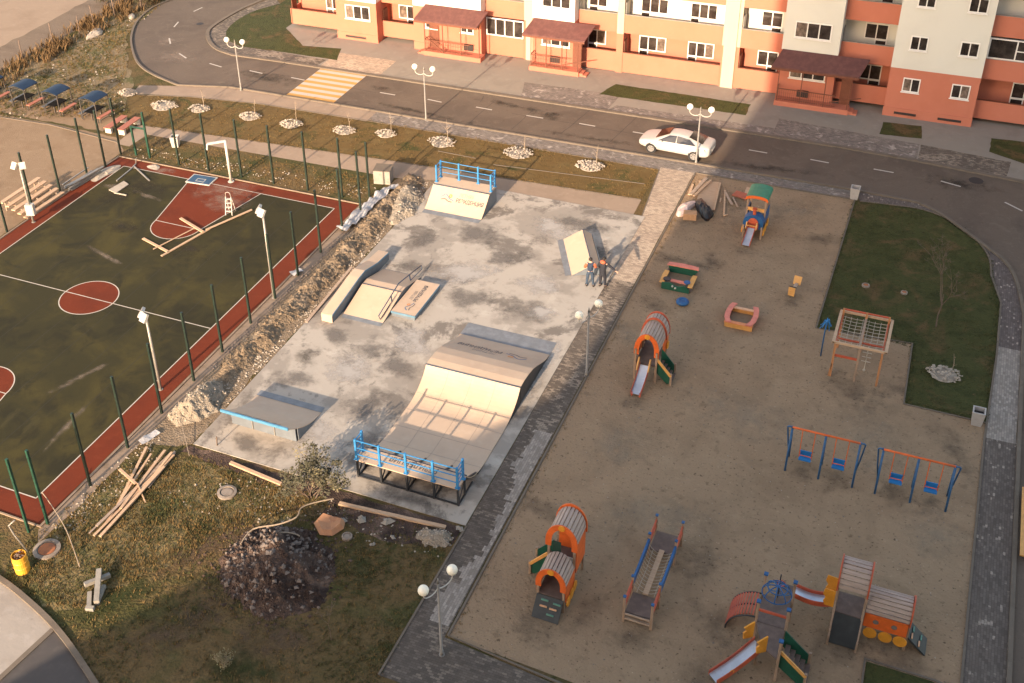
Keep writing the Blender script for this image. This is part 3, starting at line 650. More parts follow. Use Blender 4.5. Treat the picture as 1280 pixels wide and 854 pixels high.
gravel('gravel', scatter([(-48,53.2),(-31,53.4),(-30.5,55.2),(-48,54.6)], 200, 1), .03, .07, M['stone_white'], 'white stones along the far fence of the court')
gravel('gravel', scatter(top, 240, .5), .03, .10, M['stone_white'], 'pale stones on the grassy bank by the road bend')
gravel('gravel', scatter([(-12.5,63.5),(-3.4,63.5),(-3.4,50),(1.2,45.5),(4.5,45),(4.5,25.5),(-12.3,26)], 330), .012, .032, M['stone_white'], 'tiny pale stones on the playground sand')
gravel('gravel', scatter([(-12.5,63.5),(-3.4,63.5),(-3.4,50),(1.2,45.5),(4.5,45),(4.5,25.5),(-12.3,26)], 420, .5), .015, .045, M['stone_grey'], 'dark grit on the playground sand')

# ------------------------------------------------------------------ worn and stained patches
def patch(name, x, y, rx, ry, mat, z, rz=0):
    mb = MB(); mb.add([V(math.cos(2*math.pi*k/28), math.sin(2*math.pi*k/28), 0) for k in range(28)], [tuple(range(28))])
    me = mb.mesh(name); me.materials.append(mat); o = link(bpy.data.objects.new(name, me)); o.location = (x, y, z); o.scale = (rx, ry, 1); o.rotation_euler = (0,0,rz); o['kind'] = 'structure'
zz = [.0062]
def sand_patch(x, y, rx, ry, m='scuff_dark', rz=0):
    patch('sand_patch', x, y, rx, ry, M[m], zz[0], rz); zz[0] += .00012
for x in (-2.2,-.84,1.45,2.81): sand_patch(x, 39.35, .75, .95)
for x, y, rx, ry in ((-10.1,41.1,1.0,.8),(-9.9,27.2,1.3,.9),(-8.3,28.6,.8,1.6),(-6.4,28.2,1.4,.9),(-5.0,32.6,1.6,1.2),(-3.6,27.3,1.3,1.0),(-3.8,29.9,1.0,1.6),(.7,30.6,1.5,1.0),(2.6,30.8,1.8,.9),(-8.1,55.9,1.0,.8),(-4.9,51.9,.9,.9),(-1.0,45.6,2.4,1.3),(1.0,46.6,1.0,1.6),(-11.3,49.0,1.4,.9),(-11.5,53.6,.7,2.4),(-9.6,61.0,1.6,1.0),(-4.6,58.6,.8,2.2),(-11.6,33,.7,3.0),(-9.4,54,1.5,.9),(3.6,43,1.0,2.4),(-11.8,58,.7,2.2)):
    sand_patch(x, y, rx, ry, 'scuff_dark', random.uniform(0,3))
for x, y, rx, ry in ((-11.7,46,.9,3.5),(-11.6,62.3,1.4,1.0),(-5.5,42,3.5,2.2),(.4,42.4,3.0,1.5),(-7,34.5,3.0,1.6),(-9.0,58.5,2.6,1.4),(-6,61.5,2.4,1.2),(3.2,37.6,1.6,2.2),(-9.8,38,2,2.4)):
    sand_patch(x, y, rx, ry, 'scuff_pale', random.uniform(0,3))
zz[0] = .0300
for x, y, rx, ry, m in ((-39.2,51.4,2.6,1.5,'dust'),(-38.2,50.2,1.8,1.6,'dust'),(-44.5,50.2,2.6,1.6,'grime'),(-45.5,48.2,2.2,1.6,'grime'),(-42.3,45.6,2.2,1.0,'grime'),(-37.4,44.9,2.6,1.4,'grime'),(-46.2,49.4,.9,.5,'dust'),(-44.4,52.3,1.2,.4,'dust'),(-43.4,49.2,1.4,.3,'dust'),(-41.3,42.5,2.2,.25,'dust'),(-35.4,33,.25,2.6,'dust'),(-33.6,30,.25,2.2,'dust')):
    patch('court_stain', x, y, rx, ry, M[m], zz[0], random.uniform(-.4,.4)); zz[0] += .0002
zz[0] = .0372
for x, y, rx, ry, m in ((-22.6,52.2,2.6,1.6,'wet'),(-20.0,50.3,2.2,1.2,'wet'),(-25.2,50.8,1.4,1.2,'wet'),(-20.4,46.0,2.0,1.6,'wet'),(-17.2,45.9,1.8,1.6,'wet'),(-23.2,40.4,1.6,1.3,'wet'),(-21.6,39.4,1.8,1.4,'wet'),(-25.4,40.6,1.4,.9,'wet'),(-25.6,36.8,1.6,1.0,'wet'),(-21.3,36.4,1.0,1.8,'wet'),(-20.4,34.0,.9,1.6,'wet'),(-15.2,52.6,1.0,2.2,'wet'),(-17.2,55.2,2.6,1.2,'wet'),(-24.6,47.8,1.3,.8,'wet'),(-17.0,31.5,2.2,.4,'wet'),(-26,38.6,.9,1.4,'grime'),(-25.3,32,1.6,.7,'wet'),
                        (-18.6,54.4,2.4,1.2,'chalk'),(-21.6,48.2,2.4,1.6,'chalk'),(-17.6,48.6,1.6,1.3,'chalk'),(-23.4,38.2,1.8,1.5,'chalk'),(-21.5,41.6,1.9,1.2,'chalk'),(-14.8,41.5,.5,3.5,'chalk'),(-22.4,33.5,1.6,1.4,'chalk'),(-16.3,46.3,1.2,.9,'chalk')):
    patch('slab_stain', x, y, rx, ry, M[m], zz[0], random.uniform(-.6,.6)); zz[0] += .00015
cj = MB()
for k in range(1, 8): x = -47.26+k*1.94; stroke(cj, V(x,25.65,0), V(x,51.9,0), .03, .0185)
struct('court_seam', cj, M['seam'])
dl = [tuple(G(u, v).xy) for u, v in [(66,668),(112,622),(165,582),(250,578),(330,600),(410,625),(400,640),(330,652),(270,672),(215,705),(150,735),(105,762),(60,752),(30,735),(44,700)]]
sheet('sunlit_dry_lawn', dl, .0072, M['sunlit_dry_lawn'], .5, .25)  # real straw tone, with brightness of the sunlit zone partly painted into the sheet
mb = MB(); tufts(mb, scatter(dl, 2200, .6), .10); struct('dry_grass', mb, M['straw'], 'stuff', 'sunlit straw coloured grass around the timber pile')  # extra straw tufts, also there to brighten the sunlit zone
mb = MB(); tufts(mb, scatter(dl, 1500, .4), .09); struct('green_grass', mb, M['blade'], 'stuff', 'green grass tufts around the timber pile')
mm = [tuple(G(u, v).xy) for u, v in [(245,690),(300,645),(380,640),(440,680),(440,730),(400,785),(320,790),(260,760)]]
gravel('clods', scatter(mm, 260, .8), .03, .10, M['darksoil'], 'dark clods rolled off the soil mound')

zz[0] = .0054
for x, y, rx, ry, m in ((-20,66.2,5,.5,'grime'),(-33,66.0,6,.4,'grime'),(-27,69.2,5,.5,'grime'),(-9,66.0,5,.6,'grime'),(-46,67.5,4,1.4,'grime'),(-55,68.5,2.6,1.6,'dust'),(-24,68.4,1.6,.8,'grime'),(-37,68.6,1.2,.7,'grime'),(2.2,68.0,3,1.2,'grime'),(-57.6,71.2,1.4,1.6,'dust')):
    patch('road_stain', x, y, rx, ry, M[m], zz[0], random.uniform(-.1,.1)); zz[0] += .0001
def edge_tufts(line, n, h, w):
    mb = MB(); L = [V(p[0],p[1],0) for p in line]; seg = list(zip(L, L[1:])); tot = sum((b-a).length for a, b in seg)
    for a, b in seg:
        for _ in range(int(n*(b-a).length/tot)):
            p = a.lerp(b, random.random()); tufts(mb, [(p.x+random.uniform(-w,w), p.y+random.uniform(-w,w))], h, 4)
    return mb
mb = edge_tufts([(-3.2,50.1),(-3.2,63.7)], 240, .09, .12); e2 = edge_tufts([(p.x,p.y-.08) for p in inner]+[(4.9,55),(4.7,45.7),(1.4,45.6),(1.25,50.2),(-3.1,50.1)], 700, .08, .10); mb.add(e2.v, e2.f)
struct('green_grass', mb, M['blade'], 'stuff', 'ragged grass along the kerb of the dark lawn')
mb = edge_tufts([(-35.5,63.45),(-15.1,63.45),(-15.1,59.5),(-31,58.8),(-49.2,57.5)], 900, .08, .12); e2 = edge_tufts([(-12.5,63),(-12.5,50),(-12.45,36),(-12.4,26)], 160, .07, .15); mb.add(e2.v, e2.f)
struct('dry_grass', mb, M['straw'], 'stuff', 'dry grass growing along the path kerbs')
M['bare_brown'] = fade_mat('bare_brown_soil', (.120,.078,.050), .14, .58, 1.5, .7)
M['moss'] = fade_mat('green_patch', (.036,.046,.016), .14, .56, 1.4, .7)
zz[0] = .0084
for x, y, rx, ry, m, a in ((-23.2,26.3,1.0,3.4,'bare_brown',-.55),(-20.4,29.4,2.4,.7,'bare_brown',.1),(-22.0,22.4,1.2,3.0,'bare_brown',-.6),(-18.4,23.2,2.0,1.3,'bare_brown',.2),(-24.9,22.6,.8,2.2,'moss',-.5),(-17.2,27.4,1.6,1.2,'moss',0),(-24.4,26.8,.7,1.6,'moss',-.5),(-19.0,21.6,2.2,.9,'moss',.2),(-26.4,26.6,.7,1.2,'moss',0)):
    patch('ground_patch', x, y, rx, ry, M[m], zz[0], a); zz[0] += .0001
# ------------------------------------------------------------------ apartment building facing the yard
YB, YL, YW = 76.35, 77.25, 78.75      # projecting blocks, balcony fronts, recessed wall
FL = 2.92; NF = 5; TOP = .35+FL*NF+1.0
bld = thing('apartment_building', 'long peach and cream apartment block with three maroon porch roofs across the road', 'building', (-21, 84, 0))
def wbase(k): return .35+FL*k
BLK = [(-44.75,-41.15,3.27),(-37.95,-32.3,3.55),(-28.2,-24.95,3.75),(-10.2,-6.5,3.75),(-3.1,2.42,3.45),(9.0,14.5,3.45),(18,23.5,3.45)]
BAL = [(-49.5,-44.75),(-41.15,-37.95),(-32.3,-29.2),(-24.95,-22.0),(-21.5,-14.4),(-13.15,-10.2),(-6.5,-3.1),(2.42,9.0),(14.5,18)]
lo, hi = MB(), MB()
lo.box(-49.6,24,YW,92,0,3.2); hi.box(-49.6,24,YW,92,3.2,TOP)
for x0, x1, z in BLK:
    lo.box(x0,x1,YB,YW,0,z); hi.box(x0,x1,YB,YW,z,TOP)
    lo.box(x0-.02,x1+.02,YB-.04,YB,0,.62)
part(bld, 'lower_wall', lo, M['peach'], True); part(bld, 'upper_wall', hi, M['cream'], True)
pc, pw = MB(), MB()
pc.box(-22.0,-21.5,YL-.06,YW,0,3.02); part(bld, 'pilaster', pc, M['peach'], True)
pw.box(-22.0,-21.5,YL-.06,YW,3.02,TOP); part(bld, 'pilaster', pw, M['whitecol'], True)
for x0, x1, xa, xb in ((-29.2,-28.2,-29.0,-28.4),(-14.4,-13.15,-14.25,-13.4)):
    c = MB().box(x0,x1,YL+.02,YW,3.1,TOP).box(xa,xb,YL-.10,YL+.02,0,TOP); part(bld, 'column', c, M['whitecol'], True)
    c = MB().box(x0,xa,YL+.02,YW,0,3.1).box(xb,x1,YL+.02,YW,0,3.1).box(xa,xb,YL+.02,YW,0,3.1); part(bld, 'column_base', c, M['peach'], True)
for x0, x1 in BAL:
    for k in range(NF):
        z0, z1 = (.30 if x0 in (-41.15,-6.5,2.42,-49.5) else .06, 1.58) if k == 0 else (.18+FL*k, 1.55+FL*k)
        b = MB().box(x0+.003,x1-.003,YL,YL+.12,z0,z1).box(x0+.003,x1-.003,YL+.12,YW,z0,z0+.16 if k else z0+.25)
        if x0 < -49: b.box(x0-.06,x0+.06,YL,YW,z0,z1)
        bo = part(bld, 'balcony', b, M['peach'], True)
        r = MB().box(x0+.01,x1-.01,YL-.015,YL+.135,z1,z1+.035); part(bo, 'coping', r, M['brown'] if k == 0 else M['galv'], True)
        if x1-x0 > 2: part(bo, 'divider', MB().box(x0+.02,x0+.08,YL+.14,YL+.85,z0+.3,z1+.85), M['brown'] if k == 0 else M['galv'], True)
def window(x0, x1, z0, z1, y, lights=3, door=None, warm=False):
    """white frame proud of the wall with recessed panes; door: index of the light that runs down to the balcony floor"""
    f, p, q = MB(), MB(), MB(); t = .07; yf, yb = y-.05, y+.02; w = (x1-x0)/lights
    zd = z0-.78
    for i in range(lights+1): f.box(x0+w*i-t/2,x0+w*i+t/2,yf,yb, zd if door is not None and i in (door,door+1) else z0, z1)
    for i in range(lights):
        a, b = x0+w*i+t/2, x0+w*(i+1)-t/2; bot = zd if i == door else z0
        f.box(a,b,yf,yb,z1-t,z1); f.box(a,b,yf,yb,bot,bot+t)
        if i == door: f.box(a,b,yf,yb,z0-.05,z0+.08)
        (q if (warm and i == 0) or random.random() < .16 else p).box(a,b,y-.012,y-.006,bot+t,z1-t)
    if door is None: f.box(x0-.09,x1+.09,y-.12,y-.05,z0-.06,z0-.01)
    w_ = part(bld, 'window', f, M['pvc'], True); part(w_, 'pane', p, M['pane'], True)
    if q.v: part(w_, 'pane', q, M['pane_warm'], True, label='pane with a pale curtain behind')
for k in range(NF):
    z = FL*k
    for (x0, x1, n) in ((-43.85,-41.75,3),(-27.4,-25.3,3),(-9.45,-7.15,3)): window(x0,x1,1.80+z,2.93+z,YB,n,warm=k==0)
    for (x0, x1) in ((-36.9,-35.95),(-33.95,-32.95),(-2.15,-1.15),(.85,1.9)): window(x0,x1,1.88+z,2.85+z,YB,2)
    for (x0, x1, n, d) in ((-46.1,-45.0,2,0),(-39.6,-38.2,2,1),(-24.15,-22.85,2,0),(-20.3,-18.4,3,0),(-16.75,-14.95,3,0),(-11.85,-10.5,2,1),(-5.1,-3.7,2,1),(4.4,5.9,2,0),(7.2,8.6,2,0)):
        window(x0*1.0188,x1*1.0188,1.38+z,2.50+z,YW,n,d,warm=(x0 < -38 and k == 0))
# glazed loggias
for x0, x1, ks in ((-32.2,-29.28,(0,)),(2.5,8.9,(1,))):
    for k in ks:
        z0, z1 = 1.60+FL*k, 2.98+FL*k; n = 4; w = (x1-x0)/n; f, p = MB(), MB()
        for i in range(n+1): f.box(x0+w*i-.04,x0+w*i+.04,YL-.03,YL+.06,z0,z1)
        for i in range(n):
            a, b = x0+w*i+.04, x0+w*(i+1)-.04
            f.box(a,b,YL-.03,YL+.06,z1-.08,z1); f.box(a,b,YL-.03,YL+.06,z0,z0+.08)
            if i in (1,2) and k: f.box(a,b,YL-.02,YL+.05,z0+.62,z0+.68)
            p.box(a,b,YL+.01,YL+.018,z0+.08,z1-.08)
        g = part(bld, 'loggia_glazing', f, M['pvc'], True); part(g, 'pane', p, M['pane'] , True)
# porches
def porch(x0, x1, c0, c1, stepside):
    p = MB().box(x0,x1,75.4,YB-.05,0,.36)
    for i in range(2):
        a = x1+.28*i if stepside > 0 else x0-.28*i
        p.box(a, a+.28*stepside, 75.55, YB-.1, 0, .24-.12*i) if stepside > 0 else p.box(a-.28, a, 75.55, YB-.1, 0, .24-.12*i)
    pf = part(bld, 'porch_platform', p, M['peach'], True)
    ym, zb, zf, yf = YB-.02, 3.78, 2.98, 75.05
    c = MB().add([(c0+.45,ym,zb),(c1-.05+.45,ym,zb),(c1,yf,zf),(c0,yf,zf),(c0+.45,ym,zb-.10),(c1-.05+.45,ym,zb-.10),(c1,yf,zf-.10),(c0,yf,zf-.10)],
                 [(0,1,2,3),(7,6,5,4),(0,3,7,4),(1,5,6,2),(3,2,6,7),(0,4,5,1)])
    cp = part(bld, 'porch_roof', c, M['canopy'], True)
    fa = MB().box(c0+.01,c1-.01,yf+.01,yf+.05,zf-.24,zf-.10); part(cp, 'fascia', fa, M['brown'], True)
    for x in (x0+.12, x0+.12+(x1-x0-.24)/3, x0+.12+(x1-x0-.24)*2/3, x1-.12):
        part(bld, 'porch_post', MB().box(x-.03,x+.03,75.46,75.52,.36,zf-.1), M['brown'], True)
    r = MB(); r.bar((x0+.12,75.49,1.25),(x1-.9,75.49,1.25),.05,.05); r.bar((x0+.12,75.49,.5),(x1-.9,75.49,.5),.03,.03)
    n = int((x1-x0-1)/.14)
    for i in range(n): r.bar((x0+.15+i*.14,75.49,.40),(x0+.15+i*.14,75.49,1.25),.018,.018)
    r.bar((x0+.10,75.49,1.25),(x0+.10,YB-.1,1.25),.05,.05)
    for i in range(5): r.bar((x0+.10,75.6+i*.15,.40),(x0+.10,75.6+i*.15,1.25),.018,.018)
    r.bar((x1-1.3,75.47,.75),(x1+.7,75.42,1.35),.06,.06) if stepside > 0 else r.bar((x0+.2,75.47,1.5),(x0+1.6,75.42,.55),.06,.06)
    part(bld, 'porch_railing', r, M['brown'], True)
    part(bld, 'basement_grille', MB().box(x0+1.35 if stepside > 0 else x1-1.7,x0+2.1 if stepside > 0 else x1-.95,YB-.14,YB-.045,.5,.98), M['grille'], True)
    part(bld, 'door', MB().box(x1-.75,x1-.05,YB-.075,YB-.045,.36,2.4), M['brown'], True) if stepside > 0 else part(bld, 'door', MB().box(x0+.15,x0+.95,YB-.075,YB-.045,.36,2.4), M['brown'], True)
porch(-36.75,-32.0,-37.3,-32.1,-1); porch(-28.1,-24.25,-28.5,-23.75,1); porch(-10.15,-5.25,-10.55,-4.85,1)
for x0, x1 in ((-44.0,-42.2),(-2.4,-1.0),(.35,1.8)): part(bld, 'basement_vent', MB().box(x0,x1,YB-.075,YB-.042,.22,.38), M['grille'], True)
part(bld, 'roof', MB().box(-49.9,24.3,YB-.35,92.3,TOP,TOP+.25), M['roofing'], True)
# ------------------------------------------------------------------ the tower block behind the photographer (its shade lies on the playground)
tw = thing('tower_block', 'tall apartment tower behind the viewpoint whose shade covers the playground', 'building', (20, -22, 0))
w = MB().box(-17.2,60,-34,-12,0,58); part(tw, 'wall', w, M['tower'], True)
r = MB().box(-17.3,60.2,-34.2,-11.9,58,58.6); part(tw, 'roof', r, M['roofing'], True)
# lower wing with a pitched roof: ridge line falls to the left
def shx(x, y, h): return x
wg = MB(); y0, y1 = -14, -12
pts = [(-17.2,0),(-17.2,16.8),(-27.3,10.3),(-31.0,7.4),(-31.0,0)]
wg.extr([(x,-26,z) for x, z in pts], (0,13.9,0)); part(tw, 'wing', wg, M['tower'], True)
wr = MB()
for (xa,za),(xb,zb) in zip(pts[1:3], pts[2:4]): wr.add([(xa,-26.4,za+.03),(xb,-26.4,zb+.03),(xb,-11.9,zb+.03),(xa,-11.9,za+.03),(xa,-26.4,za+.25),(xb,-26.4,zb+.25),(xb,-11.9,zb+.25),(xa,-11.9,za+.25)], [(0,3,2,1),(4,5,6,7),(0,1,5,4),(1,2,6,5),(2,3,7,6),(3,0,4,7)])
part(tw, 'wing_roof', wr, M['roofing'], True)
wf = MB(); wp = MB()
for k in range(19):
    for x in range(-13, 58, 4): wf.box(x,x+1.8,-12.0,-11.94,1.2+k*3,2.7+k*3)
part(tw, 'window_row', wf, M['pane'], True, kind='stuff')
# ------------------------------------------------------------------ lamps, posts, court things
M['lamppole'] = PM('lamp_pole', (.22,.20,.175), .5, .08)
def street_lamp():
    t = thing('street_lamp', 'x', 'street lamp', (0,0,0), 0, 'white twin globe lamps')
    p = MB().tube([(0,0,0),(0,0,.25),(0,0,.26),(0,0,3.75)], [.075,.075,.055,.045], 8).tube([(0,0,3.72),(0,0,3.95)], [.06,.015], 8).lathe([(.11,0),(.11,.03),(.06,.04)], 10)
    part(t, 'pole', p, M['lamppole'])
    for s in (-1, 1):
        a = [(0,0,3.55)]+[(s*(.33-.33*math.cos(R(q))), 0, 3.55-.22*math.sin(R(q))) for q in range(20, 181, 20)]+[(s*.66,0,3.68)]
        arm = part(t, 'arm', MB().tube(a, .024, 6), M['white'])
        gl = part(t, 'globe', MB().sphere((s*.66,0,3.86), .195, 20, 14), M['globe'])
        part(gl, 'collar', MB().lathe([(.07,3.64),(.09,3.69)], 10, (s*.66,0,0)), M['white'])
    return t
lamp0 = street_lamp()
LAMPS = [((-46.54,64.80), 0, 'white twin globe street lamp by the road bend, left of the zebra crossing'),
         ((-31.7,64.95), 0, 'white twin globe street lamp in front of the first maroon porch roof'),
         ((-13.02,65.02), 0, 'white twin globe street lamp in front of the parked white car'),
         ((-12.71,42.13), R(66), 'white twin globe street lamp beside the big skate ramp'),
         ((-12.49,24.85), R(66), 'white twin globe street lamp nearest the viewer at the path corner')]
for i, ((x, y), rz, lab) in enumerate(LAMPS):
    o = lamp0 if i == 0 else dup(lamp0); o.location = (x, y, 0); o.rotation_euler = (0,0,rz); o['label'] = lab
# dark green fence posts of the sports court
def fence_post(x, y, h, mat, label, group):
    p = MB().box(-.05,.05,-.05,.05,0,h).box(-.055,.055,-.055,.055,h,h+.02)
    for k in range(6): p.box(-.06,.06,.05,.065,.3+k*h/6.3,.34+k*h/6.3)
    solo('fence_post', p, mat, label, 'fence post', group, world=False, loc=(x, y, 0))
ys = [24.61,27.11,29.71,32.26,34.85,37.32,39.94,42.35,44.76,47.3,49.85,52.15]
for i, y in enumerate(ys):
    fence_post(-30.06 if i else -30.25, y, 4.0, M['post2'] if i == 0 else M['post'], ORD[i]+' court fence post from the near corner, along the earth heap side', 'fence posts around the court')
fence_post(-30.68, 23.95, 3.95, M['post2'], 'bright green fence post at the near court corner, left one of two', 'fence posts around the court')
for i, x in enumerate([-43.94,-41.66,-39.18,-36.82,-34.37,-31.95]):
    fence_post(x, 53.35, 4.0, M['post'], ORD[i]+' court fence post counting rightwards from the green gate frame', 'fence posts around the court')
fence_post(-30.4, 53.95, 3.7, M['post'], 'court fence post at the far right corner, beside the concrete cube', 'fence posts around the court')
for i, (x, y) in enumerate([(-48.55,53.3),(-48.35,51.45),(-48.75,50.1),(-48.8,47.58),(-48.8,45.1),(-48.6,42.6)]):
    fence_post(x, y, 4.0, M['post'], ORD[i]+' court fence post from the far left corner, on the bare yard side', 'fence posts around the court')
# gate
gt = thing('gate_frame', 'green gate frame standing open at the far left corner of the court', 'gate', (-46.9,53.5,0))
for x in (-.55,.55):
    part(gt, 'post', MB().box(x-.06,x+.06,-.05,.05,0,2.15 if x < 0 else 3.3), M['post2'])
part(gt, 'lintel', MB().box(-.49,.49,-.04,.04,2.05,2.14), M['post2'])
# floodlights
def floodlight(x, y, h, rz, label, box=False, heads=2):
    t = thing('floodlight', label, 'floodlight', (x,y,0), rz, 'court floodlights')
    part(t, 'pole', MB().tube([(0,0,0),(0,0,h)], [.075,.055], 8).lathe([(.12,0),(.12,.03),(.06,.04)], 10), M['galv'])
    part(t, 'crossbar', MB().bar((-.28,0,h),(.28,0,h),.05,.05), M['galv'])
    for s in ((-1,1) if heads == 2 else (0,)):
        rot = Matrix.Rotation(R(25)*s, 3, 'Z') @ Matrix.Rotation(R(-35), 3, 'X')
        c = V(.24*s,-.12,h+.12)
        hd = part(t, 'lamp_head', MB().cbox(c, .36, .14, .42, rot), M['white'])
        part(hd, 'lens', MB().cbox(c+rot@V(0,-.075,0), .28, .012, .33, rot), M['lampglass'])
        part(hd, 'bracket', MB().bar((.24*s,0,h),c,.04,.04), M['grille'])
    if box:
        b = part(t, 'control_box', MB().box(-.24,.24,-.16,.16,.55,1.25), M['white']); part(b, 'door', MB().box(-.2,.2,-.175,-.162,.6,1.2), M['bin'])
    return t
floodlight(-30.15, 42.38, 5.25, R(-40), 'twin headed floodlight half way along the right edge of the court')
floodlight(-31.17, 33.70, 4.25, R(-40), 'twin headed floodlight nearest the viewer, beside the pale rubble heap')
floodlight(-47.89, 44.07, 3.75, R(20), 'twin headed floodlight with a white control box beside the leaning plank bleacher', True)
# basketball stand without board, board on the ground
hs = thing('basketball_stand', 'white basketball stand with bare arm and no board at the far end of the court', 'basketball stand', (-39.5,52.62,0))
part(hs, 'pole', MB().tube([(0,0,0),(0,0,2.9)], .085, 8).lathe([(.2,0),(.2,.04),(.1,.05)], 12), M['white'])
part(hs, 'arm', MB().bar((0,.0,2.85),(-.95,-.55,2.75),.12,.12).bar((-.95,-.55,2.75),(-1.0,-.58,2.35),.10,.10), M['white'])
bb = thing('backboard', 'blue basketball backboard lying flat on the red court key', 'backboard', (-41.35,52.1,.02), R(4))
part(bb, 'board', MB().box(-.86,.86,-.54,.54,0,.05), M['white'])
part(bb, 'panel', MB().box(-.78,.78,-.46,.46,.05,.056), M['board_blue2'])
ib = MB()
for a in ((-.3,.3,-.28,-.24),(-.3,.3,.04,.08),(-.3,-.26,-.24,.04),(.26,.3,-.24,.04)): ib.box(*a,.056,.060)
part(bb, 'target_square', ib, M['white'])
# leaning plank bleacher and steel stack
bl = thing('bleacher', 'stack of pale plank bleacher seats lying beside the floodlight with the box', 'bleacher', (-48.9,46.0,0))
for i in range(5):
    x = .35-i*.42; z = .1+i*.17
    part(bl, 'plank', MB().box(x-.15,x+.15,-1.85,1.55,z,z+.07), M['wood'])
part(bl, 'frame', MB().bar((.5,-1.4,.02),(-1.5,-1.4,.82),.07,.07).bar((.5,0,.02),(-1.5,0,.82),.07,.07).bar((.5,1.2,.02),(-1.5,1.2,.82),.07,.07).bar((-1.5,-1.4,.02),(-1.5,-1.4,.8),.06,.06).bar((-1.5,1.2,.02),(-1.5,1.2,.8),.06,.06), M['wood2'])
stl = MB()
for i in range(16):
    x = -48.6+random.uniform(-.42,.42); z = .06+random.uniform(0,.42)
    a = R(random.uniform(-5,5)); stl.bar((x,47.9+random.uniform(-.2,.2),z),(x+.25+math.sin(a)*2.6,50.6+random.uniform(-.3,.4),z),.07,.05)
solo('steel_profiles', stl, M['galv'], 'pile of grey steel profiles between the plank bleacher and the court corner', 'steel profiles')
# litter, frames and planks on the court
def planks(name, segs, w, h, mat, label, cat, z=.05):
    mb = MB()
    for (a, b) in segs:
        p, q = G(*a), G(*b); p.z = q.z = z; mb.bar(p, q, w, h)
    return solo(name, mb, mat, label, cat)
planks('plank', [((179,299),(211,316))], .16, .05, M['wood'], 'short pale plank lying by the tip of the red court key', 'plank')
planks('plank', [((226,275),(254,292))], .17, .05, M['wood'], 'short pale plank lying across the red court key', 'plank', .12)
planks('plank', [((202,321),(262,287))], .13, .05, M['wood'], 'long pale plank along the right side of the court key, near half', 'plank')
planks('plank', [((258,289),(315,264))], .12, .05, M['wood'], 'long pale plank beside the court key, ending under the step ladder', 'plank', .1)
planks('batten', [((192,313),(243,287))], .06, .04, M['wood'], 'thin batten lying across the near arc of the court key', 'batten', .08)
mf = MB()
for a, b in (((146,227),(162,214)),((162,214),(170,206)),((168,209),(187,227))):
    p, q = G(*a), G(*b); p.z = q.z = .05; mf.bar(p, q, .07, .07)
p = G(170,205); mf.bar((p.x,p.y,.05),(p.x+.3,p.y-.25,.55),.06,.06)
solo('hoop_frame', mf, M['galv'], 'bent white steel hoop frame lying in the far left corner of the court', 'steel frame')
P = GP([(136,238),(155,227),(161,231),(145,242)], .04)
mf = MB().extr(P, (0,0,.05)); q0, q1 = G(143,241,.06), G(158,244,.06); mf.bar(q0, q1, .07, .06)
solo('metal_panel', mf, M['stone_white'], 'dusty grey metal panel lying on the court in front of the bent frame', 'panel')
lad = thing('step_ladder', 'small white step ladder standing at the end of the long plank', 'ladder', (-37.35,49.25,.02), R(15))
for s in (-1, 1):
    part(lad, 'stile', MB().bar((s*.2,-.3,0),(s*.16,0,1.1),.04,.04), M['white']); part(lad, 'stile', MB().bar((s*.2,.35,0),(s*.16,.03,1.1),.04,.04), M['white'])
st = MB()
for k in range(4): st.box(-.18,.18,-.30+k*.075,-.16+k*.075,.22+k*.24,.25+k*.24)
part(lad, 'tread', st, M['white']); part(lad, 'hand_hoop', MB().tube([(-.16,0,1.1),(-.14,0,1.35),(0,0,1.42),(.14,0,1.35),(.16,0,1.1)], .018, 6), M['white'])
def litter(name, pts, mat, label, cat, h=.12):
    mb = MB(); c = sum((V(*p.xy,0) for p in pts), V(0,0,0))/len(pts); n = len(pts)
    ring = smooth(pts, 3, True); vs = [V(p.x, p.y, .03) for p in ring]; mid = [V(*(c.lerp(p, .55)).xy, h*random.uniform(.6,1.3)) for p in ring]; N = len(ring)
    mb.add(vs+mid+[V(c.x, c.y, h*.8)], [(i,(i+1) % N,N+(i+1) % N,N+i) for i in range(N)]+[(N+i,N+(i+1) % N,2*N) for i in range(N)])
    return solo(name, mb, mat, label, cat)
litter('paper_heap', GP([(112,222),(128,212),(140,208),(151,207),(146,214),(130,222),(118,228)]), M['stone_white'], 'crumpled white sheeting on the red border at the far left corner of the court', 'litter')
litter('paper_scrap', GP([(184,208),(194,206),(200,209),(196,213),(186,211)]), M['stone_white'], 'white paper scraps with a blue lid on the far red border', 'litter', .08)
# plastic sheet beside the fence
def ribbon(name, px, w, mat, label, cat, amp=.12, hz=None):
    line = smooth(GP(px), 8); mb = MB(); N = len(line); K = 7; vs = []
    for i, p in enumerate(line):
        d = (line[min(N-1,i+1)]-line[max(0,i-1)]).normalized(); s = d.cross(V(0,0,1)); ww = w*(.7+.6*abs(noise.noise(p*.8)))
        for k in range(K):
            q = p+s*ww*(k/(K-1)-.5); z = .04+amp*(.5+noise.noise(V(q.x*2.2,q.y*2.2,1)))+(hz(q.x,q.y) if hz else 0); vs.append(V(q.x,q.y,max(.02,z)))
    mb.add(vs, [(i*K+k,i*K+k+1,(i+1)*K+k+1,(i+1)*K+k) for i in range(N-1) for k in range(K-1)], True)
    return solo(name, mb, mat, label, cat)
ribbon('plastic_sheet', [(427,291),(440,280),(455,265),(470,252),(482,241),(500,236)], .85, M['plastic_sheet'], 'crumpled grey plastic sheet along the top of the spoil heap by the court fence', 'plastic sheet', .3)
ribbon('plastic_sheet', [(365,345),(377,338)], .5, M['plastic_sheet'], 'small grey plastic sheet at a fence post half way along the spoil heap', 'plastic sheet', .15)
ribbon('plastic_sheet', [(176,556),(198,541)], .35, M['plastic_sheet'], 'small white plastic sheet by the fence above the timber pile', 'plastic sheet', .15)
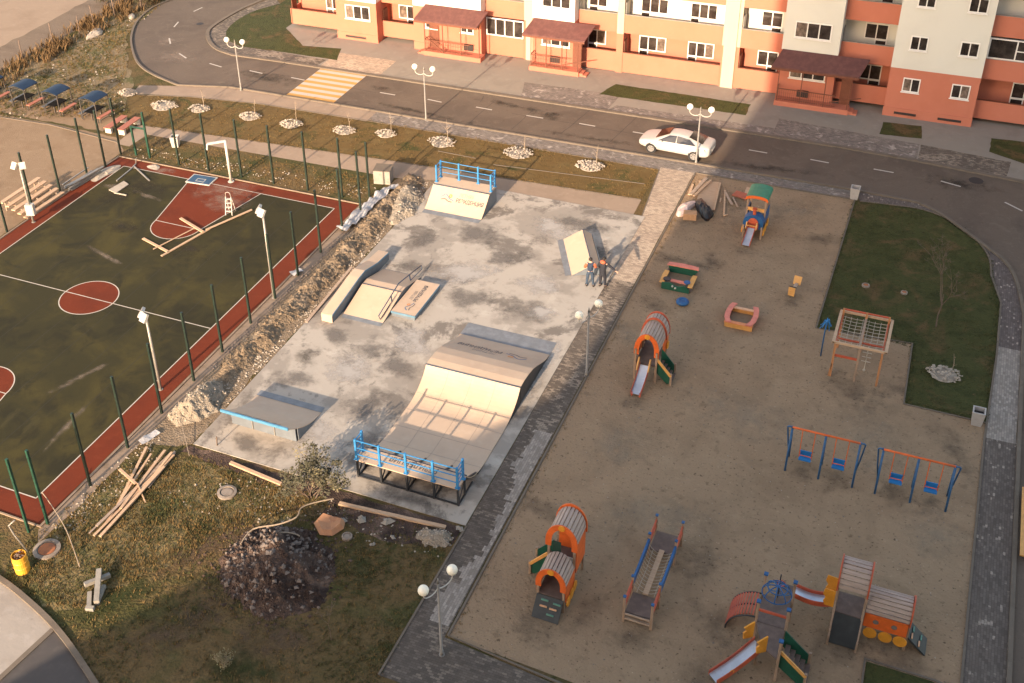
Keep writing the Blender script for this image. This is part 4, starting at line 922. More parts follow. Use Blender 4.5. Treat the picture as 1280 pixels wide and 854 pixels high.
cb = MB().cbox((0,0,.45),1.05,.95,.9); bb_ = solo('concrete_cube', cb, M['block'], 'large pale concrete cube at the far corner of the court by the footpath', 'concrete block', world=False, loc=(*G(480,226).xy,0), rz=R(12))
part(bb_, 'lid', MB().cbox((0,0,.915),1.1,1.0,.03), M['kerb'])
# bent pipe and broken stick by the near corner
a = G(36,690); solo('pipe', MB().tube([(0,0,0),(-.35,-.1,.9),(-.5,-.1,1.35),(-.25,.05,1.6)], .035, 6), M['galv'], 'bent grey pipe sticking up behind the yellow barrel', 'pipe', world=False, loc=(a.x-.05,a.y,0))
solo('twig', MB().tube([p+V(0,0,h) for p, h in zip(smooth(GP([(58,635),(68,645),(85,670),(100,710)]), 4), [.9,.85,.8,.7,.62,.55,.46,.4,.34,.26,.2,.12,.05])], .02, 5), M['bark_pale'], 'long bare stick leaning between the near court corner and the grass', 'stick')
# ------------------------------------------------------------------ skate park
SZ = .035
def text_mesh(body, width, fn, mat, parent, name='lettering', bold=0, tall=1.3):
    """lettering scaled to a given width; returns its height"""
    cu = bpy.data.curves.new('t', 'FONT'); cu.body = body; cu.size = 1; cu.align_x = 'LEFT'; cu.offset = bold
    o = bpy.data.objects.new('t', cu); COL.objects.link(o)
    dg = bpy.context.evaluated_depsgraph_get(); me = bpy.data.meshes.new_from_object(o.evaluated_get(dg))
    bpy.data.objects.remove(o); bpy.data.curves.remove(cu)
    xs = [v.co.x for v in me.vertices]; k = width/(max(xs)-min(xs)); x0 = min(xs)
    bm = bmesh.new(); bm.from_mesh(me); bmesh.ops.subdivide_edges(bm, edges=[e for e in bm.edges if e.calc_length() > .2], cuts=3); bm.to_mesh(me); bm.free()
    for v in me.vertices: v.co = fn((v.co.x-x0)*k, v.co.y*k*tall)
    me.name = name; me.materials.clear(); me.materials.append(mat)
    t = link(bpy.data.objects.new(name, me)); t.parent = parent; return t
def flat_line(pts, w, fn):
    """flat band along 2-D points, mapped by fn"""
    vs = []; N = len(pts)
    for i, p in enumerate(pts):
        d = (pts[min(N-1,i+1)]-pts[max(0,i-1)]).normalized(); s = V(-d.y,d.x,0)*w/2
        vs += [fn((p+s).x,(p+s).y), fn((p-s).x,(p-s).y)]
    return MB().add(vs, [(2*i,2*i+1,2*i+3,2*i+2) for i in range(N-1)])
def emblem(fn, s, parent):
    w1 = smooth([V(0,.25,0)*s, V(.35,.62,0)*s, V(.62,.52,0)*s, V(.95,.22,0)*s, V(1.45,.05,0)*s], 6)
    w2 = smooth([V(.05,.0,0)*s, V(.45,.12,0)*s, V(.85,-.08,0)*s, V(1.3,-.12,0)*s], 6)
    part(parent, 'emblem_hill', flat_line(w1, .10*s, fn), M['ink_blue']); part(parent, 'emblem_wave', flat_line(w2, .10*s, fn), M['ink'])
    ring = [V(.98+.14*math.cos(R(a)), .50+.14*math.sin(R(a)), 0)*s for a in range(0, 361, 30)]
    part(parent, 'emblem_sun', flat_line(ring, .12*s, fn), M['ink_orange'])
def sign(fn, wt, parent):
    """emblem, small line over a large one wt wide; fn maps flat (u, v) to the surface"""
    u0 = wt*.56
    emblem(lambda u, v: fn(u, v+.02), wt*.33, parent)
    text_mesh('ЛЕТНЯЯ', wt*.52, lambda u, v: fn(u+u0+wt*.06, v+wt*.20), M['ink_lite'], parent, bold=.02)
    text_mesh('РЕЗИДЕНЦИЯ', wt, lambda u, v: fn(u+u0, v), M['ink'], parent, bold=.03)
def deck_surface(prof, x0, x1, t=.035):
    """plywood skin with real thickness; prof runs in +Y"""
    n = len(prof); low = []
    for i, (y, z) in enumerate(prof):
        a, b = prof[max(0,i-1)], prof[min(n-1,i+1)]; d = V(b[0]-a[0], b[1]-a[1], 0).normalized(); low.append((y+d.y*t, z-d.x*t))
    loop = list(prof)+low[::-1]
    return MB().extr([V(x0,y,z) for y, z in loop], V(x1-x0,0,0))
def side_wall(prof, x, t=.05, floor=SZ):
    p = [(y, max(floor+.005, z-.04)) for y, z in prof]
    return MB().extr([V(x,y,z) for y, z in [(p[0][0],floor)]+p+[(p[-1][0],floor)]], V(t,0,0))
def railing(root, posts, rails, mat, hw=.045):
    for (x, y, z0, z1) in posts:
        part(root, 'rail_post', MB().box(x-hw,x+hw,y-hw,y+hw,z0,z1).box(x-.1,x+.1,y-.08,y+.08,z0,z0+.03), mat, True)
    r = MB()
    for a, b in rails: r.bar(a, b, .035, .035)
    part(root, 'rail', r, mat, True)
def arcprof(y0, z0, y1, z1, n=10, concave=True):
    """quarter-pipe like transition from (y0,z0) low to (y1,z1) high"""
    return [(y0+(y1-y0)*math.sin(R(62)*k/n)/math.sin(R(62)), z0+(z1-z0)*(1-math.cos(R(62)*k/n))/(1-math.cos(R(62)))) for k in range(n+1)]

# --- big double ramp: near deck, flat, spine-like crest, far run-down
RX0, RX1 = -19.62, -14.87
br = thing('big_ramp', 'largest skate ramp with blue railed deck, curved plywood bowl and slogan on its far slope', 'skate ramp', ((RX0+RX1)/2, 37.4, SZ))
near = [(y, z) for y, z in arcprof(34.75, .08, 32.72, 1.02, 12)][::-1]
far_up = arcprof(36.9, .08, 38.98, .98, 12)
flat = [(34.75+2.15*k/6, .08) for k in range(1, 6)]
prof1 = near+flat+far_up
def bowl_z(y):
    for (a, za), (b, zb) in zip(prof1, prof1[1:]):
        if a <= y <= b: return za+(zb-za)*(y-a)/(b-a)
hump = [(39.02,1.0),(39.5,1.03),(40.1,.98),(40.7,.86),(41.2,.68),(41.7,.45),(42.2,.24),(42.6,.12),(43.0,.055)]
part(br, 'bowl_surface', deck_surface(prof1, RX0, RX1), M['ply'], True)
ro = part(br, 'run_down', deck_surface(hump, RX0, RX1), M['ply'], True)
part(br, 'coping', MB().tube([(RX0-.02,39.0,1.0),(RX1+.02,39.0,1.0)], .028, 8), M['rail_dark'], True)
part(br, 'coping', MB().tube([(RX0-.02,32.72,1.03),(RX1+.02,32.72,1.03)], .028, 8), M['rail_dark'], True)
part(br, 'toe_plate', MB().add([(RX0,42.98,SZ+.03),(RX1,42.98,SZ+.03),(RX1,44.05,SZ+.008),(RX0,44.05,SZ+.008)], [(0,1,2,3)]), M['steelplate'], True)
part(br, 'deck', MB().box(RX0,RX1,31.86,32.70,.97,1.03), M['ply'], True)
for x in (RX0, RX1-.05):
    part(br, 'side_panel', side_wall(prof1[8:], x+.0), M['frame_dark'], True)
    part(br, 'side_panel', side_wall(hump, x), M['frame_dark'], True)
seams = MB()
for k in (1, 2, 3):
    x = RX0+(RX1-RX0)*k/4
    for (a, za), (b, zb) in zip(prof1[2:], prof1[3:]): seams.bar((x,a,za+.003),(x,b,zb+.003),.010,.006)
for y in (34.3, 35.5, 36.7, 37.8):
    seams.bar((RX0+.01,y,bowl_z(y)+.003),(RX1-.01,y,bowl_z(y)+.003),.010,.006)
part(br, 'seam', seams, M['ink_lite'], True)
xs = [RX0+.04, -18.47, -17.25, -16.01, RX1-.04]
fr = MB()
for x in xs:
    fr.bar((x,31.92,SZ),(x,31.92,.97),.08,.08); fr.bar((x,32.6,SZ),(x,32.6,.95),.08,.08); fr.bar((x,31.92,.15),(x,32.6,.8),.05,.05); fr.bar((x,31.92,SZ+.04),(x,33.4,SZ+.04),.06,.06)
    fr.bar((x,32.6,.9),(x,33.8,.25),.06,.08)
fr.bar((RX0,31.92,SZ+.05),(RX1,31.92,SZ+.05),.06,.06); fr.bar((RX0,31.92,.94),(RX1,31.92,.94),.06,.06)
part(br, 'frame', fr, M['frame_dark'], True)
rails = []
for z in (1.32,1.68,2.08): rails += [((RX0+.04,31.90,z),(RX1-.04,31.90,z))]
for x in (RX0+.04, RX1-.04):
    for z in (1.2,1.42,1.64,1.86,2.08): rails.append(((x,31.9,z),(x,32.5,z)))
railing(br, [(x,31.90,1.03,2.14) for x in xs]+[(x,32.48,1.03,2.14) for x in (RX0+.04,RX1-.04)], rails, M['rail_blue'])
def hump_pt(u, v):      # text reads from the far side: u runs towards -X, v towards -Y (up the slope)
    y = 42.0-v; z = .3
    for (a, za), (b, zb) in zip(hump, hump[1:]):
        if a <= y <= b: z = za+(zb-za)*(y-a)/(b-a)
    loc = ro.location+br.location
    return V(RX1-.75-u, y, z+.006)-loc
sign(hump_pt, 2.3, ro)
def deck_pt(u, v): return V(RX1-1.2-u, 32.62-v, 1.036)-br.location
text_mesh('РЕЗИДЕНЦИЯ', 2.2, deck_pt, M['ink'], br, bold=.02)

# --- far quarter ramp with railed platform
QX0, QX1 = -26.6, -22.96
q = thing('quarter_ramp', 'railed quarter ramp with a slogan on its face at the far end of the slab', 'skate ramp', ((QX0+QX1)/2, 55, SZ))
qprof = [(53.72,.05)]+[(53.72+(55.1-53.72)*t, .05+1.02*(t**1.18)) for t in [k/10 for k in range(1, 11)]]
qs = part(q, 'slope', deck_surface(qprof, QX0, QX1), M['ply'], True)
part(q, 'toe_plate', MB().add([(QX0,53.35,SZ+.008),(QX1,53.35,SZ+.008),(QX1,53.74,SZ+.04),(QX0,53.74,SZ+.04)], [(0,1,2,3)]), M['steelplate'], True)
part(q, 'coping', MB().tube([(QX0,55.1,1.075),(QX1,55.1,1.075)], .028, 8), M['rail_dark'], True)
part(q, 'platform', MB().box(QX0,QX1,55.12,56.18,1.0,1.06), M['ply'], True)
for x in (QX0, QX1-.05): part(q, 'side_panel', side_wall(qprof+[(56.18,1.05)], x), M['ramp_grey'], True)
part(q, 'back_panel', MB().box(QX0+.06,QX1-.06,56.12,56.17,SZ,1.0), M['ramp_grey'], True)
px = [QX0+.06, -25.35, -24.1, QX1-.06]; rails = []
for z in (1.4,1.75,2.12): rails.append(((QX0+.06,56.1,z),(QX1-.06,56.1,z)))
for x in (px[0], px[-1]):
    for z in (1.22,1.44,1.66,1.88,2.12): rails.append(((x,55.45,z),(x,56.1,z)))
railing(q, [(x,56.1,1.06,2.18) for x in px]+[(x,55.45,1.06,2.18) for x in (px[0],px[-1])], rails, M['rail_blue'])
def q_pt(u, v):
    s = 54.42+v*.80; t = (s-53.72)/1.38; return V(QX0+.75+u, s, .05+1.02*(max(0,t)**1.18)+.008)-q.location
sign(q_pt, 1.75, qs)

# --- ledge that kinks over the kicker
l = thing('ledge', 'long kinked grind ledge running over the kicker at the left edge of the slab', 'grind ledge', (-26.42, 44.6, SZ))
lp = [(41.5,.48),(44.55,.92),(45.2,.95),(46.6,.60),(48.0,.46)]
loop = [(41.5,SZ)]+lp+[(48.0,SZ)]
part(l, 'body', MB().extr([V(-26.72,y,z) for y, z in loop], V(.62,0,0)), M['ramp_grey'], True)
part(l, 'top', deck_surface([(y, z+.03) for y, z in lp], -26.74, -26.08, .03), M['ply'], True)
eg = MB()
for (a, za), (b, zb) in zip(lp, lp[1:]): eg.bar((-26.09,a,za-.01),(-26.09,b,zb-.01),.03,.10)
part(l, 'edge_trim', eg, M['ramp_blue'], True)
part(l, 'end_cap', MB().box(-26.72,-26.1,41.46,41.498,SZ,.5), M['ply'], True)
# --- kicker with flat, rail on it
k = thing('kicker', 'low plywood kicker ramp between the ledge and the manual pad', 'skate ramp', (-24.8, 44.4, SZ))
kp_ = [(42.35,.07),(44.55,.58),(45.1,.58),(46.95,.06)]
part(k, 'surface', deck_surface(kp_[:2], -25.95, -23.66), M['ply'], True)
part(k, 'surface', deck_surface(kp_[1:], -25.95, -23.66), M['ply'], True)
part(k, 'toe_plate', MB().add([(-25.95,42.08,SZ+.006),(-23.66,42.08,SZ+.006),(-23.66,42.37,SZ+.04),(-25.95,42.37,SZ+.04)], [(0,1,2,3)]), M['steelplate'], True)
part(k, 'side_panel', side_wall(kp_, -23.71), M['ramp_grey'], True)
part(k, 'crest', MB().bar((-25.95,44.57,.60),(-23.66,44.57,.60),.05,.012), M['rail_dark'], True)
rr = thing('grind_rail', 'dark blue kinked grind rail standing on the kicker', 'grind rail', (-23.87, 44.9, .3))
rl_ = [(42.35,.48),(44.75,.98),(45.95,.76),(47.48,.46)]
part(rr, 'rail', MB().tube([(-23.87,y,z) for y, z in rl_], .03, 8), M['rail_dark'], True)
part(rr, 'lower_rail', MB().tube([(-23.87,42.35,.48),(-23.87,42.5,.16),(-23.87,43.85,.40)], .022, 6).tube([(-23.87,47.48,.46),(-23.87,47.5,.2),(-23.87,46.1,.33)], .022, 6), M['rail_dark'], True)
part(rr, 'upright', MB().bar((-23.87,43.85,.40),(-23.87,43.82,.80),.05,.05), M['rail_dark'], True); part(rr, 'upright', MB().bar((-23.87,46.1,.33),(-23.87,46.0,.76),.05,.05), M['rail_dark'], True)
# --- manual pad
mp = thing('manual_pad', 'flat plywood manual pad with a slogan along its top', 'skate box', (-22.9, 44.7, SZ))
mb_ = part(mp, 'body', MB().box(-23.56,-22.24,43.18,46.28,SZ,.30), M['ramp_grey'], True)
tp = part(mp, 'top', MB().box(-23.58,-22.22,43.16,46.30,.305,.335), M['ply'], True)
part(mp, 'edge_trim', MB().box(-23.585,-22.215,43.145,43.16,.22,.345).box(-22.22,-22.20,43.16,46.3,.22,.345), M['ramp_blue'], True)
def mp_pt(u, v): return V(-22.72-v*.9, 43.5+u, .341)-mp.location
sign(mp_pt, 1.55, tp)
# --- near-left quarter
fq = thing('bank_ramp', 'low curved bank ramp with blue lip and grey back beside the shrub', 'skate ramp', (-24.9, 33.8, SZ))
fp = [(35.02,.05),(34.5,.10),(34.0,.22),(33.5,.43),(33.0,.73),(32.6,1.0),(32.28,1.25)][::-1]
fs_ = part(fq, 'surface', deck_surface(fp, -26.63, -23.15), M['ply'], True)
part(fq, 'lip', MB().bar((-26.64,32.26,1.24),(-23.14,32.26,1.24),.07,.13), M['lip_blue'], True)
part(fq, 'back_panel', MB().box(-26.58,-23.2,32.86,32.91,SZ,.76), M['ramp_grey'], True)
st_ = MB()
for x in (-25.45,-24.3): st_.box(x-.02,x+.02,32.82,32.86,SZ,.74)
part(fq, 'stud', st_, M['galv'], True)
for x in (-26.6,-23.2): part(fq, 'side_panel', side_wall(fp[2:], x), M['ramp_grey'], True)
part(fq, 'toe_plate', MB().add([(-26.63,35.0,SZ+.03),(-23.15,35.0,SZ+.03),(-23.15,35.4,SZ+.008),(-26.63,35.4,SZ+.008)], [(0,1,2,3)]), M['steelplate'], True)
def fq_pt(u, v):
    y = 32.72-v*.75; z = 1
    for (a, za), (b, zb) in zip(fp, fp[1:]):
        if a <= y <= b: z = za+(zb-za)*(y-a)/(b-a)
    return V(-23.8-u, y, z+.008)-fq.location
text_mesh('РЕЗИДЕНЦИЯ', 2.3, fq_pt, M['ink'], fs_, bold=.02)
# --- wedge by the two people
wd = thing('wedge_ramp', 'small two sided plywood wedge ramp beside the two people', 'skate ramp', (-16.1, 52.15, SZ), R(26))
wp = [(-.95,.04),(.12,.62),(.55,.50),(.95,.26)]
def xdeck(pr, y0, y1, t=.03):
    lo_ = [(x, z-t) for x, z in pr]; return MB().extr([V(x,y0,z) for x, z in list(pr)+lo_[::-1]], V(0,y1-y0,0))
part(wd, 'slope', xdeck(wp[:2], -1.85, 1.85), M['ply']); part(wd, 'back_slope', xdeck([(.14,.62),(.62,.34)], -1.85, 1.85), M['ply'])
part(wd, 'toe_plate', MB().add([(-1.3,-1.85,.008),(-.94,-1.85,.03),(-.94,1.85,.03),(-1.3,1.85,.008)], [(0,1,2,3)]), M['steelplate'])
part(wd, 'back_panel', MB().extr([V(.66,-1.85,0),V(.66,-1.85,.33),V(.70,-1.85,.33),V(.70,-1.85,0)], V(0,3.7,0)), M['ramp_grey'])
for y in (-1.86,1.82): part(wd, 'side_panel', MB().extr([V(-.95,y,0),V(.12,y,.58),V(.62,y,.31),V(.7,y,0)], V(0,.04,0)), M['ramp_grey'])
part(wd, 'crest', MB().bar((.13,-1.86,.625),(.13,1.86,.625),.05,.02), M['rail_dark'])
# --- people
def grow(name, joints, edges, mat, parent, sub=2, smoothv=True):
    """one continuous skinned surface from joints {key: (x,y,z,r)}"""
    keys = list(joints); me = bpy.data.meshes.new(name)
    me.from_pydata([joints[k][:3] for k in keys], [(keys.index(a), keys.index(b)) for a, b in edges], [])
    o = bpy.data.objects.new(name, me); COL.objects.link(o)
    md = o.modifiers.new('skin', 'SKIN'); md.use_smooth_shade = True
    for i, k in enumerate(keys):
        sv = me.skin_vertices[0].data[i]; r = joints[k][3]; sv.radius = (r, joints[k][4] if len(joints[k]) > 4 else r); sv.use_root = i == 0
    s = o.modifiers.new('sub', 'SUBSURF'); s.levels = s.render_levels = sub
    dg = bpy.context.evaluated_depsgraph_get(); m2 = bpy.data.meshes.new_from_object(o.evaluated_get(dg))
    bpy.data.objects.remove(o); m2.name = name; m2.materials.clear(); m2.materials.append(mat)
    for p in m2.polygons: p.use_smooth = True
    r = link(bpy.data.objects.new(name, m2)); r.parent = parent; return r
def person(loc, rz, label, style):
    """built facing +Y"""
    t = thing('person', label, 'person', loc, rz)
    h = style['h']; k = h/1.78
    J = {}
    def j(n, x, y, z, r, r2=None): J[n] = (x*k, y*k, z*k, r*k, (r2 or r)*k)
    ln = style.get('lean', .0)
    j('pelvis',0,0,.95,.145,.11); j('waist',0,ln*.3,1.12,.13,.095); j('chest',0,ln*.7,1.32,.165,.11); j('neck0',0,ln,1.47,.075); j('neck',0,ln+.01,1.53,.055); j('head',0,ln+.04,1.63,.082,.095); j('crown',0,ln+.03,1.72,.07,.08)
    E = [('pelvis','waist'),('waist','chest'),('chest','neck0'),('neck0','neck'),('neck','head'),('head','crown')]
    for s, q in ((-1,'l'),(1,'r')):
        fx = style['feet'][q]
        j(q+'hip',s*.095,0,.90,.092); j(q+'knee',s*.11+fx[0]*.4,fx[1]*.5+.03,.49,.062); j(q+'ankle',s*.11+fx[0],fx[1],.09,.042); j(q+'toe',s*.13+fx[0],fx[1]+.17,.035,.038,.032)
        a = style['arms'][q]
        j(q+'sho',s*.185,ln,1.42,.07); j(q+'elb',*a[0],.048); j(q+'wri',*a[1],.032); j(q+'pal',*a[2],.038,.022)
        E += [('pelvis',q+'hip'),(q+'hip',q+'knee'),(q+'knee',q+'ankle'),(q+'ankle',q+'toe'),('neck0',q+'sho'),(q+'sho',q+'elb'),(q+'elb',q+'wri'),(q+'wri',q+'pal')]
    cov = ('pelvis','waist','chest','neck0','lhip','rhip','lknee','rknee','lsho','rsho','lelb','relb')
    body = grow('body', {n: (v[0],v[1],v[2],v[3]*.66,v[4]*.66) if n in cov else v for n, v in J.items()}, E, M['skin'], t)
    for s, q in ((-1,'l'),(1,'r')):
        p, w_ = Vector(J[q+'pal'][:3]), Vector(J[q+'wri'][:3]); d = (p-w_).normalized(); sd = d.cross(V(0,1,0)); sd = sd.normalized() if sd.length > .1 else V(1,0,0)
        fg = MB()
        for f in range(4):
            o = p+sd*(.012*(f-1.5)*1.6); L = (.085,.095,.09,.07)[f]*k; fg.tube([o,o+d*L*.5,o+d*L*.85+V(0,.02,-.01)], [.011,.010,.008], 6)
        fg.tube([w_+sd*.03,p+sd*.05+d*.01,p+sd*.055+d*.05], [.013,.012,.009], 6)
        part(body, 'fingers', fg, M['skin'])
    hd = Vector(J['head'][:3])
    part(body, 'face', MB().sphere(hd+V(0,.09*k,-.02*k), .022*k, 8, 6).sphere(hd+V(-.035,.085,.02)*k, .012*k, 8, 6).sphere(hd+V(.035,.085,.02)*k, .012*k, 8, 6).sphere(hd+V(-.09,0,0)*k,.025*k,8,6).sphere(hd+V(.09,0,0)*k,.025*k,8,6), M['skin'])
    part(t, 'hair', MB().sphere(hd+V(0,-.022*k,.045*k), .112*k, 16, 10, sc=(.92,1.02,.92)), M[style['hair']])
    f = lambda n, e: (J[n][0],J[n][1],J[n][2],J[n][3]+e,(J[n][4])+e)
    # trousers
    T = {n: f(n,.022) for n in ('pelvis','lhip','rhip','lknee','rknee','lankle','rankle')}
    T['waist'] = (0,ln*.2*k,1.03*k,.15*k,.115*k)
    grow('trousers', T, [('pelvis','waist'),('pelvis','lhip'),('lhip','lknee'),('lknee','lankle'),('pelvis','rhip'),('rhip','rknee'),('rknee','rankle')], M[style['legs']], t)
    sh = MB()
    for q in 'lr':
        a, b = Vector(J[q+'ankle'][:3]), Vector(J[q+'toe'][:3]); sh.tube([V(a.x,a.y-.06,.045),V(a.x,a.y,.05),V(b.x,b.y,.045),V(b.x,b.y+.05,.035)], [.045,.055,.05,.03], 8)
    part(t, 'shoes', sh, M['shoe'])
    # jacket and sleeves
    if style['coat']:
        Cc = {n: f(n,.035) for n in ('pelvis','waist','chest')}; Cc['neck0'] = (0,ln*k,1.49*k,.095*k,.09*k); Cc['hem'] = (0,.0,.68*k,.185*k,.15*k)
        for s, q in ((-1,'l'),(1,'r')): Cc[q+'s'] = (s*.155*k, ln*k, 1.42*k, .09*k, .09*k)
        grow('coat', Cc, [('pelvis','waist'),('waist','chest'),('chest','neck0'),('pelvis','hem'),('neck0','ls'),('neck0','rs')], M[style['top']], t)
        part(t, 'hood', MB().sphere((0,(ln-.075)*k,1.52*k), .14*k, 14, 10, sc=(1.1,.8,.75)), M['sleeve'])
    else:
        Cc = {n: f(n,.028) for n in ('pelvis','waist','chest')}; Cc['neck0'] = (0,ln*k,1.49*k,.085*k,.08*k)
        for s, q in ((-1,'l'),(1,'r')): Cc[q+'s'] = (s*.135*k, ln*k, 1.42*k, .085*k, .085*k)
        grow('vest', Cc, [('pelvis','waist'),('waist','chest'),('chest','neck0'),('neck0','ls'),('neck0','rs')], M[style['top']], t)
    for q in 'lr':
        S = {n: f(q+n,.024) for n in ('sho','elb','wri')}
        grow('sleeve', S, [('sho','elb'),('elb','wri')], M['coat'] if style['coat'] else M['sleeve'], t)
    return t
person((-14.93,49.45,SZ), R(20), 'man in navy vest over orange sleeves and blue jeans, standing beside the wedge ramp', dict(h=1.76, hair='hair', legs='jeans', top='vest', coat=False, lean=.04,
    feet={'l': (-.06,.02), 'r': (.08,-.04)}, arms={'l': ((-.30,.06,1.16),(-.20,.28,1.08),(-.15,.34,1.07)), 'r': ((.30,.06,1.16),(.20,.28,1.08),(.15,.34,1.07))}))
person((-14.30,49.62,SZ), R(-14), 'person in a long dark coat with orange hood, one arm stretched out', dict(h=1.84, hair='hair', legs='coat', top='coat', coat=True, lean=.05,
    feet={'l': (-.02,.0), 'r': (.03,.05)}, arms={'l': ((-.29,.03,1.15),(-.24,.18,.95),(-.22,.24,.90)), 'r': ((.42,.12,1.28),(.66,.16,1.12),(.73,.17,1.08))}))
# ------------------------------------------------------------------ playground
def arch_pts(hw, z0, rise, n=14, k=1.0): return [(-hw*math.cos(math.pi*i/n), z0+rise*math.sin(math.pi*i/n)**k) for i in range(n+1)]
def barrel_roof(parent, y0, y1, hw, z0, rise, name='roof'):
    """slatted barrel vault along local Y"""
    pts = arch_pts(hw, z0, rise, 12); s = MB()
    for (xa, za), (xb, zb) in zip(pts, pts[1:]):
        m_ = V((xa+xb)/2, 0, (za+zb)/2); d = V(xb-xa, 0, zb-za); w = d.length*.80; n = V(-d.z,0,d.x).normalized(); d.normalize()
        a, b = m_-d*w/2, m_+d*w/2
        s.extr([V(a.x,y0,a.z), V(b.x,y0,b.z), b+n*.03+V(0,y0,0), a+n*.03+V(0,y0,0)], V(0,y1-y0,0))
    r = part(parent, name, s, M['slat'])
    for yy in (y0+.1, (y0+y1)/2, y1-.1):
        lin = MB(); q = arch_pts(hw-.02, z0, rise-.02, 12); lin.tube([V(x,yy,z) for x, z in q], .02, 4); part(r, 'roof_rib', lin, M['deck'])
    return r
def arch_face(parent, y, hw, z0, rise, w, mat, t=.05, knob=True, legs=.12):
    o = [(-hw-.03,z0-legs)]+arch_pts(hw+.03, z0, rise+.04, 18)+[(hw+.03,z0-legs)]; i = [(-hw+w,z0-legs)]+arch_pts(hw-w, z0, rise-w, 18)+[(hw-w,z0-legs)]
    n = len(o); vs = [V(x,y,z) for x, z in o]+[V(x,y,z) for x, z in i]+[V(x,y+t,z) for x, z in o]+[V(x,y+t,z) for x, z in i]; fs = []
    for k in range(n-1): fs += [(k,k+1,n+k+1,n+k),(2*n+k+1,2*n+k,3*n+k,3*n+k+1),(k+1,k,2*n+k,2*n+k+1),(n+k,n+k+1,3*n+k+1,3*n+k)]
    fs += [(0,n,3*n,2*n),(n-1,2*n-1,4*n-1,3*n-1)]
    a = part(parent, 'arch', MB().add(vs, fs), mat)
    if knob: part(a, 'boss', MB().extr([V(.13*math.cos(R(q)),y-.03,z0+rise-w*.45+.13*math.sin(R(q))) for q in range(0,360,30)], V(0,.028,0)), M['yellow'])
    return a
def disc(c, r, n, ax, t=.05):
    ax = Vector(ax); a = ax.orthogonal().normalized(); b = ax.cross(a); c = Vector(c)
    return MB().extr([c+(a*math.cos(2*math.pi*k/n)+b*math.sin(2*math.pi*k/n))*r for k in range(n)], ax*t)
def chute(parent, p0, p1, w, mat_side, dip=.12, side_h=.16, flat=.45):
    """slide from p0 (top) to p1 (bottom)"""
    p0, p1 = Vector(p0), Vector(p1); h = V(p1.x-p0.x, p1.y-p0.y, 0); L = h.length; h.normalize(); s = V(-h.y,h.x,0)*w/2; row = []
    for k in range(11):
        t = k/10; z = p0.z+(p1.z-p0.z)*(t if t < .8 else .8+(1-(1-t)/.2)*.2) - dip*math.sin(math.pi*t)*(1 if p0.z-p1.z > .2 else 1)
        row.append(V(*(p0+h*L*t).xy, max(z, p1.z if p0.z-p1.z > .2 else -9)))
    bed = MB(); bed.add([q+s for q in row]+[q-s for q in row], [(k,k+1,12+k,11+k) for k in range(10)]); r = part(parent, 'slide', bed, M['chute'])
    for g in (-1, 1):
        sd = MB(); o = s*1.06*g; i = s*.96*g
        for a, b in zip(row, row[1:]):
            sd.add([a+i-V(0,0,.07),b+i-V(0,0,.07),b+o-V(0,0,.07),a+o-V(0,0,.07),a+i+V(0,0,side_h),b+i+V(0,0,side_h),b+o+V(0,0,side_h),a+o+V(0,0,side_h)], [(0,3,2,1),(4,5,6,7),(0,1,5,4),(2,3,7,6),(1,2,6,5),(3,0,4,7)])
        part(r, 'side_board', sd, mat_side)
    return r
def posts(parent, pts, h, z0=0, w=.09, mat=None):
    for x, y in pts: part(parent, 'post', MB().box(x-w/2,x+w/2,y-w/2,y+w/2,z0,h), mat or M['woodpost'])
def stair(parent, x0, x1, y0, y1, z, mat_panel, trim=True):
    """steps running from x0 (top) to x1 (ground) with solid side panels"""
    n = 5; tr = MB()
    for k in range(n):
        x = x0+(x1-x0)*(k+.5)/n; zz = z*(1-(k+1)/(n+1)); tr.box(min(x,x+(x1-x0)/n*.9),max(x,x+(x1-x0)/n*.9),y0+.05,y1-.05,zz-.04,zz)
    part(parent, 'tread', tr, M['deck'])
    for y in (y0, y1-.04):
        pl = MB().extr([V(x0,y,z-.35),V(x0,y,z+.45),V(x1,y,.55),V(x1,y,.08),V(x1+(x0-x1)*.25,y,.05)], V(0,.04,0)); s_ = part(parent, 'stair_panel', pl, mat_panel)
        if y == y0 and trim: part(s_, 'hand_rail', MB().bar((x0,y-.03,z+.45),(x1,y-.03,.56),.06,.12), M['amber'])
    for y in (y0, y1): part(parent, 'post', MB().box(x1-.045,x1+.045,y-.045,y+.045,0,.7), M['woodpost'])

# --- tunnel with slide (barrel roofed hut)
t1 = thing('slide_hut', 'barrel roofed slide hut with orange arch and steel slide, nearest the path lamp', 'play hut', (-10.07,42.8,0))
posts(t1, [(-.5,0),(.5,0),(-.5,1.3),(.5,1.3),(-.5,1.85),(.5,1.85)], 1.75)
barrel_roof(t1, .06, 1.30, .54, 1.70, .86); barrel_roof(t1, 1.36, 1.86, .58, 1.72, .92)
arch_face(t1, 0, .56, 1.72, .90, .20, M['orange'], legs=.28); arch_face(t1, 1.31, .60, 1.74, .96, .06, M['red'], knob=False); arch_face(t1, 1.87, .60, 1.74, .96, .06, M['red'], knob=False)
part(t1, 'deck', MB().box(-.5,.5,.02,1.85,.9,.96), M['deck'])
for x in (-.58,.54): part(t1, 'side_panel', MB().box(x,x+.04,1.0,1.85,.96,1.75), M['orange'])
part(t1, 'side_panel', MB().box(-.58,-.54,.05,1.0,.96,1.5), M['deck'])
part(t1, 'wheel', disc((.60,1.60,1.15), .2, 20, (1,0,0)), M['yellow'])
chute(t1, (-.02,-.05,.93), (-.06,-1.32,.16), .46, M['red'])
part(t1, 'slide_foot', MB().box(-.27,-.21,-1.3,-1.24,0,.2).box(.1,.16,-1.3,-1.24,0,.2), M['red'])
for x in (-.30,.24): part(t1, 'slide_guard', MB().bar((x,-.05,1.35),(x,-.42,.85),.05,.22), M['amber'])
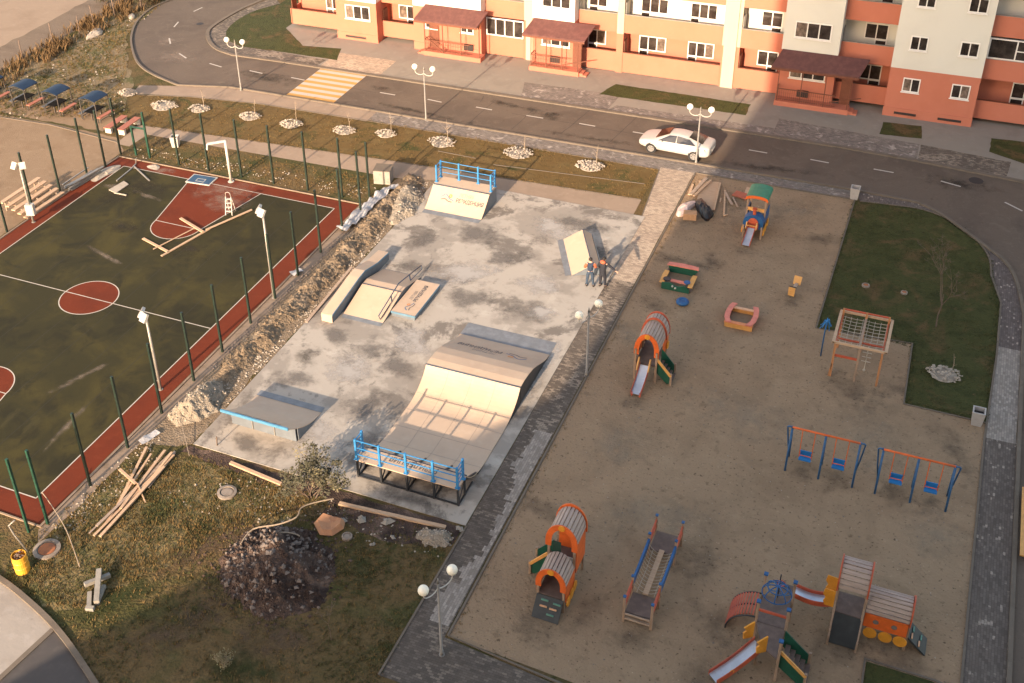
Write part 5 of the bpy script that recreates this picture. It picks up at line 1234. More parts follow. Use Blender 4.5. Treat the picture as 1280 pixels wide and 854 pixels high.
stair(t1, .52, 1.22, .06, .92, .92, M['green'])

# --- big train hut
t2 = thing('train_hut', 'two part orange train hut with climbing board at its front, nearest the near lamp', 'play hut', (-9.6,28.3,0))
posts(t2, [(-.5,.05),(.5,.05),(-.5,1.12),(.5,1.12)], 1.3); posts(t2, [(-.5,2.3),(.5,2.3)], 2.4); posts(t2, [(-.5,1.22),(.5,1.22)], 2.4)
barrel_roof(t2, .08, 1.02, .54, 1.25, .72); barrel_roof(t2, 1.22, 2.3, .56, 2.28, .82)
arch_face(t2, 0, .56, 1.25, .76, .19, M['orange'], legs=.2); arch_face(t2, 1.15, .60, 2.28, .88, .20, M['orange'], legs=.25); arch_face(t2, 2.32, .60, 2.28, .90, .20, M['orange'], legs=.25, knob=False)
part(t2, 'deck', MB().box(-.5,.5,.02,1.16,.62,.68), M['deck']); part(t2, 'deck', MB().box(-.5,.5,1.18,2.3,.95,1.01), M['deck'])
part(t2, 'side_panel', MB().box(.54,.58,.08,1.1,.5,1.25), M['orange']); part(t2, 'side_panel', MB().box(-.58,-.54,.08,1.1,.7,1.25), M['orange'])
part(t2, 'side_panel', MB().box(.54,.58,1.24,2.3,.9,2.2), M['orange']); part(t2, 'rear_panel', MB().box(-.5,.5,2.26,2.3,1.01,1.9), M['orange'])
part(t2, 'front_panel', MB().box(-.34,-.02,1.17,1.20,1.5,2.3), M['darkgreen']); part(t2, 'front_panel', MB().box(.18,.46,1.17,1.20,1.5,1.68), M['white'])
for y, z in ((.28,.40),(.66,.42),(1.02,.46)): part(t2, 'wheel', disc((.60,y,z), .21, 20, (1,0,0)), M['yellow'])
cw = MB().extr([V(-.52,-.02,.66),V(-.52,-.62,.03),V(-.52,-.56,.0),V(-.52,.04,.60)], V(1.04,0,0)); co = part(t2, 'climbing_board', cw, M['climbwall'])
for i, (x, k) in enumerate(((-.3,.18),(.18,.22),(.08,.46),(-.3,.44),(.02,.72))):
    y, z = -.02-.6*k, .66-.63*k; part(co, 'foothold', MB().bar((x,y-.02,z+.02),(x+.28,y-.02,z+.02),.05,.05), M['mint'] if i in (0,1,4) else M['hold'])
stair(t2, -.58, -1.30, 1.35, 2.1, .95, M['green'])

# --- rope bridge
t3 = thing('rope_bridge', 'low timber rope bridge with a single plank between two decks and blue beams', 'rope bridge', (-6.4,31,0))
posts(t3, [(-.52,-2.2),(.52,-2.2),(-.52,-1.15),(.52,-1.15),(-.52,1.15),(.52,1.15),(-.52,2.2),(.52,2.2)], 1.28)
for x in (-.52,.52):
    for y in (-2.2,-1.15,1.15,2.2): part(t3, 'post_cap', MB().box(x-.055,x+.055,y-.055,y+.055,1.28,1.33), M['blue'])
for y in (-1.68,1.68): part(t3, 'deck', MB().box(-.48,.48,y-.52,y+.52,.42,.48), M['deck'])
for x in (-.52,.52):
    part(t3, 'side_beam', MB().bar((x,-1.1,.92),(x,1.1,.92),.08,.30), M['blue'])
    for y in (-1.68,1.68): part(t3, 'side_rail', MB().bar((x,y-.5,1.05),(x,y+.5,1.05),.05,.14).bar((x,y-.5,.75),(x,y+.5,.75),.05,.14), M['red'])
part(t3, 'plank', MB().bar((0,-1.18,.56),(0,1.18,.56),.20,.05), M['wood'])
rp = MB()
for k in range(13):
    y = -1.05+k*.175
    for s in (-1,1): rp.tube([(s*.5,y,.86),(s*.36,y+.05,.58),(s*.18,y+.02,.50),(0,y,.49)], .012, 4)
for s in (-1,1): rp.tube([(s*.33,-1.15,.54),(s*.31,0,.48),(s*.33,1.15,.54)], .014, 4)
part(t3, 'rope', rp, M['rope'])
part(t3, 'step', MB().box(-.48,.48,-2.24,-2.16,.16,.24).box(-.48,.48,-2.24,-2.16,.40,.48), M['wood2'])

# --- climbing tower with two slides
ps = thing('play_tower', 'timber play tower with blue ring dome, yellow gated slide and green stair', 'play tower', (-1.85,29.7,0))
W = lambda x, y: (x+1.85, y-29.7)
pp = [W(-2.36,29.75), W(-1.32,29.75), W(-2.36,31.1), W(-1.32,31.1), W(-1.32,28.3), W(-2.1,28.75)]
posts(ps, pp[:5], 2.0)
posts(ps, pp[5:], 1.15)
for x, y in pp[:5]: part(ps, 'post_cap', MB().box(x-.075,x+.075,y-.075,y+.075,2.0,2.06), M['blue'])
part(ps, 'deck', MB().box(-.5,.5,.06,1.38,.95,1.01), M['deck']); part(ps, 'deck', MB().extr([V(-.5,.04,.95),V(.52,.04,.95),V(.52,-1.35,.95),V(-.1,-1.0,.95)], (0,0,.06)), M['deck'])
part(ps, 'barrier', MB().bar((-.47,.05,1.62),(.49,.05,1.62),.06,.09), M['red'])
dm = MB()
for a in (0, 45, 90, 135):
    c, s = math.cos(R(a)), math.sin(R(a)); dm.tube([(.0+.52*c*math.cos(R(q)), .72+.52*s*math.cos(R(q)), 1.92+.40*math.sin(R(q))) for q in range(0,181,15)], .022, 6)
for r_, z in ((.52,1.95),(.34,2.22)): dm.tube([(r_*math.cos(R(q)), .72+r_*math.sin(R(q)), z) for q in range(0,360,20)], .022, 6, True)
part(ps, 'ring_dome', dm, M['blue'])
for x, z in ((-.2,1.5),(.22,1.45)):
    part(ps, 'ring', MB().tube([(x+.22*math.cos(R(q)),1.40,z+.22*math.sin(R(q))) for q in range(0,360,20)], .02, 6, True), M['dullblue'])
part(ps, 'ring', MB().tube([(.05+.14*math.cos(R(q)),1.40,1.78+.14*math.sin(R(q))) for q in range(0,360,20)], .02, 6, True), M['red'])
part(ps, 'centre_bar', MB().bar((0,1.40,1.0),(0,1.40,2.2),.04,.04), M['frame_dark'])
ca = MB(); cs_ = MB()
for k in range(14):
    q = R(6+k*6.6); x, z = -.56-1.0*math.sin(q), 1.02*math.cos(q)+.02; ca.cbox((x,.80,z), .055, 1.06, .05, Matrix.Rotation(-q, 3, 'Y') if False else None)
for y in (.22,.80,1.38): cs_.tube([(-.56-1.0*math.sin(R(q)), y, 1.0*math.cos(R(q))) for q in range(0,91,10)], .03, 6)
ar = part(ps, 'climbing_arch', ca, M['red']); part(ar, 'arch_tube', cs_, M['frame_dark'])
chute(ps, (-.22,-.92,.98), (-1.45,-2.28,.18), .46, M['red'], .10, .17)
for g, c in ((-1,(-.56,-.66)),(1,(-.02,-1.12))):
    part(ps, 'slide_gate', MB().extr([V(c[0]-.02,c[1]-.02,.95),V(c[0]-.22,c[1]-.25,1.05),V(c[0]-.24,c[1]-.27,1.35),V(c[0]-.16,c[1]-.2,1.42),V(c[0]-.24,c[1]-.27,1.62),V(c[0]+.06,c[1]+.05,1.72),V(c[0]+.06,c[1]+.05,.95)], (.035,-.035,0)), M['yellow'])
part(ps, 'slide_badge', disc((-.88,-1.98,.46), .1, 14, (.7,-.7,0), .02), M['yellow'])
stair(ps, .56, 1.50, -1.30, -.35, .98, M['green'])
chute(ps, (.54,1.95,1.0), (1.92,2.05,1.02), .5, M['red'], .16, .15)
part(ps, 'deck', MB().box(-.1,.56,1.40,2.2,.9,.97), M['deck'])

# --- second train hut, seen from the side
t5 = thing('train_hut', 'orange train hut showing three yellow wheels side on, with a dark ramp', 'play hut', (.05,31.75,0), R(-90))
# local +Y runs along world +X, local +X runs towards the viewer
posts(t5, [(-.5,.06),(.5,.06),(-.5,1.04),(.5,1.04)], 2.4); posts(t5, [(-.42,2.58),(.42,2.58)], 1.4)
barrel_roof(t5, .06, 1.02, .58, 2.28, .84); barrel_roof(t5, 1.10, 2.56, .50, 1.42, .66)
arch_face(t5, 0, .60, 2.28, .90, .14, M['red'], knob=False); arch_face(t5, 1.03, .60, 2.28, .90, .10, M['red'], knob=False); arch_face(t5, 2.58, .53, 1.42, .72, .14, M['red'], knob=False)
part(t5, 'deck', MB().box(-.5,.5,.08,1.04,.96,1.02), M['deck']); part(t5, 'deck', MB().box(-.42,.42,1.06,2.56,.66,.72), M['deck'])
pn = part(t5, 'side_panel', MB().box(.47,.51,1.10,2.56,.72,1.36), M['orange'])
for y in (1.50,2.12): part(pn, 'porthole', disc((.512,y,1.06), .10, 16, (1,0,0), .012), M['stone_grey'])
for y in (1.38,1.90,2.40): part(t5, 'wheel', disc((.53,y,.50), .235, 22, (1,0,0)), M['yellow'])
part(t5, 'ramp', MB().extr([V(.52,.1,1.0),V(1.12,.1,.05),V(1.06,.1,.02),V(.46,.1,.95)], (0,.92,0)), M['climbwall'])
for y in (.06,1.04): part(t5, 'ramp_rail', MB().bar((.52,y,1.55),(1.2,y,.45),.05,.07).bar((1.18,y,0),(1.18,y,.5),.07,.07), M['woodpost'])
cw = MB().extr([V(-.40,2.62,.70),V(-.40,3.32,.03),V(-.40,3.26,.0),V(-.40,2.58,.64)], V(.82,0,0)); co = part(t5, 'climbing_board', cw, M['climbwall'])
for i, (x, k) in enumerate(((.1,.2),(-.25,.25),(.12,.62),(-.22,.7))):
    y, z = 2.64+.66*k, .70-.64*k; part(co, 'foothold', MB().bar((x,y,z+.03),(x+.24,y,z+.03),.05,.05), M['hold'] if i in (0,2) else M['mint'])
for c in (-.36,.30): part(t5, 'slide_gate', MB().extr([V(c,.02,1.0),V(c,-.30,1.02),V(c,-.36,1.2),V(c,-.30,1.38),V(c,-.40,1.55),V(c,-.36,1.82),V(c,.02,1.78)], (.04,0,0)), M['yellow'])

# --- blue engine with slide
t4 = thing('toy_engine', 'blue toy locomotive with green cab roof and a steel slide', 'play engine', (-8.02,57.4,0))
posts(t4, [(-.5,.55),(.5,.55),(-.5,1.75),(.5,1.75)], 2.3); posts(t4, [(-.5,0),(.5,0)], .8)
bo = [(-.56,.62)]+arch_pts(.56, .95, .52, 14)+[(.56,.62)]; bi = [(.32,.62)]+[( -x, z) for x, z in arch_pts(.32, .95, .30, 10)]+[(-.32,.62)]
n1 = len(bo)
part(t4, 'boiler_front', MB().extr([V(x,0,z) for x, z in bo], (0,.05,0)), M['blue'])
part(t4, 'boiler', MB().add([V(x,.052,z) for x, z in bo]+[V(x,.55,z) for x, z in bo], [(i,i+1,n1+i+1,n1+i) for i in range(n1-1)]), M['blue'])
part(t4, 'tunnel_mouth', MB().extr([V(x*.55,-.012,.62+(z-.62)*.8) for x, z in bo], (0,.01,0)), M['red'])
part(t4, 'chimney', MB().lathe([(.09,1.42),(.09,1.75),(.13,1.78),(.13,1.86)], 12, (0,.12,0)), M['red'])
part(t4, 'deck', MB().box(-.5,.5,.05,1.75,.62,.68), M['deck'])
for x in (-.56,.52):
    part(t4, 'side_panel', MB().box(x,x+.04,.55,1.78,.68,1.35), M['blue']); part(t4, 'side_panel', MB().box(x,x+.04,.05,.55,.45,.95), M['amber'])
    for y in (.3,.85,1.45): part(t4, 'wheel', disc((x+(.05 if x > 0 else -.06),y,.36), .24, 20, (1,0,0)), M['yellow'])
part(t4, 'windscreen', MB().box(-.5,.5,.52,.57,1.45,1.66), M['amber'])
rf = MB(); q = arch_pts(.62, 2.28, .20, 10)
rf.extr([V(x,.42,z) for x, z in q]+[V(x,.42,z-.05) for x, z in q[::-1]], (0,1.5,0)); rfo = part(t4, 'cab_roof', rf, M['greenroof'])
part(rfo, 'fascia', MB().extr([V(x,.38,z+.01) for x, z in q]+[V(x,.38,z-.16) for x, z in q[::-1]], (0,.035,0)), M['orange'])
chute(t4, (-.05,-.03,.66), (-.10,-1.12,.14), .42, M['red'], .06)
part(t4, 'slide_guard', MB().bar((-.32,-.1,1.05),(-.32,-.35,.75),.05,.2).bar((.24,-.1,1.05),(.24,-.35,.75),.05,.2).bar((-.34,-.28,.95),(.26,-.28,.95),.04,.04), M['amber'])

# --- sand pits
M['pink2'] = PM('faded_orange', (.60,.22,.09), .6, .12, 3)
s1 = thing('sand_pit', 'car shaped sand pit with green ends and a faded red top rail', 'sand pit', (-10.63,51.45,0))
part(s1, 'back_panel', MB().box(-.78,.78,.78,.83,0,.55), M['green']); part(s1, 'top_rail', MB().extr([V(-.85,.70,.55),V(-.8,.98,.55),V(0,1.05,.55),V(.8,.98,.55),V(.85,.70,.55)], (0,0,.06)), M['pink'])
for x in (-.78,.72):
    part(s1, 'side_board', MB().box(x,x+.06,-.72,.78,0,.34), M['deck']); part(s1, 'seat', MB().extr([V(x-.10,-.75,.34),V(x-.13,0,.34),V(x-.10,.45,.34),V(x+.14,.45,.34),V(x+.14,-.75,.34)], (0,0,.05)), M['amber'])
part(s1, 'front_panel', MB().extr([V(-.75,-.80,0),V(-.75,-.80,.40),V(-.3,-.80,.46),V(.1,-.80,.30),V(.45,-.80,.42),V(.72,-.80,.22),V(.72,-.80,0)], (0,.05,0)), M['green'])
part(s1, 'seat', MB().box(-.35,.45,-.50,-.28,.34,.39), M['pink']); part(s1, 'wheel', disc((-.55,-.45,.42), .2, 18, (0,0,1), .05), M['black']); part(s1, 'wheel', disc((.52,-.42,.42), .17, 18, (0,0,1), .05), M['blue'])
part(s1, 'headlight', MB().sphere((-.15,-.84,.30), .06, 10, 8), M['white']); part(s1, 'headlight', MB().sphere((0,-.84,.22), .06, 10, 8), M['white'])
part(s1, 'sand_fill', MB().box(-.72,.72,-.74,.78,0,.10), M['yard'])
ty = MB().tube([(.22*math.cos(R(q)), .22*math.sin(R(q)), .14) for q in range(0,360,20)], .12, 8, True).lathe([(.14,.02),(.14,.2),(.02,.24)], 12)
solo('tyre', ty, M['blue'], 'dark blue tyre lying on the sand in front of the green sand pit', 'tyre', world=False, loc=(-9.98,49.62,.02))
s2 = thing('sand_pit', 'open sand pit with curved faded red seats on two sides', 'sand pit', (-6.88,49.2,0))
part(s2, 'board', MB().box(-.68,.68,-.72,-.66,0,.30), M['amber']); part(s2, 'seat', MB().box(-.70,.70,-.80,-.58,.30,.35), M['pink2'])
part(s2, 'board', MB().box(-.62,.62,.62,.68,0,.30), M['amber']); part(s2, 'seat', MB().box(-.62,.62,.56,.74,.30,.35), M['hold'])
for s in (-1,1):
    q = [(-.05,-.82),(.12,-.4),(.15,.1),(.10,.6),(.0,.92)]
    part(s2, 'seat', MB().extr([V(s*(.66+a),y,.36) for a, y in q]+[V(s*(.40+a),y,.36) for a, y in q[::-1]], (0,0,.06)), M['pink'])
    part(s2, 'board', MB().box(min(s*.58,s*.64),max(s*.58,s*.64),-.66,.62,0,.36), M['red'])
part(s2, 'sand_fill', MB().box(-.57,.57,-.65,.61,0,.08), M['yard'])
# --- spring rider
rd = thing('spring_rider', 'small orange spring rider standing alone on the sand', 'spring rider', (-4.88,52.35,0), R(-8))
part(rd, 'spring', MB().tube([(.09*math.cos(k*.7), .09*math.sin(k*.7), .02+k*.0125) for k in range(30)], .016, 5), M['frame_dark'])
part(rd, 'beam', MB().bar((0,-.3,.42),(0,.55,.50),.16,.07), M['wood2'])
part(rd, 'seat_back', MB().extr([V(-.19,.52,.45),V(.19,.52,.45),V(.2,.70,.85),V(-.2,.70,.85)], (0,.05,0)), M['amber']); part(rd, 'nose_panel', MB().extr([V(-.16,-.34,.25),V(.16,-.34,.25),V(.17,-.30,.72),V(-.17,-.30,.72)], (0,.05,0)), M['amber'])
part(rd, 'handle', MB().bar((-.2,-.2,.72),(.2,-.2,.72),.04,.04), M['frame_dark'])
# --- climbing frame with net
cf = thing('climbing_frame', 'timber climbing frame with red rails, rope net and a hanging rope ladder by the lawn', 'climbing frame', (-1.05,47.6,0))
posts(cf, [(-1.05,-1.25),(1.02,-1.25)], 2.0, mat=M['woodorange']); posts(cf, [(0.03,-1.3)], 1.9)
posts(cf, [(-1.05,1.15),(0,1.15),(1.02,1.15)], 2.3, mat=M['woodorange'])
for y in (-1.36,1.30): part(cf, 'top_beam', MB().box(-1.2,1.2,y,y+.08,1.95,2.06), M['wood'])
for x in (-1.16,1.16): part(cf, 'top_beam', MB().bar((x,-1.36,2.0),(x,1.38,2.0),.13,.07), M['wood'])
part(cf, 'cross_beam', MB().bar((0,-1.28,1.95),(0,1.30,1.95),.11,.08), M['woodpost'])
part(cf, 'red_rail', MB().bar((-1.05,1.2,2.24),(1.02,1.2,2.24),.05,.07).bar((-1.0,-.75,1.85),(1.0,-.75,1.85),.05,.10).bar((-1.0,-1.2,1.2),(0,-1.2,1.2),.05,.12).bar((-1.05,-1.2,1.8),(-1.05,1.2,1.9),.05,.10).bar((1.02,-1.2,1.8),(1.02,1.2,1.9),.05,.10), M['red'])
nt_ = MB()
for k in range(8):
    x = -.92+k*.27; nt_.tube([(x,-1.2,1.86),(x,0,1.80),(x,1.2,1.86)], .015, 4)
for k in range(9):
    y = -1.1+k*.28; nt_.tube([(-1.05,y,1.86),(-.5,y+.02,1.80),(0,y,1.84),(.5,y+.02,1.80),(1.02,y,1.86)], .015, 4)
part(cf, 'rope_net', nt_, M['rope'])
rl2 = MB().tube([(.38,-.5,1.84),(.36,-.52,.25)], .02, 5)
for k in range(5): rl2.bar((.16,-.5,.7+k*.25),(.58,-.5,.7+k*.25),.03,.03)
rl2.sphere((.36,-.52,.22), .07, 8, 6); part(cf, 'rope_ladder', rl2, M['rope'])
part(cf, 'foot_brace', MB().bar((-1.14,-1.27,.0),(-1.06,-1.27,.75),.05,.05), M['woodorange'])
bp = thing('blue_pole', 'thin blue pole with a drooping blue tassel at the lawn corner beside the climbing frame', 'play pole', (-2.74,47.75,0))
part(bp, 'pole', MB().tube([(0,0,0),(0,0,2.05)], .035, 6), M['dullblue']); tm = MB()
for k in range(9):
    a = k*.7; tm.tube([(0,0,2.05),(.14*math.cos(a),.14*math.sin(a),2.0+.16*math.sin(k)),(.26*math.cos(a),.26*math.sin(a),1.72+.1*math.cos(k*2))], .02, 4)
part(bp, 'tassel', tm, M['seatblue'])
# --- swings
def swing_set(loc, label):
    t = thing('swing_set', label, 'swing set', loc, 0, 'two seat swing sets')
    for i, x in enumerate((-1.37,0,1.37)):
        lg = MB()
        for s in (-1,1): lg.tube([(x,s*.08,2.0),(x,s*.48,0)], .045, 6)
        lg.bar((x,-.28,1.0),(x,.28,1.0),.04,.04)
        if i != 1:
            o = -.20 if i == 0 else .20; lg.tube([(x,0,2.02),(x+o*.8,.0,2.03),(x+o,.05,1.95),(x+o*.5,.35,.8),(x+o*.1,.45,.2)], .036, 6)
        part(t, 'leg_frame', lg, M['dullblue'])
    part(t, 'top_bar', MB().tube([(-1.37,0,2.02),(1.37,0,2.02)], .045, 8), M['orange'])
    for x in (-.68,.68):
        st = part(t, 'seat', MB().cbox((x,0,.52), .50, .34, .06).box(x-.24,x+.24,.15,.18,.52,.78), M['seatblue'])
        ch = MB()
        for s in (-1,1): ch.bar((x+s*.26,0,2.0),(x+s*.25,0,.55),.032,.032); ch.bar((x+s*.23,.02,.78),(x+s*.23,.13,.62),.022,.022)
        ch.bar((x-.23,-.12,.74),(x+.23,-.12,.74),.025,.025)
        part(st, 'hanger', ch, M['orange'])
    return t
sw = swing_set((-1.52,39.55,0), 'left hand blue and red swing set with two seats, nearer the middle of the sand')
dup(sw, (2.13,39.53,0), label='right hand blue and red swing set with two seats, nearer the paved path')
# --- litter bins
def bin_(x, y, rz, label):
    t = thing('litter_bin', label, 'litter bin', (x,y,0), rz, 'pale concrete litter bins')
    b = MB().add([(-.21,-.21,0),(.21,-.21,0),(.21,.21,0),(-.21,.21,0),(-.27,-.27,.75),(.27,-.27,.75),(.27,.27,.75),(-.27,.27,.75),(-.21,-.21,.75),(.21,-.21,.75),(.21,.21,.75),(-.21,.21,.75),(-.2,-.2,.55),(.2,-.2,.55),(.2,.2,.55),(-.2,.2,.55)],
                 [(0,1,5,4),(1,2,6,5),(2,3,7,6),(3,0,4,7),(4,5,9,8),(5,6,10,9),(6,7,11,10),(7,4,8,11),(8,9,13,12),(9,10,14,13),(10,11,15,14),(11,8,12,15)])
    part(t, 'shell', b, M['bin']); part(t, 'liner', MB().box(-.19,.19,-.19,.19,.3,.56), M['black']); return t
b0 = bin_(-3.32, 64.05, 0, 'pale litter bin at the top corner of the dark lawn by the road')
dup(b0, (4.35,45.25,0), label='pale litter bin at the lower corner of the dark lawn by the paved path')
dup(b0, (-45.75,55.55,0), R(20), label='pale litter bin on the footpath by the green gate frame')
# --- building debris in the corner of the playground
P = GP([(874,228),(899,230),(891,266),(871,252)])
sb = MB(); sb.extr([p+V(0,0,.05) for p in P], (0,0,.08)); pl = solo('plywood_sheet', sb, M['wood'], 'large pale plywood sheet lying in the top left corner of the playground', 'plywood sheet')
def plank(a, b, w, z, mat, label, h=.05, z2=None):
    p, q = G(*a), G(*b); p.z = z; q.z = z if z2 is None else z2; solo('plank', MB().bar(p, q, w, h), mat, label, 'plank')
plank((863,247),(883,226), .22, .20, M['wood2'], 'wide grey plank lying across the plywood sheet in the playground corner'); plank((867,250),(888,230), .14, .27, M['wood'], 'narrow pale plank on top of the plywood sheet, right of the grey plank')
plank((861,245),(866,232), .14, .08, M['wood'], 'short pale plank at the left edge of the plywood sheet'); plank((892,266),(900,232), .10, .18, M['wood'], 'pale batten along the right edge of the plywood sheet')
plank((905,271),(906,239), .10, .06, M['wood'], 'pale batten standing apart right of the plywood sheet, long one'); plank((906,242),(915,258), .14, .10, M['wood2'], 'grey plank leaning against the separate long batten')
plank((916,248),(922,260), .08, .06, M['wood2'], 'short thin batten left of the stack of red scrap'); plank((905,271),(909,270), .10, .09, M['wood'], 'very short offcut at the foot of the long batten')
plank((900,254),(901,249), .08, .06, M['wood'], 'tiny offcut between the plywood sheet and the long batten')
plank((934,243),(937,236), .35, .06, M['wood'], 'small square board behind the left side of the toy locomotive')
sc = MB()
for k in range(7):
    p = G(919+k*2.4, 243+k*1.1); sc.bar((p.x-.1,p.y-.28,.06+.02*k),(p.x+.06,p.y+.28,.10+.02*k),.10,.05)
solo('scrap_timber', sc, M['redbrick'], 'heap of small red scrap battens left of the toy locomotive', 'scrap timber')
def bag(px, h, mat, label, name='rubbish_bag', cat='rubbish bag'):
    P = smooth(GP(px), 4, True); c = sum(P, V(0,0,0))/len(P); N = len(P); vs = []
    for k, (s, z) in enumerate(((1,.0),(1.02,.35),(.78,.75),(.35,1.0))):
        for p in P:
            q = c.lerp(p, s*(1+.18*noise.noise(p*3+V(0,0,k)))); vs.append(V(q.x,q.y,.01+h*z*(1+.35*noise.noise(p*2.2+V(5,0,k)))))
    vs.append(V(c.x,c.y,h*1.02))
    return solo(name, MB().add(vs, [(k*N+i,k*N+(i+1) % N,(k+1)*N+(i+1) % N,(k+1)*N+i) for k in range(3) for i in range(N)]+[(3*N+i,3*N+(i+1) % N,4*N) for i in range(N)]), mat, label, cat)
bag([(868,256),(875,252),(884,262),(891,270),(884,277),(877,272)], .5, M['black'], 'shiny black rubbish bag leaning on the plywood sheet')
bag([(846,266),(852,258),(866,254),(874,255),(864,262),(858,270),(849,271)], .32, M['film'], 'crumpled pinkish plastic film beside the black bag', 'plastic_film', 'plastic film')
bx = MB().cbox((0,0,.2), .75, .5, .4); solo('cardboard_box', bx, M['cardboard'], 'small brown cardboard box in front of the pink plastic film', 'box', world=False, loc=(*G(862,273).xy,0), rz=R(12))
# something yellow at the right-hand frame edge: edge of a play board
yb = thing('yellow_board', 'tall yellow board at the right hand edge beside the paved path', 'board', (6.52,39.3,0))
part(yb, 'board', MB().box(-.28,.28,-2.0,2.0,.30,.36), M['amber']); part(yb, 'leg', MB().box(-.06,.06,-1.7,-1.6,0,.3), M['woodpost']); part(yb, 'leg', MB().box(-.06,.06,1.6,1.7,0,.3), M['woodpost'])
# ------------------------------------------------------------------ white car
def car():
    t = thing('parked_car', 'white four door saloon car standing on the road with its shadow on the asphalt', 'car', (-14.62,66.35,.008), R(176.2))
    # local +X is the front; sections (x, half width, z_low, z_belt, roof half width, roof z)
    sec = [(-2.37,.66,.46,.84,.54,.90),(-2.30,.80,.32,.95,.64,1.02),(-2.08,.89,.24,1.0,.66,1.06),(-1.75,.91,.22,1.0,.62,1.13),(-1.25,.92,.20,.985,.57,1.32),(-.75,.92,.20,.97,.585,1.42),(-.2,.92,.20,.955,.595,1.46),(.25,.92,.20,.94,.595,1.42),(.70,.92,.20,.925,.60,1.26),(1.15,.92,.20,.91,.66,1.03),(1.45,.92,.22,.89,.70,.945),(1.85,.89,.25,.84,.68,.875),(2.2,.80,.29,.74,.58,.765),(2.38,.60,.34,.60,.44,.63)]
    vs = []; n = 11
    for x, w, zl, zb, wr, zr in sec:
        h = [(w*.90,zl),(w,zl+.16),(w,zb-.12),(w*.965,zb),(wr+.03,zr-.05 if zr-zb > .1 else zr-.02),(wr*.5,zr+.012)]
        row = h+[(-a,b) for a, b in h[::-1]]; n = len(row); vs += [V(x,y,z) for y, z in row]
    fs = [(i*n+k,i*n+(k+1) % n,(i+1)*n+(k+1) % n,(i+1)*n+k) for i in range(len(sec)-1) for k in range(n)]+[tuple(range(n)),tuple((len(sec)-1)*n+k for k in range(n))]
    body = part(t, 'body', MB().add(vs, fs, True), M['carpaint'])
    md = body.modifiers.new('sub','SUBSURF'); md.levels = md.render_levels = 2
    # glass bands set just proud of the body
    def quad(pts, name, mat, lift): part(t, name, MB().extr([V(*p) for p in pts], lift), M[mat])
    quad([(1.20,-.62,1.005),(1.20,.62,1.005),(.36,.53,1.395),(.36,-.53,1.395)], 'windscreen', 'carglass_warm', (.02,0,.025))
    quad([(-.92,-.52,1.395),(-.92,.52,1.395),(-1.82,.58,1.115),(-1.82,-.58,1.115)], 'rear_window', 'carglass', (-.02,0,.03))
    for s in (-1,1):
        y0, y1 = s*.868, s*.645
        quad([(1.0,y0,.955),(-.17,y0,.985),(-.17,y1,1.385),(.30,y1,1.345)], 'front_side_window', 'carglass', (0,s*.022,.015))
        quad([(-.22,y0,.985),(-1.48,y0,1.035),(-1.0,y1,1.30),(-.22,y1,1.385)], 'rear_side_window', 'carglass', (0,s*.022,.015))
        d = MB()
        for x in (.86,-.13,-1.05): d.bar((x,s*.905,.34),(x,s*.895,.90),.012,.012)
        part(t, 'door_seam', d, M['frame_dark']); part(t, 'door_handle', MB().bar((.1,s*.915,.80),(.26,s*.915,.80),.03,.03).bar((-.82,s*.915,.80),(-.66,s*.915,.80),.03,.03), M['carpaint'])
        part(t, 'headlight', MB().extr([V(2.06,s*.50,.72),V(1.74,s*.80,.79),V(1.98,s*.80,.66),V(2.22,s*.60,.60)], (.03,s*.03,.03)), M['lampglass'])
        part(t, 'tail_light', MB().extr([V(-2.20,s*.50,.86),V(-2.0,s*.86,.90),V(-2.08,s*.84,.74),V(-2.27,s*.55,.72)], (-.05,s*.03,.01)), M['taillight'])
        part(t, 'mirror', MB().sphere((.74,s*1.0,1.0), .10, 12, 8, sc=(.8,1.1,.75)), M['carpaint'])
        for x in (1.40,-1.40):
            wl = part(t, 'wheel', MB().lathe([(.2,-.09),(.31,-.10),(.33,-.06),(.33,.06),(.31,.10),(.2,.09)], 24), M['tyre']); wl.location = (x,s*.82,.33); wl.rotation_euler = (R(90),0,0)
            rm = MB().lathe([(.03,.085),(.215,.085),(.215,.105),(.19,.105),(.185,.09)], 20)
            for k in range(5):
                a = R(72*k); rm.bar((.03*math.cos(a),.03*math.sin(a),.10),(.20*math.cos(a),.20*math.sin(a),.10),.05,.03)
            ro_ = part(wl, 'rim', rm, M['rim']);  ro_.rotation_euler = (0, R(180) if s > 0 else 0, 0)
            wa = disc((x,s*.906 if s > 0 else s*.906,.35), .365, 28, (0,s,0), .006); part(t, 'wheel_arch', wa, M['frame_dark'])
            wl.location.y = s*.845
    part(t, 'grille', MB().extr([V(2.30,-.34,.48),V(2.30,.34,.48),V(2.26,.40,.60),V(2.26,-.40,.60)], (.05,0,0)), M['grille'])
    part(t, 'number_plate', MB().box(-2.40,-2.37,-.26,.26,.62,.72), M['white'])
    return t
car()
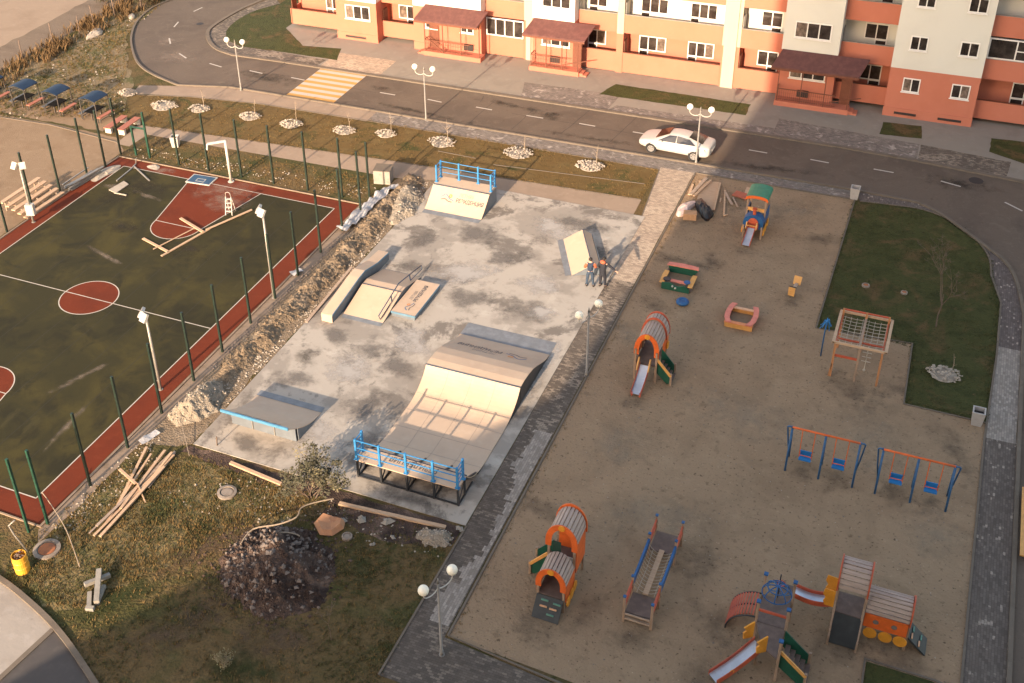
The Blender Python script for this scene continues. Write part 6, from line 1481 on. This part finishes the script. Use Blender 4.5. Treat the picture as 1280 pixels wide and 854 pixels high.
# ------------------------------------------------------------------ picnic shelters and benches
def shelter(loc, label):
    t = thing('picnic_shelter', label, 'picnic shelter', loc, R(-3), 'blue roofed picnic shelters')
    pts = [(-.72+1.44*k/8, 1.62+.16*math.sin(math.pi*k/8)) for k in range(9)]
    part(t, 'roof', MB().extr([V(x,-.72,z) for x, z in pts]+[V(x,-.72,z-.03) for x, z in pts[::-1]], (0,1.44,0)), M['gazblue'])
    fr = MB()
    for x in (-.68,.68):
        fr.bar((x,-.70,1.60),(x,.70,1.60),.035,.035)
    fr.bar((-.68,-.7,1.6),(.68,-.7,1.6),.03,.03); fr.bar((-.68,.7,1.6),(.68,.7,1.6),.03,.03); part(t, 'roof_frame', fr, M['gazsteel'])
    for x in (-.68,.68):
        for y in (-.66,.66): part(t, 'post', MB().box(x-.025,x+.025,y-.025,y+.025,0,1.6), M['gazsteel'])
    part(t, 'table_top', MB().box(-.40,.34,-.72,.55,.66,.71), M['tabletop']); part(t, 'table_leg', MB().box(-.03,.03,-.5,-.42,0,.66).box(-.03,.03,.42,.5,0,.66), M['gazsteel'])
    for s in (-1,1):
        part(t, 'bench_seat', MB().box(s*.86-.16,s*.86+.16,-.75,.75,.42,.47), M['bench_red'] if s > 0 else M['gazsteel'])
        part(t, 'bench_frame', MB().bar((s*.86,-.6,0),(s*.86,-.6,.42),.05,.05).bar((s*.86,.6,0),(s*.86,.6,.42),.05,.05).bar((s*.86,-.6,.2),(s*.86,.6,.2),.04,.04), M['gazsteel'])
    return t
sh = shelter((-59.85,57.25,.01), 'blue roofed picnic shelter with red benches, farthest left of the three whole ones')
dup(sh, (-56.95,57.30,.01), label='blue roofed picnic shelter in the middle of the three whole ones')
dup(sh, (-53.65,57.30,.01), label='blue roofed picnic shelter nearest the two red benches on white feet')
dup(sh, (-62.95,57.2,.01), label='picnic shelter cut off by the left edge of the photo')
def bench(loc, label):
    t = thing('bench', label, 'bench', loc, R(2), 'red benches by the shelters')
    for k in range(4): part(t, 'seat_slat', MB().box(-.26+k*.13,-.15+k*.13,-1.05,1.05,.40,.45), M['bench_red'])
    for y in (-.85,.85): part(t, 'foot', MB().box(-.24,.24,y-.1,y+.1,0,.39), M['white'])
    return t
bn = bench((-51.35,56.5,.01), 'red slatted bench on white feet, left one of two beside the last shelter'); dup(bn, (-50.3,56.6,.01), label='red slatted bench on white feet, right one of two beside the last shelter')
# ------------------------------------------------------------------ whitewashed stone rings with saplings
def stone_ring(x, y, r, n, label):
    r *= random.uniform(.92,1.3); n = int(n*random.uniform(1.2,2.0)); mb = MB(); mb.lathe([(r*.85,0),(r*.8,.03),(r*.2,.07)], 14, (x,y,-.005))
    for k in range(n):
        a = random.uniform(0,6.3); q = r*math.sqrt(random.uniform(.05,1)); s = random.uniform(.035,.10)
        mb.rock((x+q*math.cos(a)*1.15, y+q*math.sin(a)*.85, .05+.30*max(0,1-q/r)+random.uniform(0,.05)), s)
    solo('stone_pile', mb, M['stone_white'], label, 'stone pile', 'white stone piles on the verge')
def sapling(x, y, h, label, leafy=0):
    mb = MB(); tip = V(random.uniform(-.1,.1),random.uniform(-.1,.1),h); mb.tube([(0,0,0),(.02,0,h*.5),tip], [.022,.016,.006], 5)
    for k in range(7):
        t = random.uniform(.35,.95); a = random.uniform(0,6.3); b = V(.02*t,0,h*t); L = h*.25*(1.2-t)
        mb.tube([b, b+V(math.cos(a)*L,math.sin(a)*L,L*1.1)], [.009,.004], 4)
    t_ = thing('sapling', label, 'sapling', (x,y,0)); part(t_, 'trunk', mb, M['bark_pale']); return t_
rings = [(-54.2,61.5,.7),(-50.3,60.55,.8),(-47.6,61.0,.6),(-43.45,61.15,.62),(-40.1,61.1,.62),(-36.2,61.5,.66),(-33.3,62.0,.62),(-29.25,62.2,.75),(-23.95,62.5,.75),(-19.1,62.4,.72)]
for i, (x, y, r) in enumerate(rings):
    stone_ring(x, y, r, 95, ORD[i]+' whitewashed stone pile along the verge, counting from the road bend')
    if i > 1: sapling(x+.35, y+.1, random.uniform(1.3,1.8), ORD[i-2]+' thin leafless sapling along the verge, counting from the road bend')
stone_ring(2.79, 48.35, .72, 110, 'whitewashed stone pile on the dark lawn right of the playground'); sapling(3.1, 48.7, 1.0, 'thin sapling standing in the stone pile on the dark lawn')
# ------------------------------------------------------------------ wire fence posts beside the field
for i, (x, y) in enumerate([(-65.75,63.5),(-65.9,67.2),(-64.9,69.3),(-65.3,71.6),(-65.0,74.0),(-63.9,76.2)]):
    solo('fence_stake', MB().tube([(0,0,0),(random.uniform(-.1,.1),0,1.9)], [.05,.04], 6), M['bark'], ORD[i]+' dark wooden stake along the dry reeds, counting from the left edge', 'fence stake', 'stakes of the wire fence', world=False, loc=(x,y,0))
# ------------------------------------------------------------------ heaps
def heap(name, poly, h, mat, label, cat, res=.13, lump=.35, f=1.1, rocks=0, rmat=None, rr=(.04,.12), peak=None, kind=None):
    xs = [p[0] for p in poly]; ys = [p[1] for p in poly]; nx = int((max(xs)-min(xs))/res)+1; ny = int((max(ys)-min(ys))/res)+1
    def dist(x, y):
        d = 9
        for i in range(len(poly)):
            a, b = V(*poly[i],0), V(*poly[(i+1) % len(poly)],0); ab = b-a; t = max(0,min(1,(V(x,y,0)-a).dot(ab)/ab.length_squared)); d = min(d,(V(x,y,0)-a-ab*t).length)
        return d if inside((x,y),poly) else -d
    dm = 0; D = {}
    for i in range(nx+1):
        for j in range(ny+1):
            D[i,j] = dist(min(xs)+i*res, min(ys)+j*res); dm = max(dm, D[i,j])
    Z = {}; vs = []; idx = {}
    for (i, j), d in D.items():
        if d < -.25: continue
        x, y = min(xs)+i*res, min(ys)+j*res; n1 = noise.noise(V(x*f,y*f,2)); n2 = abs(noise.noise(V(x*f*2.7,y*f*2.7,7))); n3 = noise.noise(V(x*7,y*7,1))
        n4 = abs(noise.noise(V(x*3.7,y*3.7,4))); n5 = noise.noise(V(x*13,y*13,8))
        d = d+.34*noise.noise(V(x*.9,y*.9,6))+.16*n3-.10; e = max(0, min(1, d/(dm*.80))); z = h*(e**(1.25 if name == 'soil_mound' else .85))*(1+lump*.55*n1)+min(1,max(0,d*3))*(lump*h*(.40*n4+.16*abs(n3))+.05*n3+.03*n5-.05)
        if d < .02: z = -.03
        idx[i,j] = len(vs); vs.append(V(x,y,max(-.03,z))); Z[i,j] = z
    fs = [(idx[i,j],idx[i+1,j],idx[i+1,j+1],idx[i,j+1]) for (i, j) in idx if (i+1,j) in idx and (i+1,j+1) in idx and (i,j+1) in idx]
    o = solo(name, MB().add(vs, fs, True), mat, label, cat, kind=kind)
    if rocks:
        mb = MB(); ks = [k for k in Z if Z[k] > .02]
        for _ in range(rocks):
            k = random.choice(ks); k2 = random.choice(ks); k = min(k, k2) if name == 'soil_mound' and random.random() < .55 else k; r = random.uniform(*rr)*random.uniform(.4,1); mb.rock((min(xs)+k[0]*res+random.uniform(-.06,.06), min(ys)+k[1]*res+random.uniform(-.06,.06), Z[k]+r*.1), r)
        part(o, 'lumps', mb, rmat, True, kind='stuff')
        if name == 'soil_mound':
            mb = MB()
            for _ in range(900):
                k = random.choice(ks); r = random.uniform(.025,.10); mb.rock((min(xs)+k[0]*res, min(ys)+k[1]*res, Z[k]), r)
            part(o, 'clods', mb, mat, True, kind='stuff')
    return o
heap('spoil_heap', [(-29.6,35.6),(-28.3,35.2),(-27.95,38),(-27.9,44),(-27.8,50),(-27.75,53),(-27.75,56.3),(-28.6,57.6),(-29.6,57.2),(-29.75,53),(-29.4,50),(-29.6,44),(-29.65,39)], .46, M['soil'], 'long low heap of dug earth between the court fence and the skate slab', 'earth heap', .085, .75, 1.1, 700, M['soil'], (.04,.13))
heap('rubble_heap', [tuple(G(u, v).xy) for u, v in [(478,262),(487,243),(505,232),(528,236),(533,252),(518,270),(498,283),(482,280)]], .55, M['lime'], 'whitish rubble heap at the far end of the earth heap by the quarter ramp', 'rubble heap', .08, .4, 1.4, 420, M['stone_white'], (.03,.10))
heap('rubble_heap', [(-29.7,32.2),(-28.9,31.7),(-27.9,32.3),(-27.6,33.4),(-27.9,34.6),(-28.8,35.2),(-29.6,34.4)], .95, M['lime'], 'pale rounded rubble heap at the left of the bank ramp', 'rubble heap', .08, .4, 1.4, 380, M['stone_white'], (.03,.09))
heap('soil_mound', [tuple(G(u,v).xy) for u, v in [(268,700),(285,680),(318,660),(352,650),(395,662),(420,690),(425,720),(410,752),(380,775),(340,778),(300,768),(275,742)]], .85, M['darksoil'], 'large dark soil mound with grey clods on the shaded grass at lower left', 'soil mound', .085, .6, 1.0, 420, M['stone_grey'], (.03,.17))
heap('gravel_heap', [tuple(G(u,v).xy) for u, v in [(512,668),(530,658),(560,662),(572,672),(560,685),(530,684)]], .35, M['lime'], 'small grey gravel heap with white chips by the path below the big ramp', 'gravel heap', .08, .3, 2, 260, M['stone_white'], (.03,.07))
# ------------------------------------------------------------------ shrub, bare trees, plants
def leaf_cloud(mb, c, r, n, s, flat=.8):
    for _ in range(n):
        a = random.uniform(0,6.3); u = random.uniform(-1,1); q = r*random.uniform(.15,1)**.45; k = math.sqrt(1-u*u)
        p = V(c[0]+q*k*math.cos(a), c[1]+q*k*math.sin(a), c[2]+q*u*flat); d = V(random.uniform(-1,1),random.uniform(-1,1),random.uniform(-.4,1)).normalized(); e = d.orthogonal().normalized()
        L = s*random.uniform(.6,1.3); mb.add([p-e*L*.35,p+d*L*.5,p+e*L*.35,p-d*L*.5], [(0,1,2,3)])
def branches(mb, base, d, L, r, depth, tips, spread=.55):
    k = 3; pts = [base]; dd = d.copy()
    for i in range(k):
        dd = (dd+V(random.uniform(-1,1),random.uniform(-1,1),random.uniform(-.3,.6))*.16).normalized(); pts.append(pts[-1]+dd*L/k)
    mb.tube(pts, [r,r*.85,r*.7,r*.5], 5 if depth > 1 else 4)
    if depth == 0: tips.append(pts[-1]); return
    for q in range(random.choice((3,3,4))):
        a = random.uniform(0,6.3); s = dd.orthogonal().normalized(); s.rotate(Matrix.Rotation(a,3,dd)); b = pts[random.choice((1,2,3,3))]
        branches(mb, b, (dd+s*spread*random.uniform(.6,1.4)).normalized(), L*random.uniform(.55,.8), r*.55, depth-1, tips, spread)
bush = thing('shrub', 'loose olive leaved shrub growing at the front edge of the slab', 'shrub', (-20.75,30.15,0))
tr = MB(); tips = []
for k in range(10):
    a = k*.63; branches(tr, V(random.uniform(-.25,.25),random.uniform(-.2,.2),0), V(math.cos(a)*.75,math.sin(a)*.55,1).normalized(), .95, .03, 2, tips, .6)
part(bush, 'trunk', tr, M['bark'])
lf, lf2 = MB(), MB()
for i, p in enumerate(tips):
    if random.random() < .9: leaf_cloud(lf if random.random() < .87 else lf2, p, random.uniform(.18,.38), 40, .10)
part(bush, 'foliage', lf, M['leaf']); part(bush, 'foliage', lf2, M['leaf_yellow'], label='paler yellowish leaf clumps')
def bare_tree(x, y, h, label, depth=3, spread=.5, mat='bark', rz=0, name='bare_tree', cat='tree'):
    t = thing(name, label, cat, (x,y,0), rz); mb = MB(); tips = []
    branches(mb, V(0,0,0), V(.06,.05,1).normalized(), h*.42, .035*h/4, depth, tips, spread); part(t, 'trunk', mb, M[mat])
    tw_ = MB()
    for p in tips:
        for _ in range(5):
            a = random.uniform(0,6.3); L = random.uniform(.12,.35); tw_.tube([p,p+V(math.cos(a)*L*.7,math.sin(a)*L*.7,L*.6)], [.006,.003], 3)
    part(t, 'crown', tw_, M[mat]); return t
bare_tree(2.14, 52.25, 4.6, 'slender leafless tree on the dark lawn right of the playground')
bare_tree(-16.5, 23.9, 2.2, 'thin leafless sapling on the shaded grass below the soil mound', 2, .35, name='sapling', cat='sapling')
for (u, v, r_, h, mt, lab) in [(132,5,1.1,1.0,'leaf_dark','dark rounded bush beside the reeds at the top edge'),(178,10,1.2,1.3,'leaf_dark','dark twiggy bush next to the road bend at the top edge')]:
    p = G(u, v); t = thing('bush', lab, 'bush', (p.x,p.y,0)); mb = MB(); tips = []
    for k in range(7): branches(mb, V(0,0,0), V(math.cos(k)*.8,math.sin(k)*.8,1).normalized(), h*.6, .03, 2, tips)
    part(t, 'trunk', mb, M['bark']); l_ = MB()
    for q in tips: leaf_cloud(l_, q, .3, 9, .14)
    part(t, 'foliage', l_, M[mt])
p = G(280,832); t = thing('weed', 'pale yellow leafy weed on the shaded grass at the bottom edge', 'plant', (p.x,p.y,0)); mb = MB(); tips = []
for k in range(8): branches(mb, V(0,0,0), V(math.cos(k*.8)*.4,math.sin(k*.8)*.4,1).normalized(), .34, .012, 1, tips)
part(t, 'stem', mb, M['bark_pale']); l_ = MB()
for q in tips: leaf_cloud(l_, q, .14, 14, .07)
part(t, 'foliage', l_, M['leaf_yellow'])
# ------------------------------------------------------------------ timber pile, barrel, rings, blocks, scraps
TB = [((112,668),(214,568)),((118,672),(218,572)),((126,674),(206,588)),((122,662),(200,584)),((140,648),(184,562)),((133,656),(190,572)),((170,626),(219,566)),((152,640),(207,566)),((162,634),(216,570)),((186,612),(219,568))]
for i, (a, b) in enumerate(TB):
    p, q = G(*a), G(*b); p.z = .05+.05*(i % 4); q.z = .08+.07*(i % 3); w = random.uniform(.07,.15)
    solo('plank', MB().bar(p, q, w, .05), M['wood'] if i % 3 else M['wood2'], 'pale sawn plank in the loose timber pile on the grass beside the court', 'plank', 'planks of the loose timber pile')
p, q = G(151,593), G(171,611); p.z = q.z = .3; solo('plank', MB().bar(p, q, .12, .06), M['wood'], 'short plank lying crosswise on top of the loose timber pile', 'plank')
p, q = G(172,608), G(182,629); p.z = .25; q.z = .03; solo('batten', MB().bar(p, q, .05, .04), M['wood'], 'thin batten sliding off the right side of the timber pile', 'batten')
p, q = G(288,580), G(352,607); p.z = q.z = .08; solo('plank', MB().bar(p, q, .16, .09), M['wood'], 'long plank lying along the left front edge of the slab', 'plank')
p, q = G(424,631), G(557,661); p.z = q.z = .08; solo('plank', MB().bar(p, q, .17, .09), M['wood'], 'long plank lying along the front edge of the slab below the big ramp', 'plank')
p, q = G(383,404), G(440,340); p.z = .06; q.z = .3; solo('plank', MB().bar(p, q, .16, .05), M['wood2'], 'long grey plank lying along the slab edge left of the grind ledge', 'plank')
p, q = G(413,378), G(430,356); p.z = .09; q.z = .12; solo('batten', MB().bar(p, q, .07, .05), M['bark'], 'dark batten wedged between the grey plank and the grind ledge', 'batten')
br_ = thing('barrel', 'yellow metal barrel filled with rubbish by the near corner of the court', 'barrel', (*G(29,713).xy,0))
part(br_, 'body', MB().lathe([(.285,0),(.29,.02),(.29,.28),(.305,.30),(.29,.32),(.29,.56),(.305,.58),(.29,.60),(.29,.86),(.27,.86),(.27,.62)], 24), M['barrel'])
fb = MB()
for _ in range(40):
    a = random.uniform(0,6.3); r_ = random.uniform(0,.22); fb.rock((r_*math.cos(a),r_*math.sin(a),.72+random.uniform(0,.14)), random.uniform(.03,.07))
part(br_, 'rubbish', fb, M['bark'])
def manhole(px, r, label, cover):
    p = G(*px); t = thing('manhole', label, 'manhole', (p.x,p.y,0)); part(t, 'ring', MB().lathe([(r,0),(r,.10),(r*.72,.12),(r*.70,.06)], 28), M['ring']); part(t, 'cover', MB().lathe([(r*.62,.03),(r*.62,.085),(r*.5,.095),(.02,.095)], 24), cover)
manhole((59,688), .55, 'manhole with a rusty orange cover beside the yellow barrel', M['manhole']); manhole((284,617), .42, 'sandy manhole ring on the grass in front of the slab', M['ring']); manhole((434,672), .22, 'tiny round cover on the ground right of the broken clay pan', M['ring'])
manhole((1082,358), .20, 'small rusty cap in the dark lawn above the climbing frame, left of two', M['manhole']); manhole((1130,367), .17, 'small rusty cap in the dark lawn above the climbing frame, right of two', M['manhole'])
m_ = MB().lathe([(.42,.010),(.42,.016),(.02,.018)], 24, (*G(1220,226).xy,0)); solo('manhole_cover', m_, M['crack'], 'dark manhole cover in the road at the upper right', 'manhole cover')
m_ = MB().lathe([(.30,.010),(.30,.016),(.02,.018)], 24, (*G(250,30).xy,0)); solo('manhole_cover', m_, M['crack'], 'dark manhole cover in the road bend at upper left', 'manhole cover')
for (a, b, z, w, lab) in [((107,736),(138,721),.22,.17,'pale concrete beam lying across the others on the grass'),((126,720),(122,758),.35,.20,'pale concrete beam propped over the crossing one'),((113,743),(112,762),.10,.17,'short pale concrete beam at the lower left of the broken posts'),((131,735),(121,757),.12,.15,'short pale concrete beam at the lower right of the broken posts'),((108,762),(118,763),.08,.16,'stub of concrete at the foot of the broken posts')]:
    p, q = G(*a), G(*b); p.z = z; q.z = max(.09, z-.12); solo('concrete_beam', MB().bar(p, q, w, .15), M['block'], lab, 'concrete beam')
cl = MB(); P = GP([(392,655),(402,645),(418,648),(432,652),(430,662),(416,671),(400,670)]); c = sum(P, V(0,0,0))/len(P); N = len(P)
cl.add([p+V(0,0,.05) for p in P]+[c.lerp(p,.75)+V(0,0,.26+.05*math.sin(i*2)) for i, p in enumerate(P)]+[c+V(0,0,.14)], [(i,(i+1) % N,N+(i+1) % N,N+i) for i in range(N)]+[(N+i,N+(i+1) % N,2*N) for i in range(N)])
solo('clay_pan', cl, M['clay'], 'broken orange clay pan beside the dark soil mound', 'clay pan')
for (u, v, r_, lab) in [(428,652,.2,'grey stone block touching the broken clay pan'),(452,650,.22,'pale stone with dry weeds below the long plank'),(485,654,.22,'grey stone block below the middle of the long plank'),(466,681,.13,'white stone lying alone left of the gravel heap'),(491,672,.12,'grey white stone halfway to the gravel heap'),(575,662,.15,'white broken stone at the slab corner by the path')]:
    p = G(u, v); mb = MB()
    for q in range(3): mb.rock((random.uniform(-.5,.5)*r_,random.uniform(-.5,.5)*r_,r_*.3), r_*random.uniform(.7,1.1))
    solo('stone', mb, M['block'], lab, 'stone', world=False, loc=(p.x,p.y,0))
for px, lab in (([(302,688),(318,672),(350,668),(372,660),(378,648),(392,640),(418,632)], 'long dry branch lying over the top of the dark soil mound'),([(328,681),(355,679),(376,680)], 'short dry stick lying on the dark soil mound')):
    L = smooth(GP(px), 4); solo('branch', MB().tube([p+V(0,0,.35 if 300 < 340+0*i else .1)+V(0,0,.25*math.sin(math.pi*i/len(L))) for i, p in enumerate(L)], .03, 5), M['bark_pale'], lab, 'branch')
L = smooth(GP([(225,513),(228,535),(237,572)]), 3); solo('branch', MB().tube([p+V(0,0,.5*(1-i/len(L))+.03) for i, p in enumerate(L)], .018, 4), M['bark_pale'], 'thin bare stick standing in front of the pale rubble heap', 'stick')
p = G(283,563); solo('stake', MB().tube([(0,0,0),(.05,0,.55)], .03, 6), M['bark'], 'short dark stake at the near left corner of the slab', 'stake', world=False, loc=(p.x-.55,p.y+.1,0))
bag([(114,42),(124,37),(128,43),(118,48),(108,50)], .35, M['stone_white'], 'large white crumpled sheet lying on the grassy bank at upper left', 'white_sheet', 'plastic sheet')
bag([(160,22),(167,19),(169,23),(163,25)], .25, M['stone_white'], 'small white bag on the bank beside the road bend', 'white_bag', 'plastic bag')
